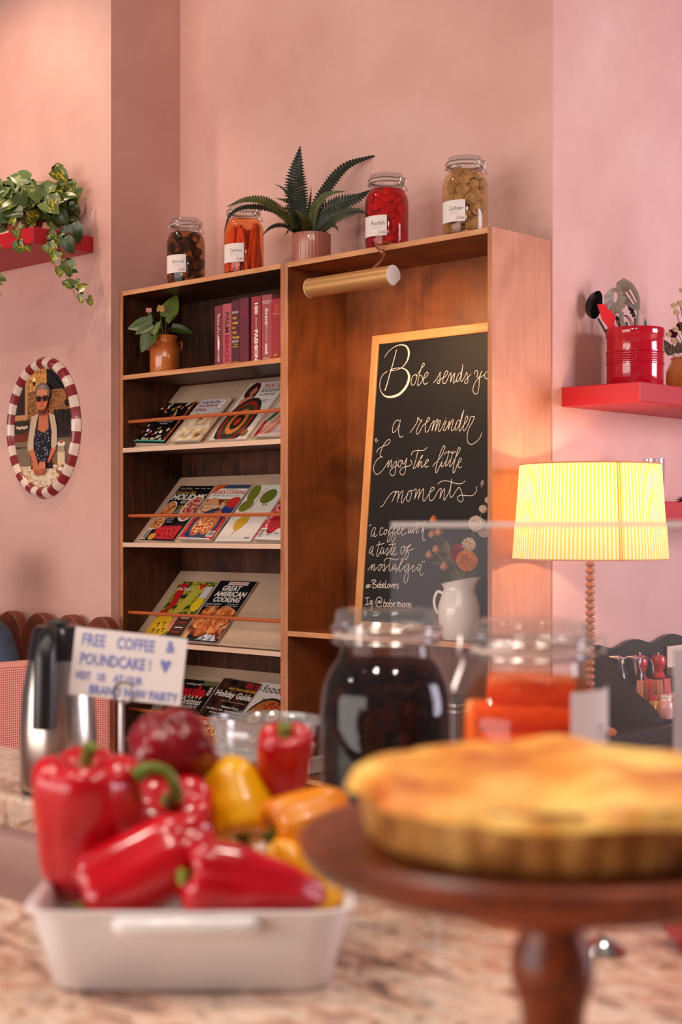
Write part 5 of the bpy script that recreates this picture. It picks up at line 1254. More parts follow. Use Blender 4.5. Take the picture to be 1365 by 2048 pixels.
# the woman: cardigan, apron, face, glasses, hands
pg([(390, 1350), (570, 1350), (610, 1480), (350, 1480)], (40, 34, 34))
SK, SK2, CARD = (206, 116, 80), (176, 84, 60), (206, 176, 150)
pg([(320, 1250), (385, 1240), (430, 1400), (390, 1420)], SK); pg([(580, 1230), (640, 1250), (560, 1410), (520, 1400)], SK)
pg([(360, 860), (440, 830), (400, 1040), (390, 1240), (320, 1270), (315, 1180), (340, 1000)], CARD); pg([(560, 830), (620, 860), (645, 1000), (650, 1190), (625, 1255), (580, 1230), (590, 1060)], CARD)
pg([(440, 830), (560, 830), (570, 1050), (430, 1050)], SK); pg([(455, 780), (545, 780), (550, 860), (440, 860)], SK2)
pg([(425, 1020), (455, 1030), (490, 1062), (530, 1040), (565, 1000), (585, 1080), (585, 1240), (545, 1400), (430, 1400), (385, 1240), (388, 1100)], (36, 34, 46))
pg([(440, 830), (448, 830), (432, 1040), (422, 1040)], (36, 34, 46)); pg([(545, 820), (552, 820), (572, 1010), (560, 1020)], (36, 34, 46))
rr_ = random.Random(5)
for k in range(60):
    v = rr_.uniform(1060, 1390); u = rr_.uniform(400 + max(0, v - 1240) * .25, 575 - max(0, v - 1240) * .3); pe(u, v, 4, 5, (214, 206, 206), 6)
pe(505, 590, 84, 118, (110, 92, 84)); pe(500, 680, 64, 122, SK); pg([(440, 600), (470, 530), (540, 540), (565, 610), (560, 560), (520, 500), (460, 510)], (150, 136, 128)); pg([(445, 560), (500, 540), (562, 570), (562, 620), (440, 620)], (212, 132, 96))
pe(468, 662, 30, 36, (44, 24, 28)); pe(536, 662, 30, 36, (44, 24, 28)); pg([(430, 640), (575, 640), (575, 650), (430, 650)], (40, 24, 26))
pg([(496, 680), (508, 680), (518, 716), (488, 716)], SK2); pg([(472, 740), (530, 740), (515, 750), (485, 750)], (150, 60, 50)); pg([(455, 790), (545, 790), (530, 830), (500, 846), (470, 830)], (110, 50, 38))
pg([(395, 1405), (450, 1395), (470, 1450), (475, 1550), (440, 1560), (400, 1500)], SK); pg([(475, 1400), (540, 1400), (545, 1470), (520, 1555), (480, 1550), (470, 1450)], (214, 126, 92))
for k in range(4): pg([(412 + k * 15, 1490), (420 + k * 15, 1490), (428 + k * 13, 1562), (420 + k * 13, 1562)], SK2); pg([(484 + k * 14, 1480), (491 + k * 14, 1480), (485 + k * 12, 1560), (478 + k * 12, 1560)], SK2)
p.build('photograph', op, basis((1, 0, 0), (0, 0, 1), (0, -1, 0), (-iw, 0, -ih)))

# ------------------------------------------------------------------ scalloped bench, person, gingham chair
BROWN = M((128, 58, 34), 0.5, noise=0.15, nscale=12, name='brown_leather')
ZS = ZC - 0.364
xs = [at_Y(px, 1222, 3.85).x for px in (18, 75, 200)]
sp_ = (xs[2] - xs[0]) / 3.0
bench = thing('banquette', 'brown leather banquette with scalloped backrest along the left wall', 'bench', (-6.2, 3.6, 0))
nsc = 9; xe = xs[2] + sp_ * 0.5; x0_ = xe - nsc * sp_
for k in range(nsc):
    cx_ = xe - sp_ * (k + 0.5); rr_s = sp_ / 2 * 0.985
    poly = [(cx_ - rr_s, 0.42)] + [(cx_ - rr_s * math.cos(PI * j / 16), ZS - 0.15 + 0.15 * math.sin(PI * j / 16)) for j in range(17)] + [(cx_ + rr_s, 0.42)]
    poly = [(a + 6.2, b) for a, b in poly]
    part('back_scallop', MB().prism(poly, 0, 0.055, mat=basis((1, 0, 0), (0, 0, 1), (0, -1, 0), (0, 3.895 - 3.6, 0))), BROWN, bench, angle=40, bevel=0.008)
part('seat', MB().box(x0_ + 6.2, xe + 6.2, 3.36 - 3.6, 3.838 - 3.6, 0.30, 0.44), BROWN, bench, smooth=False, bevel=0.02)
part('base', MB().box(x0_ + 6.2, xe + 6.2, 3.42 - 3.6, 3.84 - 3.6, 0, 0.30), M((70, 40, 30), 0.6, name='bench_base'), bench, smooth=False)

def gingham():
    m, nt, b = new_mat('gingham_cloth')
    tc = nt.nodes.new('ShaderNodeTexCoord'); sx = nt.nodes.new('ShaderNodeSeparateXYZ'); nt.links.new(tc.outputs['Object'], sx.inputs[0])
    outs = []
    for ax in ('Y', 'Z'):
        k = nt.nodes.new('ShaderNodeMath'); k.operation = 'MULTIPLY'; k.inputs[1].default_value = 1 / 0.0075; nt.links.new(sx.outputs[ax], k.inputs[0])
        f = nt.nodes.new('ShaderNodeMath'); f.operation = 'FRACT'; nt.links.new(k.outputs[0], f.inputs[0])
        g = nt.nodes.new('ShaderNodeMath'); g.operation = 'GREATER_THAN'; g.inputs[1].default_value = 0.42; nt.links.new(f.outputs[0], g.inputs[0]); outs.append(g)
    ad_ = nt.nodes.new('ShaderNodeMath'); ad_.operation = 'ADD'; nt.links.new(outs[0].outputs[0], ad_.inputs[0]); nt.links.new(outs[1].outputs[0], ad_.inputs[1])
    hf = nt.nodes.new('ShaderNodeMath'); hf.operation = 'MULTIPLY'; hf.inputs[1].default_value = 0.5; nt.links.new(ad_.outputs[0], hf.inputs[0])
    r = nt.nodes.new('ShaderNodeValToRGB'); r.color_ramp.interpolation = 'CONSTANT'; e = r.color_ramp.elements
    e[0].color = lin((246, 214, 190)); e[1].position = 0.9; e[1].color = lin((200, 70, 62)); k = e.new(0.4); k.color = lin((226, 140, 124))
    nt.links.new(hf.outputs[0], r.inputs['Fac']); nt.links.new(r.outputs['Color'], b.inputs['Base Color']); b.inputs['Roughness'].default_value = 0.9
    return m
GING = gingham(); PINKT = M((226, 150, 126), 0.7, name='pink_piping')
cx0 = -4.13; cya = at_X(-14, 1320, cx0).y; cyb = at_X(222, 1310, cx0).y; cz = ZC - 0.432
ch = thing('gingham_chair', 'upholstered chair with red and white gingham back and pink piping', 'chair', (cx0 - 0.25, (cya + cyb) / 2, 0))
hw_ = (cyb - cya) / 2
part('backrest', MB().box(0.185, 0.25, -hw_, hw_, 0.36, cz - 0.014), GING, ch, smooth=False, bevel=0.012)
part('piping', MB().tube([(0.2175, -hw_ + 0.01, cz - 0.012), (0.2175, hw_ - 0.01, cz - 0.012)], 0.014, 10), PINKT, ch)
part('seat', MB().box(-0.25, 0.184, -hw_ + 0.01, hw_ - 0.01, 0.36, 0.46), GING, ch, smooth=False, bevel=0.015)
for sx_ in (-0.21, 0.2):
    for sy_ in (-hw_ + 0.05, hw_ - 0.05):
        part('leg', MB().tube([(sx_, sy_, 0), (sx_, sy_, 0.37)], [0.014, 0.02], 10), M((86, 48, 28), 0.5, name='chair_leg'), ch)

DEN = M((72, 84, 108), 0.85, c2=(50, 60, 84), nscale=160, name='denim'); SKIN = M((206, 150, 122), 0.55, name='skin'); HAIR = M((60, 40, 30), 0.7, noise=0.3, nscale=80, name='hair')
def person():
    xsh = at_Y(42, 1318, 3.52).x
    o = thing('person', 'person in a blue denim shirt sitting on the brown banquette', 'person', (xsh - 0.47, 3.55, 0))
    bm = bmesh.new(); lay = bm.verts.layers.skin.verify()
    def V(x, y, z, rx, ry=None):
        v = bm.verts.new((x, y, z)); v[lay].radius = (rx, ry or rx); return v
    E = lambda a, b: bm.edges.new((a, b))
    pel = V(0, 0.0, 0.54, 0.15, 0.11); pel[lay].use_root = True
    wai = V(0, 0.02, 0.70, 0.135, 0.10); chs = V(0, 0.02, 0.88, 0.155, 0.11); col_ = V(0, 0.03, 0.99, 0.11, 0.09); nk = V(0, 0.02, 1.06, 0.052); hd0 = V(0, -0.0, 1.15, 0.075, 0.085); hd1 = V(0, 0.0, 1.25, 0.078, 0.095); hd2 = V(0, 0.01, 1.31, 0.045, 0.05)
    for a, b in ((pel, wai), (wai, chs), (chs, col_), (col_, nk), (nk, hd0), (hd0, hd1), (hd1, hd2)): E(a, b)
    for s in (-1, 1):
        sh = V(s * 0.215, 0.02, 0.985, 0.078); el = V(s * 0.41, -0.02, 0.77, 0.058); wr = V(s * 0.13, -0.24, 0.66, 0.034); hn = V(s * 0.10, -0.32, 0.655, 0.04, 0.022)
        E(col_, sh); E(sh, el); E(el, wr); E(wr, hn)
        for q in range(4):
            f1 = V(s * (0.07 + 0.018 * q), -0.37, 0.655, 0.010); f2 = V(s * (0.068 + 0.018 * q), -0.40 + 0.006 * abs(q - 1.5), 0.642, 0.008); E(hn, f1); E(f1, f2)
        t1 = V(s * 0.055, -0.33, 0.66, 0.010); E(hn, t1)
        hp = V(s * 0.10, -0.02, 0.53, 0.095); kn = V(s * 0.13, -0.42, 0.53, 0.066); an_ = V(s * 0.13, -0.46, 0.09, 0.042); ft = V(s * 0.13, -0.58, 0.045, 0.040)
        E(pel, hp); E(hp, kn); E(kn, an_); E(an_, ft)
    me = bpy.data.meshes.new('body'); bm.to_mesh(me); bm.free()
    b = link(bpy.data.objects.new('body', me), None)
    sk = b.modifiers.new('skin', 'SKIN'); sk.use_smooth_shade = True
    su = b.modifiers.new('sub', 'SUBSURF'); su.levels = 2; su.render_levels = 2
    dg = bpy.context.evaluated_depsgraph_get(); dg.update()
    m2 = bpy.data.meshes.new_from_object(b.evaluated_get(dg))
    bpy.data.objects.remove(b); bpy.data.meshes.remove(me)
    m2.name = 'body'; m2.materials.clear()
    for m in (DEN, SKIN, M((50, 48, 56), 0.8, name='trousers')): m2.materials.append(m)
    for pl_ in m2.polygons:
        c = pl_.center
        pl_.material_index = 1 if c.z > 1.045 or (c.y < -0.25 and 0.6 < c.z < 0.72) else (2 if c.z < 0.56 else 0)
        pl_.use_smooth = True
    part('body', m2, None, o)
    hb = MB(); hb.ball((0, 0.03, 1.235), (0.098, 0.112, 0.125), 20, 14); hb.v = [v if not (v.y < -0.045 and v.z < 1.27) else Vector((v.x, -0.045, v.z)) for v in hb.v]
    part('hair', hb, HAIR, o)
    EYEM, LIPM = M((40, 28, 24), 0.3, name='eye'), M((176, 90, 84), 0.5, name='lips')
    part('nose', MB().ball((0, -0.098, 1.185), (0.014, 0.02, 0.022), 10, 8), SKIN, o)
    for s in (-1, 1): part('eye', MB().ball((s * 0.032, -0.088, 1.215), (0.014, 0.008, 0.009), 10, 6), EYEM, o); part('ear', MB().ball((s * 0.092, 0.01, 1.20), (0.012, 0.022, 0.032), 8, 6), SKIN, o)
    part('mouth', MB().ball((0, -0.088, 1.145), (0.024, 0.010, 0.007), 10, 6), LIPM, o)
person()

# ------------------------------------------------------------------ utensil crock and utensils
crk = Vector((-2.905, at_X(1271, 700, -2.905).y, SRZ + 0.0004)); cd = (crk - EYE).dot(FWD); ck = cd / FPX
cr = thing('utensil_crock', 'glossy red ceramic crock with ribbed band holding utensils', 'crock', crk)
REDG = M((184, 10, 36), 0.12, coat=0.6, name='red_glaze')
Rc, Hc = 58.0 * ck, 0.213
pf = [(0, 0), (Rc * .94, 0), (Rc * .97, 0.004), (Rc * .97, 0.083)]
for k in range(6):
    z = 0.085 + k * 0.0085; pf += [(Rc * (1.0 if k in (0, 5) else 0.985), z), (Rc * (1.0 if k in (0, 5) else 0.985), z + 0.004), (Rc * .965, z + 0.006)]
pf += [(Rc * .965, 0.178), (Rc * 1.0, 0.182), (Rc * 1.01, 0.205), (Rc * .99, Hc)]
part('body', MB().lathe(pf, 64), REDG, cr, angle=50)
part('lining', MB().lathe([(Rc * .99, Hc), (Rc * .92, Hc), (Rc * .9, 0.012), (0, 0.01)], 48), M((222, 190, 160), 0.4, name='cream_glaze'), cr, angle=50)
UZ = (1080, 520, 4.79)
def upt(u, v, q=0.0): return at_d(UZ[0] + u / UZ[2], UZ[1] + v / UZ[2], cd + q)
um = ck / UZ[2]
BLK = M((26, 22, 24), 0.4, name='black_nylon'); GRY = M((150, 132, 118), 0.45, noise=0.08, nscale=20, name='grey_nylon')
bot = crk + UP * 0.02
def utensil(name, label, build, group=None):
    o = thing(name, label, 'utensil', bot, group=group); build(o); return o
def handle(o, top, q, rad, mat, bx=0.0):
    t = upt(*top, q) - bot
    part('handle', MB().tube(smooth_path([Vector((bx, 0, 0)), t * 0.55, t], 5), rad, 8), mat, o)
def b_ladle(o):
    handle(o, (560, 560), 0.0, 0.004, BLK)
    c = upt(545, 430, 0.0) - bot
    ax = (upt(575, 290) - upt(520, 560)).normalized(); fr = camdir(0.55, 0.1, 0.8); fr = (fr - ax * fr.dot(ax)).normalized(); sd_ = ax.cross(fr)
    mb = MB(); nseg, nr = 20, 8
    for shell, kk in ((0, 1.0), (1, 0.9)):
        vs = []; fs = []
        for i in range(nr + 1):
            ph = PI / 2 * i / nr
            for j in range(nseg):
                a = 2 * PI * j / nseg
                vs.append(c + (ax * (0.5 * 275 * um) * math.cos(a) + sd_ * (72 * um) * math.sin(a)) * math.sin(ph) * kk - fr * 0.05 * math.cos(ph) * kk)
        for i in range(nr):
            for j in range(nseg):
                q = (i * nseg + j, i * nseg + (j + 1) % nseg, (i + 1) * nseg + (j + 1) % nseg, (i + 1) * nseg + j); fs.append(q if shell else q[::-1])
        mb.add(vs, fs)
    part('bowl', mb, BLK, o)
utensil('ladle', 'black ladle in the red crock', b_ladle)
def flat(o, pts, q, mat, name, th=0.005):
    mb = MB(); P = [upt(u, v, q) - bot for u, v in pts]; n = len(P); bk = [p_ + FWD * th for p_ in P]
    mb.add(P + bk, [tuple(range(n)), tuple(range(2 * n - 1, n - 1, -1))] + [(i, n + i, n + (i + 1) % n, (i + 1) % n) for i in range(n)])
    part(name, mb, mat, o, smooth=False)
def b_spat(o):
    flat(o, [(553, 425), (622, 422), (632, 440), (650, 428), (652, 470), (676, 488), (693, 470), (700, 510), (722, 530), (732, 562), (718, 600), (722, 660), (672, 675), (640, 620), (600, 570)], -0.05, M((214, 10, 28), 0.4, name='red_silicone'), 'blade')
    handle(o, (690, 640), -0.045, 0.006, M((214, 10, 28), 0.4, name='red_silicone'))
utensil('red_spatula', 'red silicone scraper leaning at the front of the crock', b_spat)
def b_pasta(o):
    # scalloped head with an oval hole, as a ring of quads
    c = (722, 395); n = 40; q = -0.02; outer = []; inner = []
    for k in range(n):
        a = 2 * PI * k / n; low = math.sin(a) > 0.2
        rr = 1.0 + (0.07 * (1 if (k // 2) % 2 else -1) if low or abs(math.cos(a)) > .75 else 0.02 * (k % 2))
        outer.append((c[0] + 102 * rr * math.cos(a), c[1] + 130 * rr * math.sin(a))); inner.append((727 + 20 * math.cos(a + 0.2), 355 + 55 * math.sin(a)))
    P = [upt(u, v, q) - bot for u, v in outer] + [upt(u, v, q + 0.012) - bot for u, v in inner]
    mb = MB(); B = [p_ + FWD * 0.005 for p_ in P]
    fs = [(i, (i + 1) % n, n + (i + 1) % n, n + i) for i in range(n)]
    mb.add(P + B, fs + [tuple(2 * n + x for x in reversed(f)) for f in fs] + [(i, 2 * n + i, 2 * n + (i + 1) % n, (i + 1) % n) for i in range(n)] + [(n + i, n + (i + 1) % n, 3 * n + (i + 1) % n, 3 * n + i) for i in range(n)])
    part('head', mb, GRY, o, smooth=False)
    flat(o, [(760, 500), (808, 495), (805, 560), (832, 656), (785, 660), (765, 560)], -0.019, GRY, 'neck')
    handle(o, (808, 640), -0.015, 0.006, GRY)
utensil('pasta_server', 'grey toothed pasta server with an oval hole', b_pasta)
def b_slot(o):
    a0_, a1_ = upt(772, 195, 0.01) - bot, upt(950, 480, 0.0) - bot
    ax = (a1_ - a0_).normalized(); L = (a1_ - a0_).length; fr = camdir(-0.25, 0.1, 0.95); fr = (fr - ax * fr.dot(ax)).normalized(); sd_ = fr.cross(ax)
    nx, ny = 8, 14; vs = []; fs = []
    for i in range(ny + 1):
        t = i / ny; w = 88 * um * math.sin(PI * min(1, 0.06 + 0.94 * t) ** 0.9) ** 0.6 if t < 1 else 14 * um
        w = max(w, 16 * um)
        for j in range(nx + 1):
            s = 2 * j / nx - 1
            vs.append(a0_ + ax * L * t + sd_ * w * s - fr * 0.014 * math.sin(PI * t) * (1 - s * s))
    for i in range(ny):
        for j in range(nx):
            if j in (3, 5) and 5 <= i <= 10: continue
            fs.append((i * (nx + 1) + j, i * (nx + 1) + j + 1, (i + 1) * (nx + 1) + j + 1, (i + 1) * (nx + 1) + j))
    h = part('bowl', MB().add(vs, fs), GRY, o, angle=80); sdm = h.modifiers.new('solid', 'SOLIDIFY'); sdm.thickness = 0.004
    handle(o, (948, 475), 0.0, 0.0062, GRY)
utensil('slotted_spoon', 'tall grey slotted spoon in the red crock', b_slot)
def b_tongs(o):
    flat(o, [(845, 430), (870, 440), (900, 470), (925, 545), (905, 550), (885, 545), (888, 520), (868, 515), (872, 490), (852, 470)], 0.03, BLK, 'tip')
    handle(o, (918, 560), 0.035, 0.006, M((120, 64, 40), 0.5, name='wood_handle'))
utensil('tongs', 'black-tipped tongs with a wooden handle behind the slotted spoon', b_tongs)
def b_whisk(o):
    mb = MB()
    for d_ in (0, 12, 24): mb.tube([Vector((0, 0, 0.05))] + [Vector(q) for q in smooth_path([tuple(upt(730 + d_, 640, .04) - bot), tuple(upt(745 + d_, 560, .04) - bot), tuple(upt(800 + d_, 530, .05) - bot), tuple(upt(850 + d_, 570, .05) - bot), tuple(upt(885 + d_, 660, .05) - bot)], 4)], 0.0012, 5)
    part('wires', mb, BLK, o)
utensil('whisk', 'thin black wire whisk in the crock', b_whisk)
def b_turn(o):
    flat(o, [(735, 530), (760, 550), (765, 575), (735, 580), (722, 555)], 0.02, BLK, 'tip'); handle(o, (755, 580), 0.025, 0.0055, M((120, 64, 40), 0.5, name='wood_handle'))
utensil('turner', 'short turner with brown handle behind the red scraper', b_turn)
TEAL = M((38, 118, 120), 0.5, name='teal_plastic')
for (pts, lb) in (([(1012, 555), (1026, 600), (1034, 670), (1000, 670), (1004, 600)], 'teal pointed utensil tip at the back of the crock'), ([(828, 585), (845, 600), (860, 665), (840, 668), (824, 610)], 'small teal utensil tip beside the pasta server')):
    o = thing('teal_brush', lb, 'utensil', bot); flat(o, pts, 0.05, TEAL, 'tip', 0.006); t_ = upt((pts[2][0] + pts[3][0]) / 2, 665, 0.053) - bot; part('handle', MB().tube([Vector((0, 0, 0)), t_], 0.0045, 8), TEAL, o)

# yellow vase with dried flowers
vz = Vector((-2.905, at_X(1381, 700, -2.905).y, SRZ + 0.0004)); vd = (vz - EYE).dot(FWD); vk = vd / FPX
va = thing('yellow_vase', 'round yellow glazed vase beside the red crock', 'vase', vz)
part('body', MB().lathe([(0, 0), (40 * vk, 0), (44 * vk, 4 * vk), (48 * vk, 30 * vk), (47 * vk, 48 * vk), (40 * vk, 64 * vk), (37 * vk, 70 * vk), (39 * vk, 75 * vk), (36 * vk, 76 * vk), (34 * vk, 68 * vk), (0, 60 * vk)], 40), M((226, 150, 60), 0.25, coat=0.4, name='yellow_glaze'), va, angle=50)
mouth = vz + UP * 0.12
VZ = (1230, 560, 8.533)
def vpt(u, v, q=0.0): return at_d(VZ[0] + u / VZ[2], VZ[1] + v / VZ[2], vd + q)
CRF = (238, 206, 160)
for (u, v) in ((1010, 440), (1050, 560), (1110, 400), (1040, 840), (920, 930), (1010, 1040), (1150, 180), (1190, 500)):
    flower('cream_dried_flower', 'small cream dried flower in the yellow vase', 'flower', vpt(u, v), petals_ball(CRF, 0.013, 4, 9, 0.7), STEMG, 'cream dried flowers')
for (u, v) in ((990, 920), (1130, 800)):
    flower('dark_red_flower', 'dark red dried flower in the yellow vase', 'flower', vpt(u, v, .02), petals_ball((110, 18, 34), 0.019, 6, 14, 0.5), STEMG, 'dark red dried flowers')
lm_v = leaf_mesh('leaf', M((92, 76, 44), 0.6, name='dry_leaf'))
for (b, t) in (((960, 1260), (840, 1010)), ((980, 1250), (900, 1160)), ((1060, 1240), (1090, 1050)), ((1100, 1240), (1150, 1060)), ((1010, 1250), (990, 1090))):
    o = thing('dried_leaf', 'brown-green dried leaf at the mouth of the yellow vase', 'leaf', mouth, group='dried leaves in the yellow vase')
    place_leaf(o, lm_v, vpt(*b, -.01), vpt(*t, -.02), -FWD, 0.8, 'blade', mouth)
    part('stem', MB().tube([Vector((0, 0, -0.05)), vpt(*b, -.01) - mouth], 0.0012, 5), STEMG, o)
# ribbed tumbler on the lower shelf
tp_ = Vector((-2.90, at_X(1309, 960, -2.90).y, SR2 + 0.0004)); tk = (tp_ - EYE).dot(FWD) / FPX
tag(part('ribbed_tumbler', MB().lathe([(0, 0.003), (18 * tk, 0), (20 * tk, 0.004), (21.5 * tk, 88 * tk), (20.5 * tk, 88 * tk), (19 * tk, 6 * tk), (0, 5 * tk)], 72, fn=lambda a, z: 1 + 0.015 * math.sin(a * 30)), glass_mat('ribbed_glass', (0.9, 0.88, 0.92), haze=0.1, edge=0.6, base=0.12, hazecol=(0.9, 0.85, 0.95)), loc=tp_), 'clear ribbed tumbler on the lower red shelf', 'glass')
rl = thing('red_leaf_sprig', 'dark red leaf tips lying on the lower red shelf', 'leaf', Vector((-2.86, at_X(1385, 990, -2.86).y, SR2 + 0.001)))
lm_r = leaf_mesh('leaf', M((110, 26, 26), 0.5, name='red_leaf'))
for (dx, dz) in ((-0.055, 0.022), (-0.06, 0.012), (-0.045, 0.03), (0.05, 0.02)):
    place_leaf(rl, lm_r, Vector((0, 0, 0.006)), RGT * dx * 1.1 + UP * dz, UP - FWD * .4, 0.5)

# ------------------------------------------------------------------ table lamp with striped shade
LX = -2.783
lp = Vector((LX, at_X(1181, 1100, LX).y, 0)); ld_ = (lp - EYE).dot(FWD); lk = ld_ / FPX
CON_Z = 0.76
lamp = thing('table_lamp', 'table lamp with yellow striped drum shade and wooden bead stem', 'lamp', (lp.x, lp.y, CON_Z + 0.0004))
zz = lambda y: ZC - (y - HY) * lk - CON_Z
def shade_mat():
    m = bpy.data.materials.new('striped_shade'); m.use_nodes = True; nt = m.node_tree; nt.nodes.clear()
    out = nt.nodes.new('ShaderNodeOutputMaterial'); tc = nt.nodes.new('ShaderNodeTexCoord')
    g = nt.nodes.new('ShaderNodeTexGradient'); g.gradient_type = 'RADIAL'; nt.links.new(tc.outputs['Object'], g.inputs['Vector'])
    mu = nt.nodes.new('ShaderNodeMath'); mu.operation = 'MULTIPLY'; mu.inputs[1].default_value = 2 * PI * 118; nt.links.new(g.outputs['Fac'], mu.inputs[0])
    si = nt.nodes.new('ShaderNodeMath'); si.operation = 'SINE'; nt.links.new(mu.outputs[0], si.inputs[0])
    ma = nt.nodes.new('ShaderNodeMapRange'); ma.inputs[1].default_value = -0.5; ma.inputs[2].default_value = 0.5; nt.links.new(si.outputs[0], ma.inputs[0])
    mx = nt.nodes.new('ShaderNodeMix'); mx.data_type = 'RGBA'; nt.links.new(ma.outputs[0], mx.inputs[0])
    mx.inputs[6].default_value = lin((250, 208, 96)); mx.inputs[7].default_value = lin((252, 238, 208))
    tr = nt.nodes.new('ShaderNodeBsdfTranslucent'); df = nt.nodes.new('ShaderNodeBsdfDiffuse'); ms = nt.nodes.new('ShaderNodeMixShader'); ms.inputs[0].default_value = 0.55
    nt.links.new(mx.outputs[2], tr.inputs[0]); nt.links.new(mx.outputs[2], df.inputs[0])
    nt.links.new(df.outputs[0], ms.inputs[1]); nt.links.new(tr.outputs[0], ms.inputs[2]); nt.links.new(ms.outputs[0], out.inputs['Surface'])
    return m
Rb, Rt_, Rm = 155 * lk, 140.5 * lk, 149 * lk
zb, ztp, zm = zz(1119), zz(929), zz(1047)
SHD = shade_mat()
shd = part('shade', MB().lathe([(Rb, zb), (Rm + 0.002, zm - 0.004), (Rm, zm), (Rm - 0.001, zm + 0.003), (Rt_, ztp)], 96), SHD, lamp, angle=80)
part('hem', MB().lathe([(Rb + .001, zb - .001), (Rb + 0.001, zb + 0.004)], 96), M((222, 150, 100), 0.8, name='shade_trim'), shd)
part('hem', MB().lathe([(Rt_ + .001, ztp - .004), (Rt_ + 0.001, ztp + 0.001)], 96), M((222, 150, 100), 0.8, name='shade_trim'), shd)
sdir = at_X(1233, 1020, LX + 0.12) - Vector((lp.x, lp.y, 0)); sa_ = math.atan2(-lp.y, -lp.x) + 0.36
mbs = MB()
for da in (0.0, 0.034):
    mbs.add([((Rb + .0012) * math.cos(sa_ + da), (Rb + .0012) * math.sin(sa_ + da), zb), ((Rb + .0012) * math.cos(sa_ + da + .016), (Rb + .0012) * math.sin(sa_ + da + .016), zb),
             ((Rt_ + .0012) * math.cos(sa_ + da + .016), (Rt_ + .0012) * math.sin(sa_ + da + .016), ztp), ((Rt_ + .0012) * math.cos(sa_ + da), (Rt_ + .0012) * math.sin(sa_ + da), ztp)], [(0, 1, 2, 3)])
def trans(c):
    m = bpy.data.materials.new('shade_seam'); m.use_nodes = True; nt = m.node_tree; nt.nodes.clear(); out = nt.nodes.new('ShaderNodeOutputMaterial')
    tr = nt.nodes.new('ShaderNodeBsdfTranslucent'); tr.inputs[0].default_value = lin(c); nt.links.new(tr.outputs[0], out.inputs['Surface']); return m
part('seam', mbs, trans((246, 176, 90)), shd, smooth=False)
WBEAD = M((186, 104, 52), 0.35, noise=0.12, nscale=30, name='bead_wood')
bead = MB().ball((0, 0, 0), (9.6 * lk, 9.6 * lk, 7.4 * lk), 20, 12).mesh('bead', WBEAD)
y_ = 1128
while zz(y_) > 0.05:
    o = link(bpy.data.objects.new('bead', bead), lamp); o.location = (0, 0, zz(y_)); y_ += 14.1
part('base', MB().lathe([(0, 0), (0.085, 0), (0.088, 0.008), (0.08, 0.018), (0.04, 0.028), (0.022, 0.05), (0, 0.05)], 40), WBEAD, lamp, angle=40)
part('rod', MB().tube([(0, 0, 0.03), (0, 0, zz(1030))], 0.006, 10), M((176, 130, 80), 0.3, metal=0.9, name='brass_rod'), lamp)
part('socket', MB().tube([(0, 0, zz(1085)), (0, 0, zz(1050))], 0.018, 14), M((120, 90, 60), 0.4, metal=0.8, name='socket'), lamp)
sf = MB()
for k in range(3):
    a = 2 * PI * k / 3 + 0.4; sf.tube([(0, 0, zz(1048)), (Rm * 0.995 * math.cos(a), Rm * 0.995 * math.sin(a), zz(1046))], 0.0015, 5)
part('spider', sf, M((176, 130, 80), 0.3, metal=0.9, name='brass_rod'), lamp)
pt_ = bpy.data.lights.new('lamp_bulb', 'POINT'); pt_.energy = 7.5; pt_.color = (1.0, 0.68, 0.40); pt_.shadow_soft_size = 0.03
po_ = bpy.data.objects.new('lamp_bulb', pt_); col.objects.link(po_); po_.parent = lamp; po_.location = (0, 0, zz(1020))

# ------------------------------------------------------------------ dark console and stepped condiment organiser
DARK = wood_mat('black_stained_wood', (16, 10, 9), (38, 24, 20), rough=0.3)
con = thing('console_table', 'black-stained wooden console table against the right wall', 'table', (-2.875, 4.75, 0))
part('top', MB().box(-0.18, 0.185, -0.92, 1.2, CON_Z - 0.03, CON_Z), DARK, con, smooth=False, bevel=0.006)
part('body', MB().box(-0.18, 0.165, -0.90, 1.18, 0.10, CON_Z - 0.03), DARK, con, smooth=False)
part('plinth', MB().box(-0.17, 0.14, -0.88, 1.16, 0, 0.10), DARK, con, smooth=False)
for k in range(3):
    d_ = part('door', MB().box(0.165, 0.177, -0.89 + 0.69 * k, -0.21 + 0.69 * k, 0.12, CON_Z - 0.05), DARK, con, smooth=False, bevel=0.003)
    part('knob', MB().ball((0.190, -0.28 + 0.69 * k, 0.5), 0.013, 10, 8), M((150, 120, 80), 0.3, metal=0.9, name='knob_brass'), d_)
OX0, OX1 = -3.045, -2.745
oy0 = at_X(1322, 1446, OX1).y
org_ = thing('condiment_organizer', 'black wooden stepped condiment rack with wavy sides on the console', 'rack', (OX0, oy0, CON_Z + 0.0004))
OD = OX1 - OX0; OLEN = 0.95
wave = smooth_path([(0, 0.235), (0.035, 0.240), (0.075, 0.225), (0.11, 0.190), (0.135, 0.155), (0.165, 0.130), (0.20, 0.100), (0.235, 0.075), (0.265, 0.055), (0.287, 0.030), (0.298, 0.0)], 4)
sidepoly = [(0, 0)] + [tuple(q) for q in wave]
for y in (0, OLEN - 0.014):
    part('side_panel', MB().prism(sidepoly, 0, 0.014, mat=basis((1, 0, 0), (0, 0, 1), (0, -1, 0), (0, y + 0.014, 0))), DARK, org_, angle=30)
bp_ = [(0.0, 0.0)]
for k in range(49):
    y = OLEN * k / 48; bp_.append((y, 0.245 + 0.011 * math.sin(y * 24 + 0.9) + 0.025 * y))
bp_.append((OLEN, 0.0))
part('back_panel', MB().prism(bp_, 0, 0.012, mat=basis((0, 1, 0), (0, 0, 1), (1, 0, 0), (0, 0, 0))), DARK, org_, angle=30)
TIER = [(0.20, 0.298, 0.010), (0.11, 0.20, 0.060), (0.012, 0.11, 0.115)]
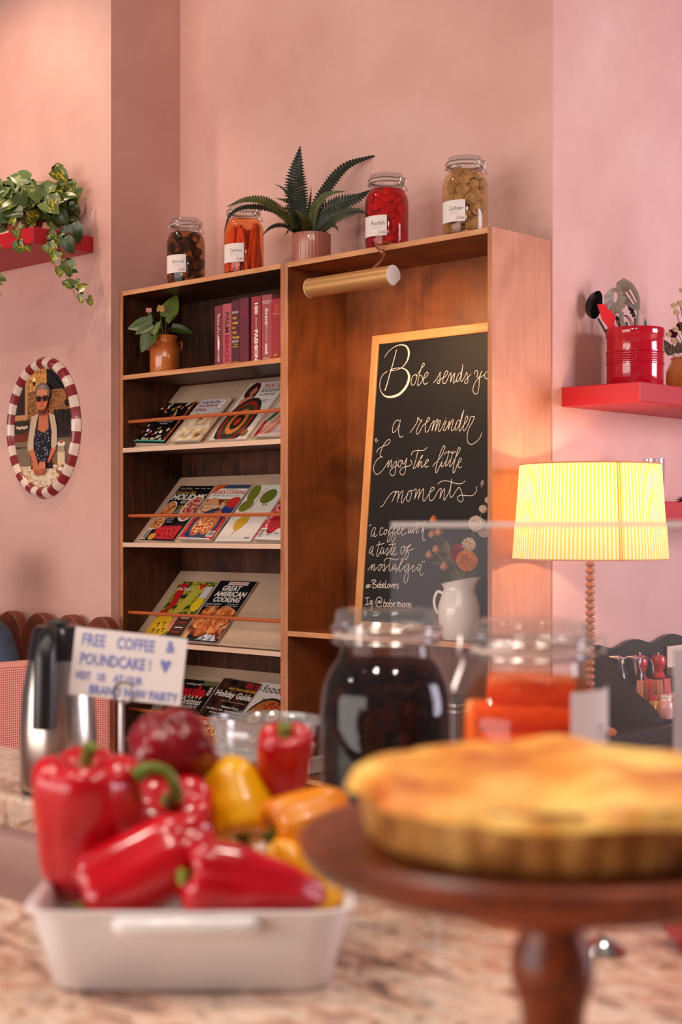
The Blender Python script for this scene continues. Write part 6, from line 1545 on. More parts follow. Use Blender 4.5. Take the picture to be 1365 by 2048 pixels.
for (xa, xb, z) in TIER:
    part('tier', MB().box(xa, xb, 0.014, OLEN - 0.014, 0 if z < 0.05 else z - 0.012, z), DARK, org_, smooth=False)
    if z > 0.05: part('riser', MB().box(xb - 0.010, xb, 0.014, OLEN - 0.014, z - 0.05, z - 0.012), DARK, org_, smooth=False)
def tier_pos(px, t, f=0.5):
    xa, xb, z = TIER[t]; x = OX0 + xa + (xb - xa) * f
    return Vector((x, at_X(px, 1380, x).y, CON_Z + 0.0004 + z + 0.0004))
# pepper mills
MILLR = M((204, 34, 38), 0.3, coat=0.3, name='red_mill')
for px, lb in ((1280, 'red pepper mill half hidden behind the syrup pourers'), (1317, 'red pepper mill with round head above the sugar packets')):
    q = tier_pos(px, 2, 0.3); k = (q - EYE).dot(FWD) / FPX
    o = thing('pepper_mill', lb, 'pepper mill', q)
    sc = ((ZC - (1306 - HY) * k) - q.z) / 0.185
    P = [(0, 0), (0.028, 0), (0.029, 0.006), (0.022, 0.03), (0.018, 0.045), (0.020, 0.06), (0.026, 0.078), (0.027, 0.084), (0, 0.084)]
    part('body', MB().lathe([(a, b * sc) for a, b in P], 28), MILLR, o, angle=40)
    part('head', MB().lathe([(0, 0.085 * sc), (0.021, 0.085 * sc), (0.028, 0.098 * sc), (0.030, 0.125 * sc), (0.027, 0.155 * sc), (0.016, 0.170 * sc), (0, 0.171 * sc)], 28), MILLR, o, angle=40)
    part('knob', MB().tube([(0, 0, 0.170 * sc), (0, 0, 0.178 * sc)], 0.003, 8).ball((0, 0, 0.182 * sc), 0.0055, 12, 8), M((190, 180, 176), 0.2, metal=1, name='chrome'), o)
# syrup pourers
CHR = M((214, 208, 206), 0.12, metal=1.0, name='chrome')
for px, lb, yy in ((1238, 'glass syrup pourer with chrome lid nearest the wavy rack side', 0.72), (1273, 'glass syrup pourer with chrome handle beside the red mill', 0.72)):
    q = tier_pos(px, 2, yy); k = (q - EYE).dot(FWD) / FPX
    o = thing('syrup_pourer', lb, 'syrup bottle', q)
    Ht = ZC - (1313 - HY) * k - q.z
    gp = [(0, 0.002), (0.030, 0), (0.033, 0.01), (0.031, 0.04), (0.021, Ht * .62), (0.020, Ht * .78)]
    part('glass', MB().lathe(gp, 28), GLASS, o, angle=60)
    part('syrup', MB().lathe([(0, 0.004), (0.030, 0.005), (0.029, 0.03), (0.025, Ht * .42), (0, Ht * .42)], 24), glass_mat('syrup', (0.50, 0.26, 0.10), edge=0.2), o, angle=60)
    part('lid', MB().lathe([(0.022, Ht * .76), (0.023, Ht * .9), (0.026, Ht * .91), (0.026, Ht * .95), (0.012, Ht), (0, Ht)], 24), CHR, o, angle=40)
    part('spout', MB().tube([RGT * 0.0 + UP * Ht * .96, RGT * -0.035 + UP * Ht * .985], [0.008, 0.003], 8), CHR, o)
    part('handle', MB().tube(smooth_path([RGT * 0.018 + UP * Ht * .93, RGT * 0.042 + UP * Ht * .93, RGT * 0.058 + UP * Ht * .72, RGT * 0.062 + UP * Ht * .35], 5), 0.0045, 8), CHR, o)
# sugar packets
pk = [M((176, 96, 52), 0.7, name='kraft_packet'), M((206, 40, 44), 0.5, name='red_packet'), M((222, 110, 112), 0.5, name='pink_packet'), M((206, 130, 90), 0.7, name='kraft_packet')]
plab = ['brown sugar packet standing in the rack', 'red sugar packet standing in the rack', 'pink sweetener packet standing in the rack', 'tan sugar packet standing in the rack']
r = random.Random(3)
for i, px in enumerate((1281, 1288, 1295, 1300, 1306, 1312, 1319, 1326, 1332, 1340, 1349, 1358, 1290, 1303, 1322, 1337)):
    up_ = i > 11 or i < 4; q = tier_pos(px, 1 if up_ else 0, 0.62 if up_ else 0.14)
    if q.y < oy0 + 0.03: q.y = oy0 + 0.03
    kind = (3, 0, 1, 0, 1, 0, 1, 0, 2, 2, 2, 2, 0, 1, 3, 2)[i]; w, h = 0.026, (0.075 if i < 12 else 0.068)
    o = bpy.data.objects.new('sugar_packet', MB().prism([(-w / 2, 0), (w / 2, 0), (w / 2 * .9, h * .92), (w / 2, h), (-w / 2, h), (-w / 2 * .9, h * .92)], -0.0022, 0.0022, mat=basis((1, 0, 0), (0, 0, 1), (0, -1, 0))).mesh('sugar_packet', pk[kind], smooth=False))
    col.objects.link(o); o.location = q; o.rotation_euler = (r.uniform(-.12, .12), r.uniform(-.15, .15), YAW + r.uniform(-.5, .5)); tag(o, plab[kind], 'packet', plab[kind].split(' standing')[0] + 's')
# pink milk bottles and a bunch of yellow straws
PINKB = M((228, 164, 158), 0.25, coat=0.4, noise=0.05, nscale=50, name='pink_glaze')
for px, lb in ((1333, 'small pink bottle with white neck at the rack end'), (1358, 'second small pink bottle to the right along the rack')):
    lb = 'small pink bottle with white neck on the lowest rack step'
    q = tier_pos(px, 0, 0.72); k = (q - EYE).dot(FWD) / FPX
    o = thing('pink_bottle', lb, 'bottle', q, group='small pink bottles')
    part('body', MB().lathe([(0, 0), (13.5 * k, 0), (15 * k, 3 * k), (15.3 * k, 22 * k), (14 * k, 31 * k), (11 * k, 36 * k), (0, 36 * k)], 28), PINKB, o, angle=50)
    part('neck', MB().lathe([(11 * k, 36 * k), (10.5 * k, 41 * k), (12 * k, 42 * k), (12 * k, 46 * k), (10 * k, 46.5 * k), (0, 45 * k)], 24), M((238, 214, 196), 0.3, name='white_glaze'), o, angle=40)
r = random.Random(9)
STRAW = M((226, 176, 84), 0.6, name='straw')
smesh = MB().tube([(0, 0, 0), (0, 0, 0.062)], 0.0028, 7).mesh('wood_stirrer', STRAW)
for k in range(12):
    q = tier_pos(1306 + k * 0.9, 0, 0.42 + 0.06 * (k % 3)); o = bpy.data.objects.new('straw', smesh); col.objects.link(o); o.location = q
    o.rotation_euler = (r.uniform(-.22, .22), r.uniform(-.22, .22), 0); tag(o, 'short yellow straw bundled beside the pink bottle', 'straw', 'short yellow straws')
bx = tier_pos(1372, 2, 0.5)
bo = thing('card_box', 'beige open card box behind the pink sweetener packets', 'box', bx, 0.0)
part('box_body', MB().box(-0.04, 0.04, -0.07, 0.09, 0, 0.03).box(-0.04, -0.037, -0.07, 0.09, 0.03, 0.11), M((222, 194, 170), 0.7, name='card'), bo, smooth=False)

# mauve bench back with a wavy top edge in front of the console
mx_ = -2.2
ya_, yb_ = at_X(1130, 1530, mx_).y, at_X(1420, 1530, mx_).y
ztop = ZC - (1533 - HY) * ((Vector((mx_, (ya_ + yb_) / 2, 0))).dot(FWD)) / FPX
mv = thing('wavy_bench', 'mauve bench with a gently wavy backrest in front of the dark console', 'bench', (mx_, ya_, 0))
Lb = yb_ - ya_ + 0.6
pts = [(0, 0.3)] + [(Lb * k / 60, ztop + 0.009 * math.sin(Lb * k / 60 * 2 * PI / 0.22 + 2.4)) for k in range(61)] + [(Lb, 0.3)]
MAUVE = M((124, 84, 88), 0.7, noise=0.06, nscale=30, name='mauve_velvet')
part('backrest', MB().prism(pts, 0, 0.05, mat=basis((0, 1, 0), (0, 0, 1), (1, 0, 0), (-0.05, 0, 0))), MAUVE, mv, angle=40)
part('seat', MB().box(0.0, 0.42, 0, Lb, 0.30, 0.44), MAUVE, mv, smooth=False, bevel=0.02)
part('base', MB().box(-0.04, 0.38, 0.02, Lb - 0.02, 0, 0.30), M((70, 46, 44), 0.6, name='bench_base'), mv, smooth=False)

# odds and ends on the lower cabinet shelves
sbx = Vector((at_Y(630, 1560, 4.12).x, 4.12, 0.50 + 0.0004))
zb_ = ZC - (1555 - HY) * ((sbx - EYE).dot(FWD)) / FPX - 0.50
so = thing('paper_box', 'white paper box on the lower cabinet shelf', 'box', sbx)
part('box_body', MB().box(-0.05, 0.05, -0.08, 0.08, 0, max(0.05, zb_ - 0.012)), M((226, 212, 200), 0.7, name='white_card'), so, smooth=False, bevel=0.004)
part('lid', MB().box(-0.052, 0.052, -0.082, 0.082, max(0.05, zb_ - 0.012), max(0.06, zb_)), M((232, 220, 208), 0.7, name='white_card'), so, smooth=False, bevel=0.004)
st = Vector((at_Y(908, 1405, 4.12).x - 0.0, 4.12, 0.50 + 0.0004))
zt_ = ZC - (1397 - HY) * ((st - EYE).dot(FWD)) / FPX - 0.50
so = thing('storage_box', 'grey storage box with white stripes on the lower cabinet shelf', 'box', st)
part('box_body', MB().box(-0.09, 0.09, -0.1, 0.1, 0, zt_), M((110, 96, 90), 0.6, name='grey_card'), so, smooth=False, bevel=0.004)
for dz in (0.006, 0.028):
    part('stripe', MB().box(-0.091, 0.091, -0.101, 0.101, zt_ - dz - 0.010, zt_ - dz), M((232, 218, 206), 0.6, name='white_tape'), so, smooth=False)

# ------------------------------------------------------------------ granite counter
CT = ZC - 0.42
def granite():
    m, nt, b = new_mat('pink_granite')
    tc = nt.nodes.new('ShaderNodeTexCoord'); mp = nt.nodes.new('ShaderNodeMapping'); mp.inputs['Rotation'].default_value = (0, 0, 0.75); mp.inputs['Scale'].default_value = (1.0, 2.1, 1.5)
    nt.links.new(tc.outputs['Object'], mp.inputs['Vector'])
    n1 = nt.nodes.new('ShaderNodeTexNoise'); n1.inputs['Scale'].default_value = 9; n1.inputs['Detail'].default_value = 8; n1.inputs['Roughness'].default_value = 0.7; n1.inputs['Distortion'].default_value = 1.2
    n2 = nt.nodes.new('ShaderNodeTexNoise'); n2.inputs['Scale'].default_value = 22; n2.inputs['Detail'].default_value = 6; n2.inputs['Roughness'].default_value = 0.75
    for n in (n1, n2): nt.links.new(mp.outputs['Vector'], n.inputs['Vector'])
    r = nt.nodes.new('ShaderNodeValToRGB'); e = r.color_ramp.elements
    e[0].position = 0.30; e[0].color = lin((96, 78, 72)); e[1].position = 0.70; e[1].color = lin((240, 214, 190))
    for pos, c in ((0.39, (148, 116, 104)), (0.45, (212, 162, 136)), (0.53, (236, 206, 182)), (0.61, (204, 176, 160))): k = e.new(pos); k.color = lin(c)
    nt.links.new(n1.outputs['Fac'], r.inputs['Fac'])
    r2 = nt.nodes.new('ShaderNodeValToRGB'); r2.color_ramp.elements[0].position = 0.34; r2.color_ramp.elements[0].color = lin((70, 58, 56)); r2.color_ramp.elements[1].position = 0.46; r2.color_ramp.elements[1].color = (1, 1, 1, 1)
    nt.links.new(n2.outputs['Fac'], r2.inputs['Fac'])
    mx = nt.nodes.new('ShaderNodeMix'); mx.data_type = 'RGBA'; mx.blend_type = 'MULTIPLY'; mx.inputs[0].default_value = 0.8
    nt.links.new(r.outputs['Color'], mx.inputs[6]); nt.links.new(r2.outputs['Color'], mx.inputs[7]); nt.links.new(mx.outputs[2], b.inputs['Base Color'])
    b.inputs['Roughness'].default_value = 0.16; b.inputs['Specular IOR Level'].default_value = 0.5
    return m
ctr_ = thing('counter', 'mauve serving counter with a pink granite top', 'counter', (-1.25, 0.9, 0))
YN, YFa, YFb, XC = 0.978, 1.347, 1.66, -1.25
shape = [(-3.3, 0.45), (0.7, 0.45), (0.7, YFb), (-3.3, YFb), (-3.3, YFa), (XC, YFa), (XC, YN), (-3.3, YN)]
part('worktop', MB().prism([(x + 1.25, y - 0.9) for x, y in shape], CT - 0.052, CT), granite(), ctr_, smooth=False, bevel=0.006, label='pink granite worktop')
MVP = M((228, 188, 178), 0.6, name='mauve_panel')
def panel(x0, x1, y0, y1): part('panel', MB().box(x0 + 1.25, x1 + 1.25, y0 - 0.9, y1 - 0.9, 0, CT - 0.052), MVP, ctr_, smooth=False)
panel(-3.28, XC + 0.02, YFa + 0.012, YFa + 0.03); panel(-3.28, 0.68, YFb - 0.03, YFb - 0.012); panel(-3.28, 0.68, 0.47, 0.488); panel(-3.28, XC + 0.02, YN - 0.03, YN - 0.012)
panel(XC + 0.02, XC + 0.038, YN - 0.03, YFa + 0.03); panel(0.66, 0.68, 0.488, YFb - 0.03)

# ------------------------------------------------------------------ glass guard at the back of the counter
gx0 = at_Y(786, 1060, 1.60).x
gz = ZC + 0.011
gg = thing('glass_guard', 'clear glass guard panel with frosted top edge behind the counter jars', 'glass panel', ((gx0 + 0.4) / 2, 1.60, CT + 0.0004))
gw = (0.4 - gx0) / 2
part('pane', MB().box(-gw, gw, -0.004, 0.004, 0, gz - CT - 0.008), glass_mat('guard_glass', (0.93, 0.93, 0.94), haze=0.035, edge=0.05, base=0.006, hazecol=(0.75, 0.72, 0.80), rough=0.45), gg, smooth=False)  # diffuse haze and its tint stand in for the reflected window veil
part('top_edge', MB().box(-gw, gw, -0.0042, 0.0042, gz - CT - 0.008, gz - CT), glass_mat('edge_glass', (0.8, 0.78, 0.76), haze=0.34, edge=0.1, base=0.01, hazecol=(0.80, 0.70, 0.66), rough=0.45), gg, smooth=False)

# ------------------------------------------------------------------ baking dish
db = at_d(376, 1990, 1.0); 
dd = 1.445; dpos = at_d(374, 1900, 1.34) + FWD * (dd - 1.34); dpos.z = CT + 0.0004
dish = thing('baking_dish', 'white ceramic baking dish full of peppers on the granite counter', 'dish', dpos, YAW)
WCER = M((232, 224, 222), 0.3, coat=0.3, name='white_ceramic')
def rrect(w, h, r, n=6):
    out = []
    for (cx_, cy_, a0_) in ((w - r, h - r, 0), (-w + r, h - r, PI / 2), (-w + r, -h + r, PI), (w - r, -h + r, 1.5 * PI)):
        for k in range(n + 1): a = a0_ + PI / 2 * k / n; out.append((cx_ + r * math.cos(a), cy_ + r * math.sin(a)))
    return out
DW, DD_, DH = 0.150, 0.110, 0.078
rings = [(0.60, 0.55, 0.0, 0.004), (0.83, 0.78, 0.03, 0.0), (0.86, 0.82, 0.03, 0.004), (0.955, 0.93, 0.035, DH * .78), (0.96, 0.94, 0.035, DH * .9), (1.0, 1.0, 0.035, DH * .94), (1.005, 1.01, 0.035, DH), (0.985, 0.98, 0.035, DH + 0.001), (0.94, 0.91, 0.035, DH - 0.004), (0.92, 0.89, 0.035, DH * .7), (0.82, 0.77, 0.03, 0.012), (0.5, 0.5, 0.02, 0.008)]
mb = MB(); vs = []; fs = []; n = 28
for (a, b_, rr, z) in rings:
    for p_ in rrect(DW * a, DD_ * b_, max(0.02, rr)): vs.append((p_[0], p_[1], z))
for i in range(len(rings) - 1):
    for k in range(n): fs.append((i * n + k, i * n + (k + 1) % n, (i + 1) * n + (k + 1) % n, (i + 1) * n + k))
fs.append(tuple(range(n - 1, -1, -1))); fs.append(tuple((len(rings) - 1) * n + k for k in range(n)))
part('body', mb.add(vs, fs), WCER, dish, angle=50)
for s in (-1, 1):
    pl_ = [(-0.072, 0.094), (0.072, 0.094), (0.062, 0.119), (0.047, 0.123), (-0.047, 0.123), (-0.062, 0.119)]
    part('handle', MB().prism([(a, b_ * s) if s == 1 else (-a, b_ * s) for a, b_ in pl_], DH - 0.020, DH - 0.004), WCER, dish, angle=30, bevel=0.005)

# ------------------------------------------------------------------ peppers
REDPEP = M((208, 4, 26), 0.24, coat=0.25, c2=(178, 2, 20), nscale=14, name='red_pepper'); DKRED = M((150, 6, 22), 0.24, coat=0.25, c2=(118, 4, 18), nscale=14, name='dark_red_pepper')
YELPEP = M((255, 196, 8), 0.26, coat=0.25, c2=(252, 170, 4), nscale=14, name='yellow_pepper'); ORGPEP = M((244, 156, 14), 0.26, coat=0.25, c2=(230, 116, 14), nscale=14, name='orange_pepper')
PST = M((120, 128, 30), 0.5, c2=(84, 104, 20), nscale=60, name='pepper_stem')
def pepper(label, cat, c, axis, R, L, mat, lobes=4, seed=0, taper=0.16, stem=None, slen=0.03, group=None):
    r = random.Random(seed); axis = axis.normalized()
    q = axis.to_track_quat('Z', 'Y')
    o = thing('bell_pepper', label, cat, c - axis * L * 0.5, quat=q, group=group)
    NZ, NA = 26, 40; ph = r.uniform(0, 6); mb = MB(); vs = []; fs = []
    amp = [r.uniform(0.8, 1.2) for _ in range(lobes)]
    for i in range(NZ + 1):
        t = i / NZ
        if t < 0.70:
            s = t / 0.70; rr = math.sin(min(1, s / 0.36) * PI / 2) ** 0.6 if s < 0.36 else 1.0
            rr *= (1 - taper) + taper * min(1, s * 1.3); z = s * 0.86 + (0.03 if s == 0 else 0)
        else:
            s = (t - 0.70) / 0.30; rr = max(0.0, math.cos(s * PI / 2)) ** 0.85 * 0.98 + 0.02; z = 0.86 + 0.15 * math.sin(min(1, s * 1.25) * PI / 2) - 0.11 * s ** 3
        for k in range(NA):
            a = 2 * PI * k / NA; g = abs(math.sin(lobes * (a + ph) / 2)); gi = int(((a + ph) % (2 * PI)) / (2 * PI) * lobes) % lobes
            w = 1 - 0.15 * (1 - g) ** 2 * (0.7 + 0.6 * abs(t - 0.5)) + 0.03 * (amp[gi] - 1) * g
            dz = (0.05 * g - 0.02) * (1 if t > 0.72 else (-1 if t < 0.12 else 0)) * (1 - abs(rr - 0.55))
            x, y = R * rr * w * math.cos(a), R * rr * w * math.sin(a)
            vs.append((x + 0.06 * R * math.sin(3 * t + ph), y, L * (z + dz)))
    for i in range(NZ):
        for k in range(NA): fs.append((i * NA + k, i * NA + (k + 1) % NA, (i + 1) * NA + (k + 1) % NA, (i + 1) * NA + k))
    fs.append(tuple(range(NA - 1, -1, -1)))
    part('body', mb.add(vs, fs), mat, o, angle=80)
    st_ = MB(); zt_ = L * 0.90
    st_.lathe([(0, zt_ + 0.004), (R * .18, zt_ + 0.006), (R * .36, zt_ + 0.002), (R * .30, zt_ - 0.004)], 12, fn=lambda a, z: 1 + 0.22 * math.cos(5 * a))
    qi = q.inverted(); sd_ = stem if stem else axis + Vector((r.uniform(-.3, .3), r.uniform(-.3, .3), 0.3))
    if isinstance(sd_, list): pth = [Vector((0, 0, zt_))] + [qi @ (p_ - (c - axis * L * 0.5)) for p_ in sd_]
    else: sv = qi @ sd_.normalized(); pth = [Vector((0, 0, zt_)), Vector((0, 0, zt_ + slen * .45)), Vector((0, 0, zt_ + slen * .5)) + sv * slen * .6]
    pth = [Vector(p_) for p_ in smooth_path([tuple(p_) for p_ in pth], 5)]
    st_.tube(pth, [0.0085 - 0.003 * math.sin(PI * i / (len(pth) - 1)) for i in range(len(pth))], 9)
    part('stem', st_, PST, o, label='green stem')
    return o
A = at_d
pepper('tall upright red bell pepper at the left of the dish', 'pepper', A(172, 1664, 1.472), camdir(0.03, 1, 0.16), 0.0535, 0.154, REDPEP, 4, 1, slen=0.026, stem=camdir(0.35, 0.9, 0.3))
pepper('dark red bell pepper lying on top with its lobes up', 'pepper', A(346, 1508, 1.58), camdir(0.10, -0.75, -0.65), 0.047, 0.098, DKRED, 4, 7, taper=0.08)
pepper('red pepper with a long curved stem in the middle of the pile', 'pepper', A(352, 1650, 1.53), camdir(-0.05, 0.82, 0.55), 0.044, 0.080, REDPEP, 4, 3, stem=[A(352, 1580, 1.46), A(335, 1546, 1.45), A(300, 1536, 1.445), A(272, 1552, 1.445)])
pepper('red bell pepper lying with its stem down at the dish front', 'pepper', A(303, 1734, 1.412), camdir(-0.82, -0.46, 0.10), 0.043, 0.138, REDPEP, 3, 4, stem=camdir(-0.7, -0.5, 0.4), slen=0.022)
pepper('long red pepper lying along the front right of the dish', 'pepper', A(514, 1773, 1.385), camdir(-0.93, 0.20, 0.25), 0.036, 0.140, REDPEP, 3, 5, taper=0.55, stem=camdir(-0.8, 0.1, 0.5), slen=0.016)
pepper('small upright red pepper at the back right of the pile', 'pepper', A(570, 1530, 1.575), camdir(0.0, 0.93, 0.34), 0.031, 0.082, REDPEP, 4, 6, slen=0.012)
pepper('yellow bell pepper in the middle of the pile', 'pepper', A(468, 1598, 1.57), camdir(0.25, -0.85, 0.42), 0.041, 0.092, YELPEP, 3, 2, taper=0.22)
pepper('orange-yellow pepper lying at the right beside the cake stand', 'pepper', A(622, 1640, 1.50), camdir(-0.88, -0.25, 0.40), 0.033, 0.092, ORGPEP, 3, 8, stem=camdir(-0.6, -0.5, 0.6), slen=0.012)
pepper('small yellow pepper tucked behind the long red one', 'pepper', A(598, 1752, 1.455), camdir(0.55, -0.75, -0.1), 0.027, 0.088, YELPEP, 3, 9, taper=0.3)

# ------------------------------------------------------------------ cake stand and pie
cs = A(1106, 1700, 1.005); cs.z = CT + 0.0004
WAL = wood_mat('walnut_turned', (66, 26, 11), (160, 74, 36), rough=0.3, scale=1.4, axis='X', cloud=0.35)
stand = thing('cake_stand', 'turned wooden cake stand with a broad round plate', 'cake stand', cs)
PZt = 0.215
part('plate', MB().lathe([(0, PZt - 0.026), (0.145, PZt - 0.026), (0.164, PZt - 0.018), (0.171, PZt - 0.008), (0.171, PZt), (0.166, PZt + 0.003), (0.155, PZt + 0.001), (0.150, PZt - 0.001), (0, PZt - 0.001)], 96), WAL, stand, angle=35)
part('stem', MB().lathe([(0.030, 0.02), (0.022, 0.045), (0.020, 0.075), (0.022, 0.10), (0.028, 0.118), (0.0285, 0.135), (0.022, 0.150), (0.024, 0.165), (0.040, 0.180), (0.046, PZt - 0.026)], 40), WAL, stand, angle=50)
part('foot', MB().lathe([(0, 0), (0.085, 0), (0.088, 0.006), (0.07, 0.014), (0.030, 0.022), (0, 0.022)], 48), WAL, stand, angle=35)
pie_p = A(1112, 1660, 1.0); pie_p.z = CT + 0.0004 + PZt - 0.0006
pie = thing('pie', 'golden fluted pie with browned top on the wooden stand', 'pie', pie_p)
def crust_mat(name, c1, c2, c3, scale, rough=0.6, bump=0.3):
    m, nt, b = new_mat(name); tc = nt.nodes.new('ShaderNodeTexCoord'); n = nt.nodes.new('ShaderNodeTexNoise'); n.inputs['Scale'].default_value = scale; n.inputs['Detail'].default_value = 5
    nt.links.new(tc.outputs['Object'], n.inputs['Vector']); r = nt.nodes.new('ShaderNodeValToRGB'); e = r.color_ramp.elements
    e[0].position = 0.36; e[0].color = lin(c1); e[1].position = 0.64; e[1].color = lin(c3); k = e.new(0.5); k.color = lin(c2)
    nt.links.new(n.outputs['Fac'], r.inputs['Fac']); nt.links.new(r.outputs['Color'], b.inputs['Base Color']); b.inputs['Roughness'].default_value = rough
    n2 = nt.nodes.new('ShaderNodeTexNoise'); n2.inputs['Scale'].default_value = scale * 4; nt.links.new(tc.outputs['Object'], n2.inputs['Vector'])
    bp = nt.nodes.new('ShaderNodeBump'); bp.inputs['Strength'].default_value = bump; bp.inputs['Distance'].default_value = 0.004; nt.links.new(n2.outputs['Fac'], bp.inputs['Height']); nt.links.new(bp.outputs['Normal'], b.inputs['Normal'])
    return m
SIDE = crust_mat('crust_side', (150, 92, 36), (190, 128, 58), (214, 158, 84), 30)
TOPC = crust_mat('crust_top', (200, 100, 26), (234, 150, 46), (252, 204, 104), 15, 0.45)
NF = 34
flute = lambda a, z: 1 + (0.020 * abs(math.sin(NF * a / 2)) if z > 0.001 else 0)
part('fluted_crust', MB().lathe([(0, 0), (0.120, 0), (0.122, 0.001), (0.124, 0.004), (0.132, 0.041)], NF * 8, fn=flute), SIDE, pie, angle=60)
r = random.Random(17)
mb = MB(); NA, NR = 136, 30; vs = [(0, 0, 0.048)]; fs = []
ph = [r.uniform(0, 6.28) for _ in range(12)]
for i in range(1, NR + 1):
    t = i / NR
    for k in range(NA):
        a = 2 * PI * k / NA
        edge = max(0, (t - 0.86) / 0.14)
        rad = 0.139 * t * (1 + 0.016 * edge * math.sin(NF * 0.5 * a + 1) + 0.014 * edge * math.sin(7 * a) + 0.012 * edge * math.sin(11 * a + 2))
        x, y = rad * math.cos(a), rad * math.sin(a)
        z = 0.047 - 0.003 * t ** 2.2 + 0.0055 * (math.sin(30 * x + ph[0]) * math.sin(34 * y + ph[1]) + 0.6 * math.sin(66 * x + ph[2]) * math.sin(58 * y + ph[3])) * (1 - 0.5 * edge)
        if t > 0.94: z -= 0.012 * ((t - 0.94) / 0.06) ** 2
        vs.append((x, y, z))
for k in range(NA): fs.append((0, 1 + k, 1 + (k + 1) % NA))
for i in range(NR - 1):
    for k in range(NA): fs.append((1 + i * NA + k, 1 + (i + 1) * NA + k, 1 + (i + 1) * NA + (k + 1) % NA, 1 + i * NA + (k + 1) % NA))
b0 = 1 + (NR - 1) * NA; n0 = len(vs)
for k in range(NA):
    a = 2 * PI * k / NA; vs.append((0.130 * math.cos(a), 0.130 * math.sin(a), 0.0395))
for k in range(NA): fs.append((b0 + k, n0 + k, n0 + (k + 1) % NA, b0 + (k + 1) % NA))
part('top_crust', mb.add(vs, fs), TOPC, pie, angle=80)

# ------------------------------------------------------------------ jars on the counter
BJ_R, BJ_H = 0.0825, 0.322
pj1 = A(773, 1500, 1.86); pj1.z = CT + 0.0004
pj2 = A(1062, 1500, 1.635); pj2.z = CT + 0.0004
make_jar('large clip-top jar of dark olives behind the pie', pj1, BJ_R, BJ_H, (0.42, 0.24, 0.22), 0.80, None, latch=2.6)
make_jar('large clip-top jar of orange carrot pieces with side label behind the pie', pj2, BJ_R, BJ_H, (1.0, 0.66, 0.38), 0.80, 'Carrot', lab_ang=1.12, lz=0.118, lh=0.132, lw=0.10, latch=-1.5)
OLV = [M((52, 24, 28), 0.35, name='olive'), M((34, 16, 24), 0.35, name='olive'), M((84, 34, 30), 0.35, name='olive'), M((96, 62, 22), 0.35, name='olive')]
om = [MB().ball((0, 0, 0), (0.82, 0.82, 1.0), 12, 8).mesh('olive', m) for m in OLV]
sp = []
for (p_, s) in in_jar(pj1, BJ_R, BJ_H, 0.04, 0.77, 130, 0.0135, 41, 14000, 0.955, 0.55):
    sp.append((pj1 + p_, (s, s, s * 1.05), (rng.uniform(0, 3), rng.uniform(0, 3), 0)))
scatter('olive', [om[0], om[1], om[0], om[2], om[1], om[0], om[3]], sp, 'dark olive inside the large counter jar', 'olive', 'olives in the counter jar')
core = Vector((0, 0, 0))
def chunk(seed, mat):
    return MB().tube([(0, 0, -1), (0, 0, -0.9), (0.02, 0, 0), (0, 0, 0.9), (0, 0, 1)], [0.16, 0.20, 0.215, 0.21, 0.17], 10).mesh('carrot_piece', mat, angle=60)
CAR2 = M((240, 112, 40), 0.4, c2=(222, 84, 24), nscale=25, name='carrot'); CAR3 = M((244, 150, 80), 0.4, name='carrot_pale')
cmz = [chunk(1, CAR2), chunk(2, CAR3)]
th = math.atan2(-pj2.y, -pj2.x); sp = []
f_ = Vector((math.cos(th), math.sin(th), 0)); s_ = Vector((-f_.y, f_.x, 0))
for (a, z, L, ex) in ((0.0, 0.247, 0.046, 'h'), (0.05, 0.220, 0.062, 'h'), (-0.1, 0.190, 0.050, 'h')):
    sp.append((pj2 + f_ * 0.030 + s_ * a * 0.05 + UP * z, (0.085, 0.085, L), (s_ + UP * rng.uniform(-.12, .12)).to_track_quat('Z', 'Y').to_euler()))
for (s0, z, tilt, ff) in ((-0.042, 0.146, -0.2, .045), (-0.014, 0.150, 0.1, .058), (0.016, 0.148, -0.2, .057), (0.045, 0.144, 0.2, .042), (-0.058, 0.19, 0.02, .028), (0.060, 0.19, -0.02, .022), (0.0, 0.10, .1, -.03), (-.03, .19, .1, -.04), (.03, .19, -.1, -.04), (-0.03, 0.06, 0.2, 0.04), (0.03, 0.06, -0.2, 0.04), (0.0, 0.06, 0.1, 0.05)):
    sp.append((pj2 + f_ * ff + s_ * s0 + UP * z, (0.062, 0.062, 0.046), (UP + s_ * tilt).to_track_quat('Z', 'Y').to_euler()))
for i, (p_, s, e) in enumerate(sp):
    o = bpy.data.objects.new('carrot_piece', cmz[1 if i in (3, 5, 7) else 0]); col.objects.link(o); o.location = p_; o.scale = s; o.rotation_euler = e
    tag(o, 'thick carrot piece in the large counter jar', 'carrot', 'carrot pieces in the counter jar')

# ------------------------------------------------------------------ steel coffee flask
tp2 = A(117, 1500, 2.40); tp2.z = CT + 0.0004; k = 2.40 / FPX
fl = thing('coffee_flask', 'brushed steel coffee flask with black handle on the far counter', 'flask', tp2, YAW)
STEEL = M((196, 186, 178), 0.24, metal=1.0, name='brushed_steel'); BKP = M((26, 22, 24), 0.35, name='black_plastic')
HF = 0.270
part('body', MB().lathe([(0, 0.006), (0.058, 0.006), (0.0605, 0.012), (0.061, 0.10), (0.057, 0.16), (0.048, 0.212), (0, 0.214)], 48), STEEL, fl, angle=40)
part('base_ring', MB().lathe([(0, 0), (0.057, 0), (0.0585, 0.006), (0, 0.006)], 40), BKP, fl, angle=40)
part('collar', MB().lathe([(0.048, 0.212), (0.047, 0.225), (0.042, 0.255), (0.036, 0.266), (0, 0.270)], 40), M((60, 54, 60), 0.2, metal=0.7, name='dark_chrome'), fl, angle=40)
part('lever', MB().box(-0.012, 0.014, -0.030, 0.03, 0.262, 0.276), BKP, fl, bevel=0.004, smooth=False)
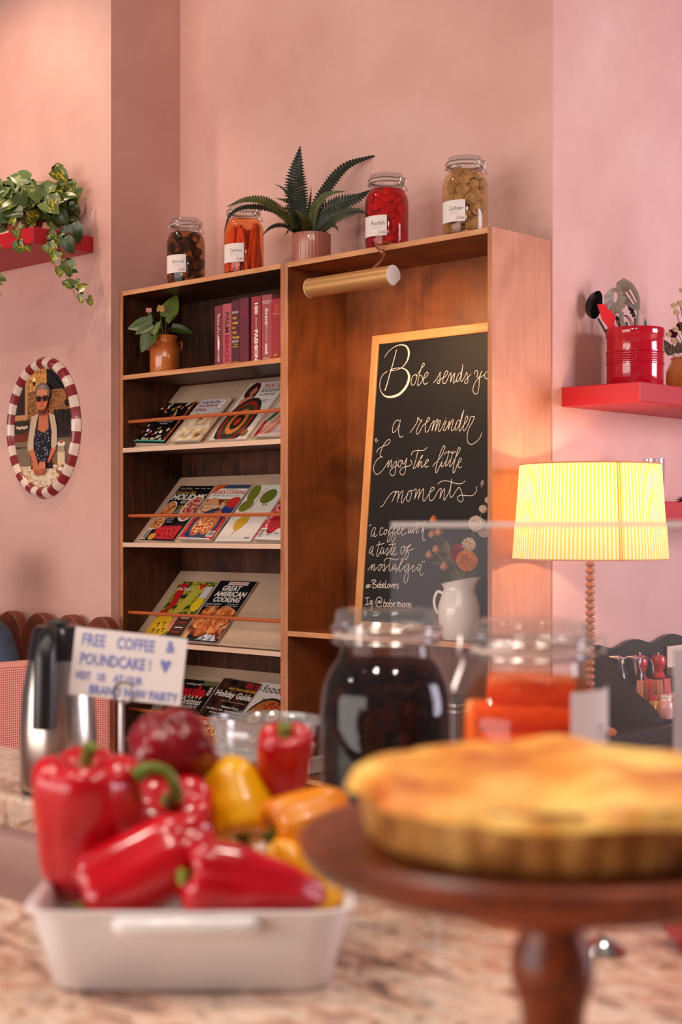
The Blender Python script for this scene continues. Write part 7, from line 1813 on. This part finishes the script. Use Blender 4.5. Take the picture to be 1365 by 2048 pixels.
part('handle', MB().tube(smooth_path([(-0.004, -0.030, 0.262), (-0.006, -0.066, 0.245), (-0.006, -0.078, 0.21), (-0.007, -0.080, 0.15), (-0.008, -0.078, 0.112)], 6), [0.012 + 0.006 * min(1, i / 10) for i in range(25)], 12), BKP, fl)
part('hinge', MB().ball((-0.004, -0.052, 0.246), 0.006, 10, 8), M((220, 206, 190), 0.25, metal=1, name='rivet'), fl)

# ------------------------------------------------------------------ handwritten sign on a wire holder
sg = A(243, 1500, 2.34); sg.z = CT + 0.0004; k = 2.34 / FPX
sgn = thing('sign_holder', 'chrome wire sign holder with looped clip on the far counter', 'sign holder', sg, YAW)
zc_ = lambda y: ZC - (y - HY) * k - CT
part('base', MB().lathe([(0, 0), (0.028, 0), (0.03, 0.004), (0.012, 0.010), (0, 0.011)], 28), CHR, sgn, angle=40)
part('rod', MB().tube([(0, 0, 0.006), (0, 0, zc_(1398))], 0.0042, 10), CHR, sgn)
lo_ = [(0.004 + 0.0165 * math.cos(a * PI / 12), -0.004, zc_(1384) + 0.0165 * math.sin(a * PI / 12)) for a in range(24)]
part('loop_clip', MB().tube(lo_, 0.0018, 7, closed=True).tube([(p_[0], 0.004, p_[2]) for p_ in lo_], 0.0018, 7, closed=True), CHR, sgn)
cw, chh = 0.176, 0.106
tl = math.radians(-6.2)
e1 = RGT * math.cos(tl) + UP * math.sin(tl); e2 = -RGT * math.sin(tl) + UP * math.cos(tl)
c0 = A(137, 1388, 2.338)
cardo = thing('paper_sign', 'white card handwritten in blue marker held by the wire clip', 'sign', c0, quat=basis(e1, e2, -FWD).to_quaternion())
part('card', MB().box(0, cw, 0, chh, -0.0006, 0.0), M((232, 220, 216), 0.7, spec=0.2, name='white_card'), cardo, smooth=False)
p = Print(cw, chh); p.z = 0.0003; BLU = M((116, 124, 190), 0.6, name='blue_marker')
p.text('FREE', 0.07, 0.74, 0.28, 0.92, BLU, 0.02); p.text('COFFEE', 0.38, 0.74, 0.72, 0.92, BLU, 0.02); p.text('&', 0.82, 0.76, 0.90, 0.94, BLU, 0.02)
p.text('POUNDCAKE !', 0.07, 0.46, 0.70, 0.64, BLU, 0.02); p.poly([(0.78, 0.62), (0.80, 0.66), (0.83, 0.62), (0.86, 0.66), (0.88, 0.62), (0.83, 0.46)], BLU)
p.text('VISIT', 0.04, 0.24, 0.18, 0.36, BLU, 0.02); p.text('US', 0.24, 0.24, 0.31, 0.36, BLU, 0.02); p.text('AT OUR', 0.38, 0.24, 0.64, 0.36, BLU, 0.02)
p.text('BRAND NEW PARTY', 0.18, 0.04, 0.97, 0.18, BLU, 0.02)
p.build('handwriting', cardo)

# ------------------------------------------------------------------ footed glass bowl behind the peppers
gb = A(530, 1500, 2.22); gb.z = CT + 0.0004; k = 2.22 / FPX
zg = lambda y: ZC - (y - HY) * k - CT
bo_ = thing('glass_bowl', 'clear ridged glass footed bowl behind the peppers', 'bowl', gb)
GB = glass_mat('pressed_glass', (0.88, 0.88, 0.87), haze=0.10, edge=0.7, base=0.14, rough=0.08)
zr, zb2 = zg(1436), zg(1516)
part('cup', MB().lathe([(0, zb2), (0.066, zb2 + 0.001), (0.072, zb2 + 0.006), (0.075, zb2 + 0.02), (0.072, zb2 + 0.024), (0.076, zb2 + 0.04), (0.074, zr - 0.012), (0.083, zr - 0.008), (0.084, zr), (0.078, zr), (0.071, zr - 0.012), (0.069, zb2 + 0.008), (0, zb2 + 0.006)], 60), GB, bo_, angle=40)
part('foot', MB().lathe([(0.012, zb2), (0.012, 0.02), (0.045, 0.006), (0.046, 0), (0, 0)], 36), GB, bo_, angle=40)

# ------------------------------------------------------------------ red bowl, small sign stand and card at the right
rb = A(1415, 1890, 1.50); rb.z = CT + 0.0004
rbo = thing('red_bowl', 'small glossy red bowl on the counter behind the cake stand', 'bowl', rb)
part('body', MB().lathe([(0, 0.0), (0.028, 0.0), (0.030, 0.006), (0.048, 0.020), (0.058, 0.042), (0.060, 0.055), (0.057, 0.055), (0.052, 0.040), (0.03, 0.012), (0, 0.009)], 44), REDG, rbo, angle=50)
cst = A(1204, 1905, 1.485); cst.z = CT + 0.0004
co = thing('card_stand', 'small chrome stand holding a white menu card behind the cake stand', 'card stand', cst, YAW)
part('base', MB().lathe([(0, 0), (0.022, 0), (0.024, 0.003), (0.014, 0.010), (0.004, 0.016), (0, 0.016)], 28), CHR, co, angle=40)
part('rod', MB().tube([(0, 0, 0.012), (0, 0, 0.13)], 0.0022, 8), CHR, co)
part('clip', MB().ball((0, 0, 0.132), 0.006, 10, 8), CHR, co)
mc_ = A(1392, 1400, 1.95); 
mo = thing('menu_stand', 'white menu card in an upright stand at the counter end', 'menu', (mc_.x, mc_.y, CT + 0.0004), YAW)
k = 1.95 / FPX
part('card', MB().box(-44 * k, 60 * k, -0.001, 0.001, 0.012, ZC - (1300 - HY) * k - CT), M((222, 212, 212), 0.6, name='white_card'), mo, smooth=False)
part('base', MB().box(-46 * k, 62 * k, -0.03, 0.03, 0, 0.012), M((190, 180, 176), 0.3, name='acrylic_base'), mo, smooth=False, bevel=0.002)
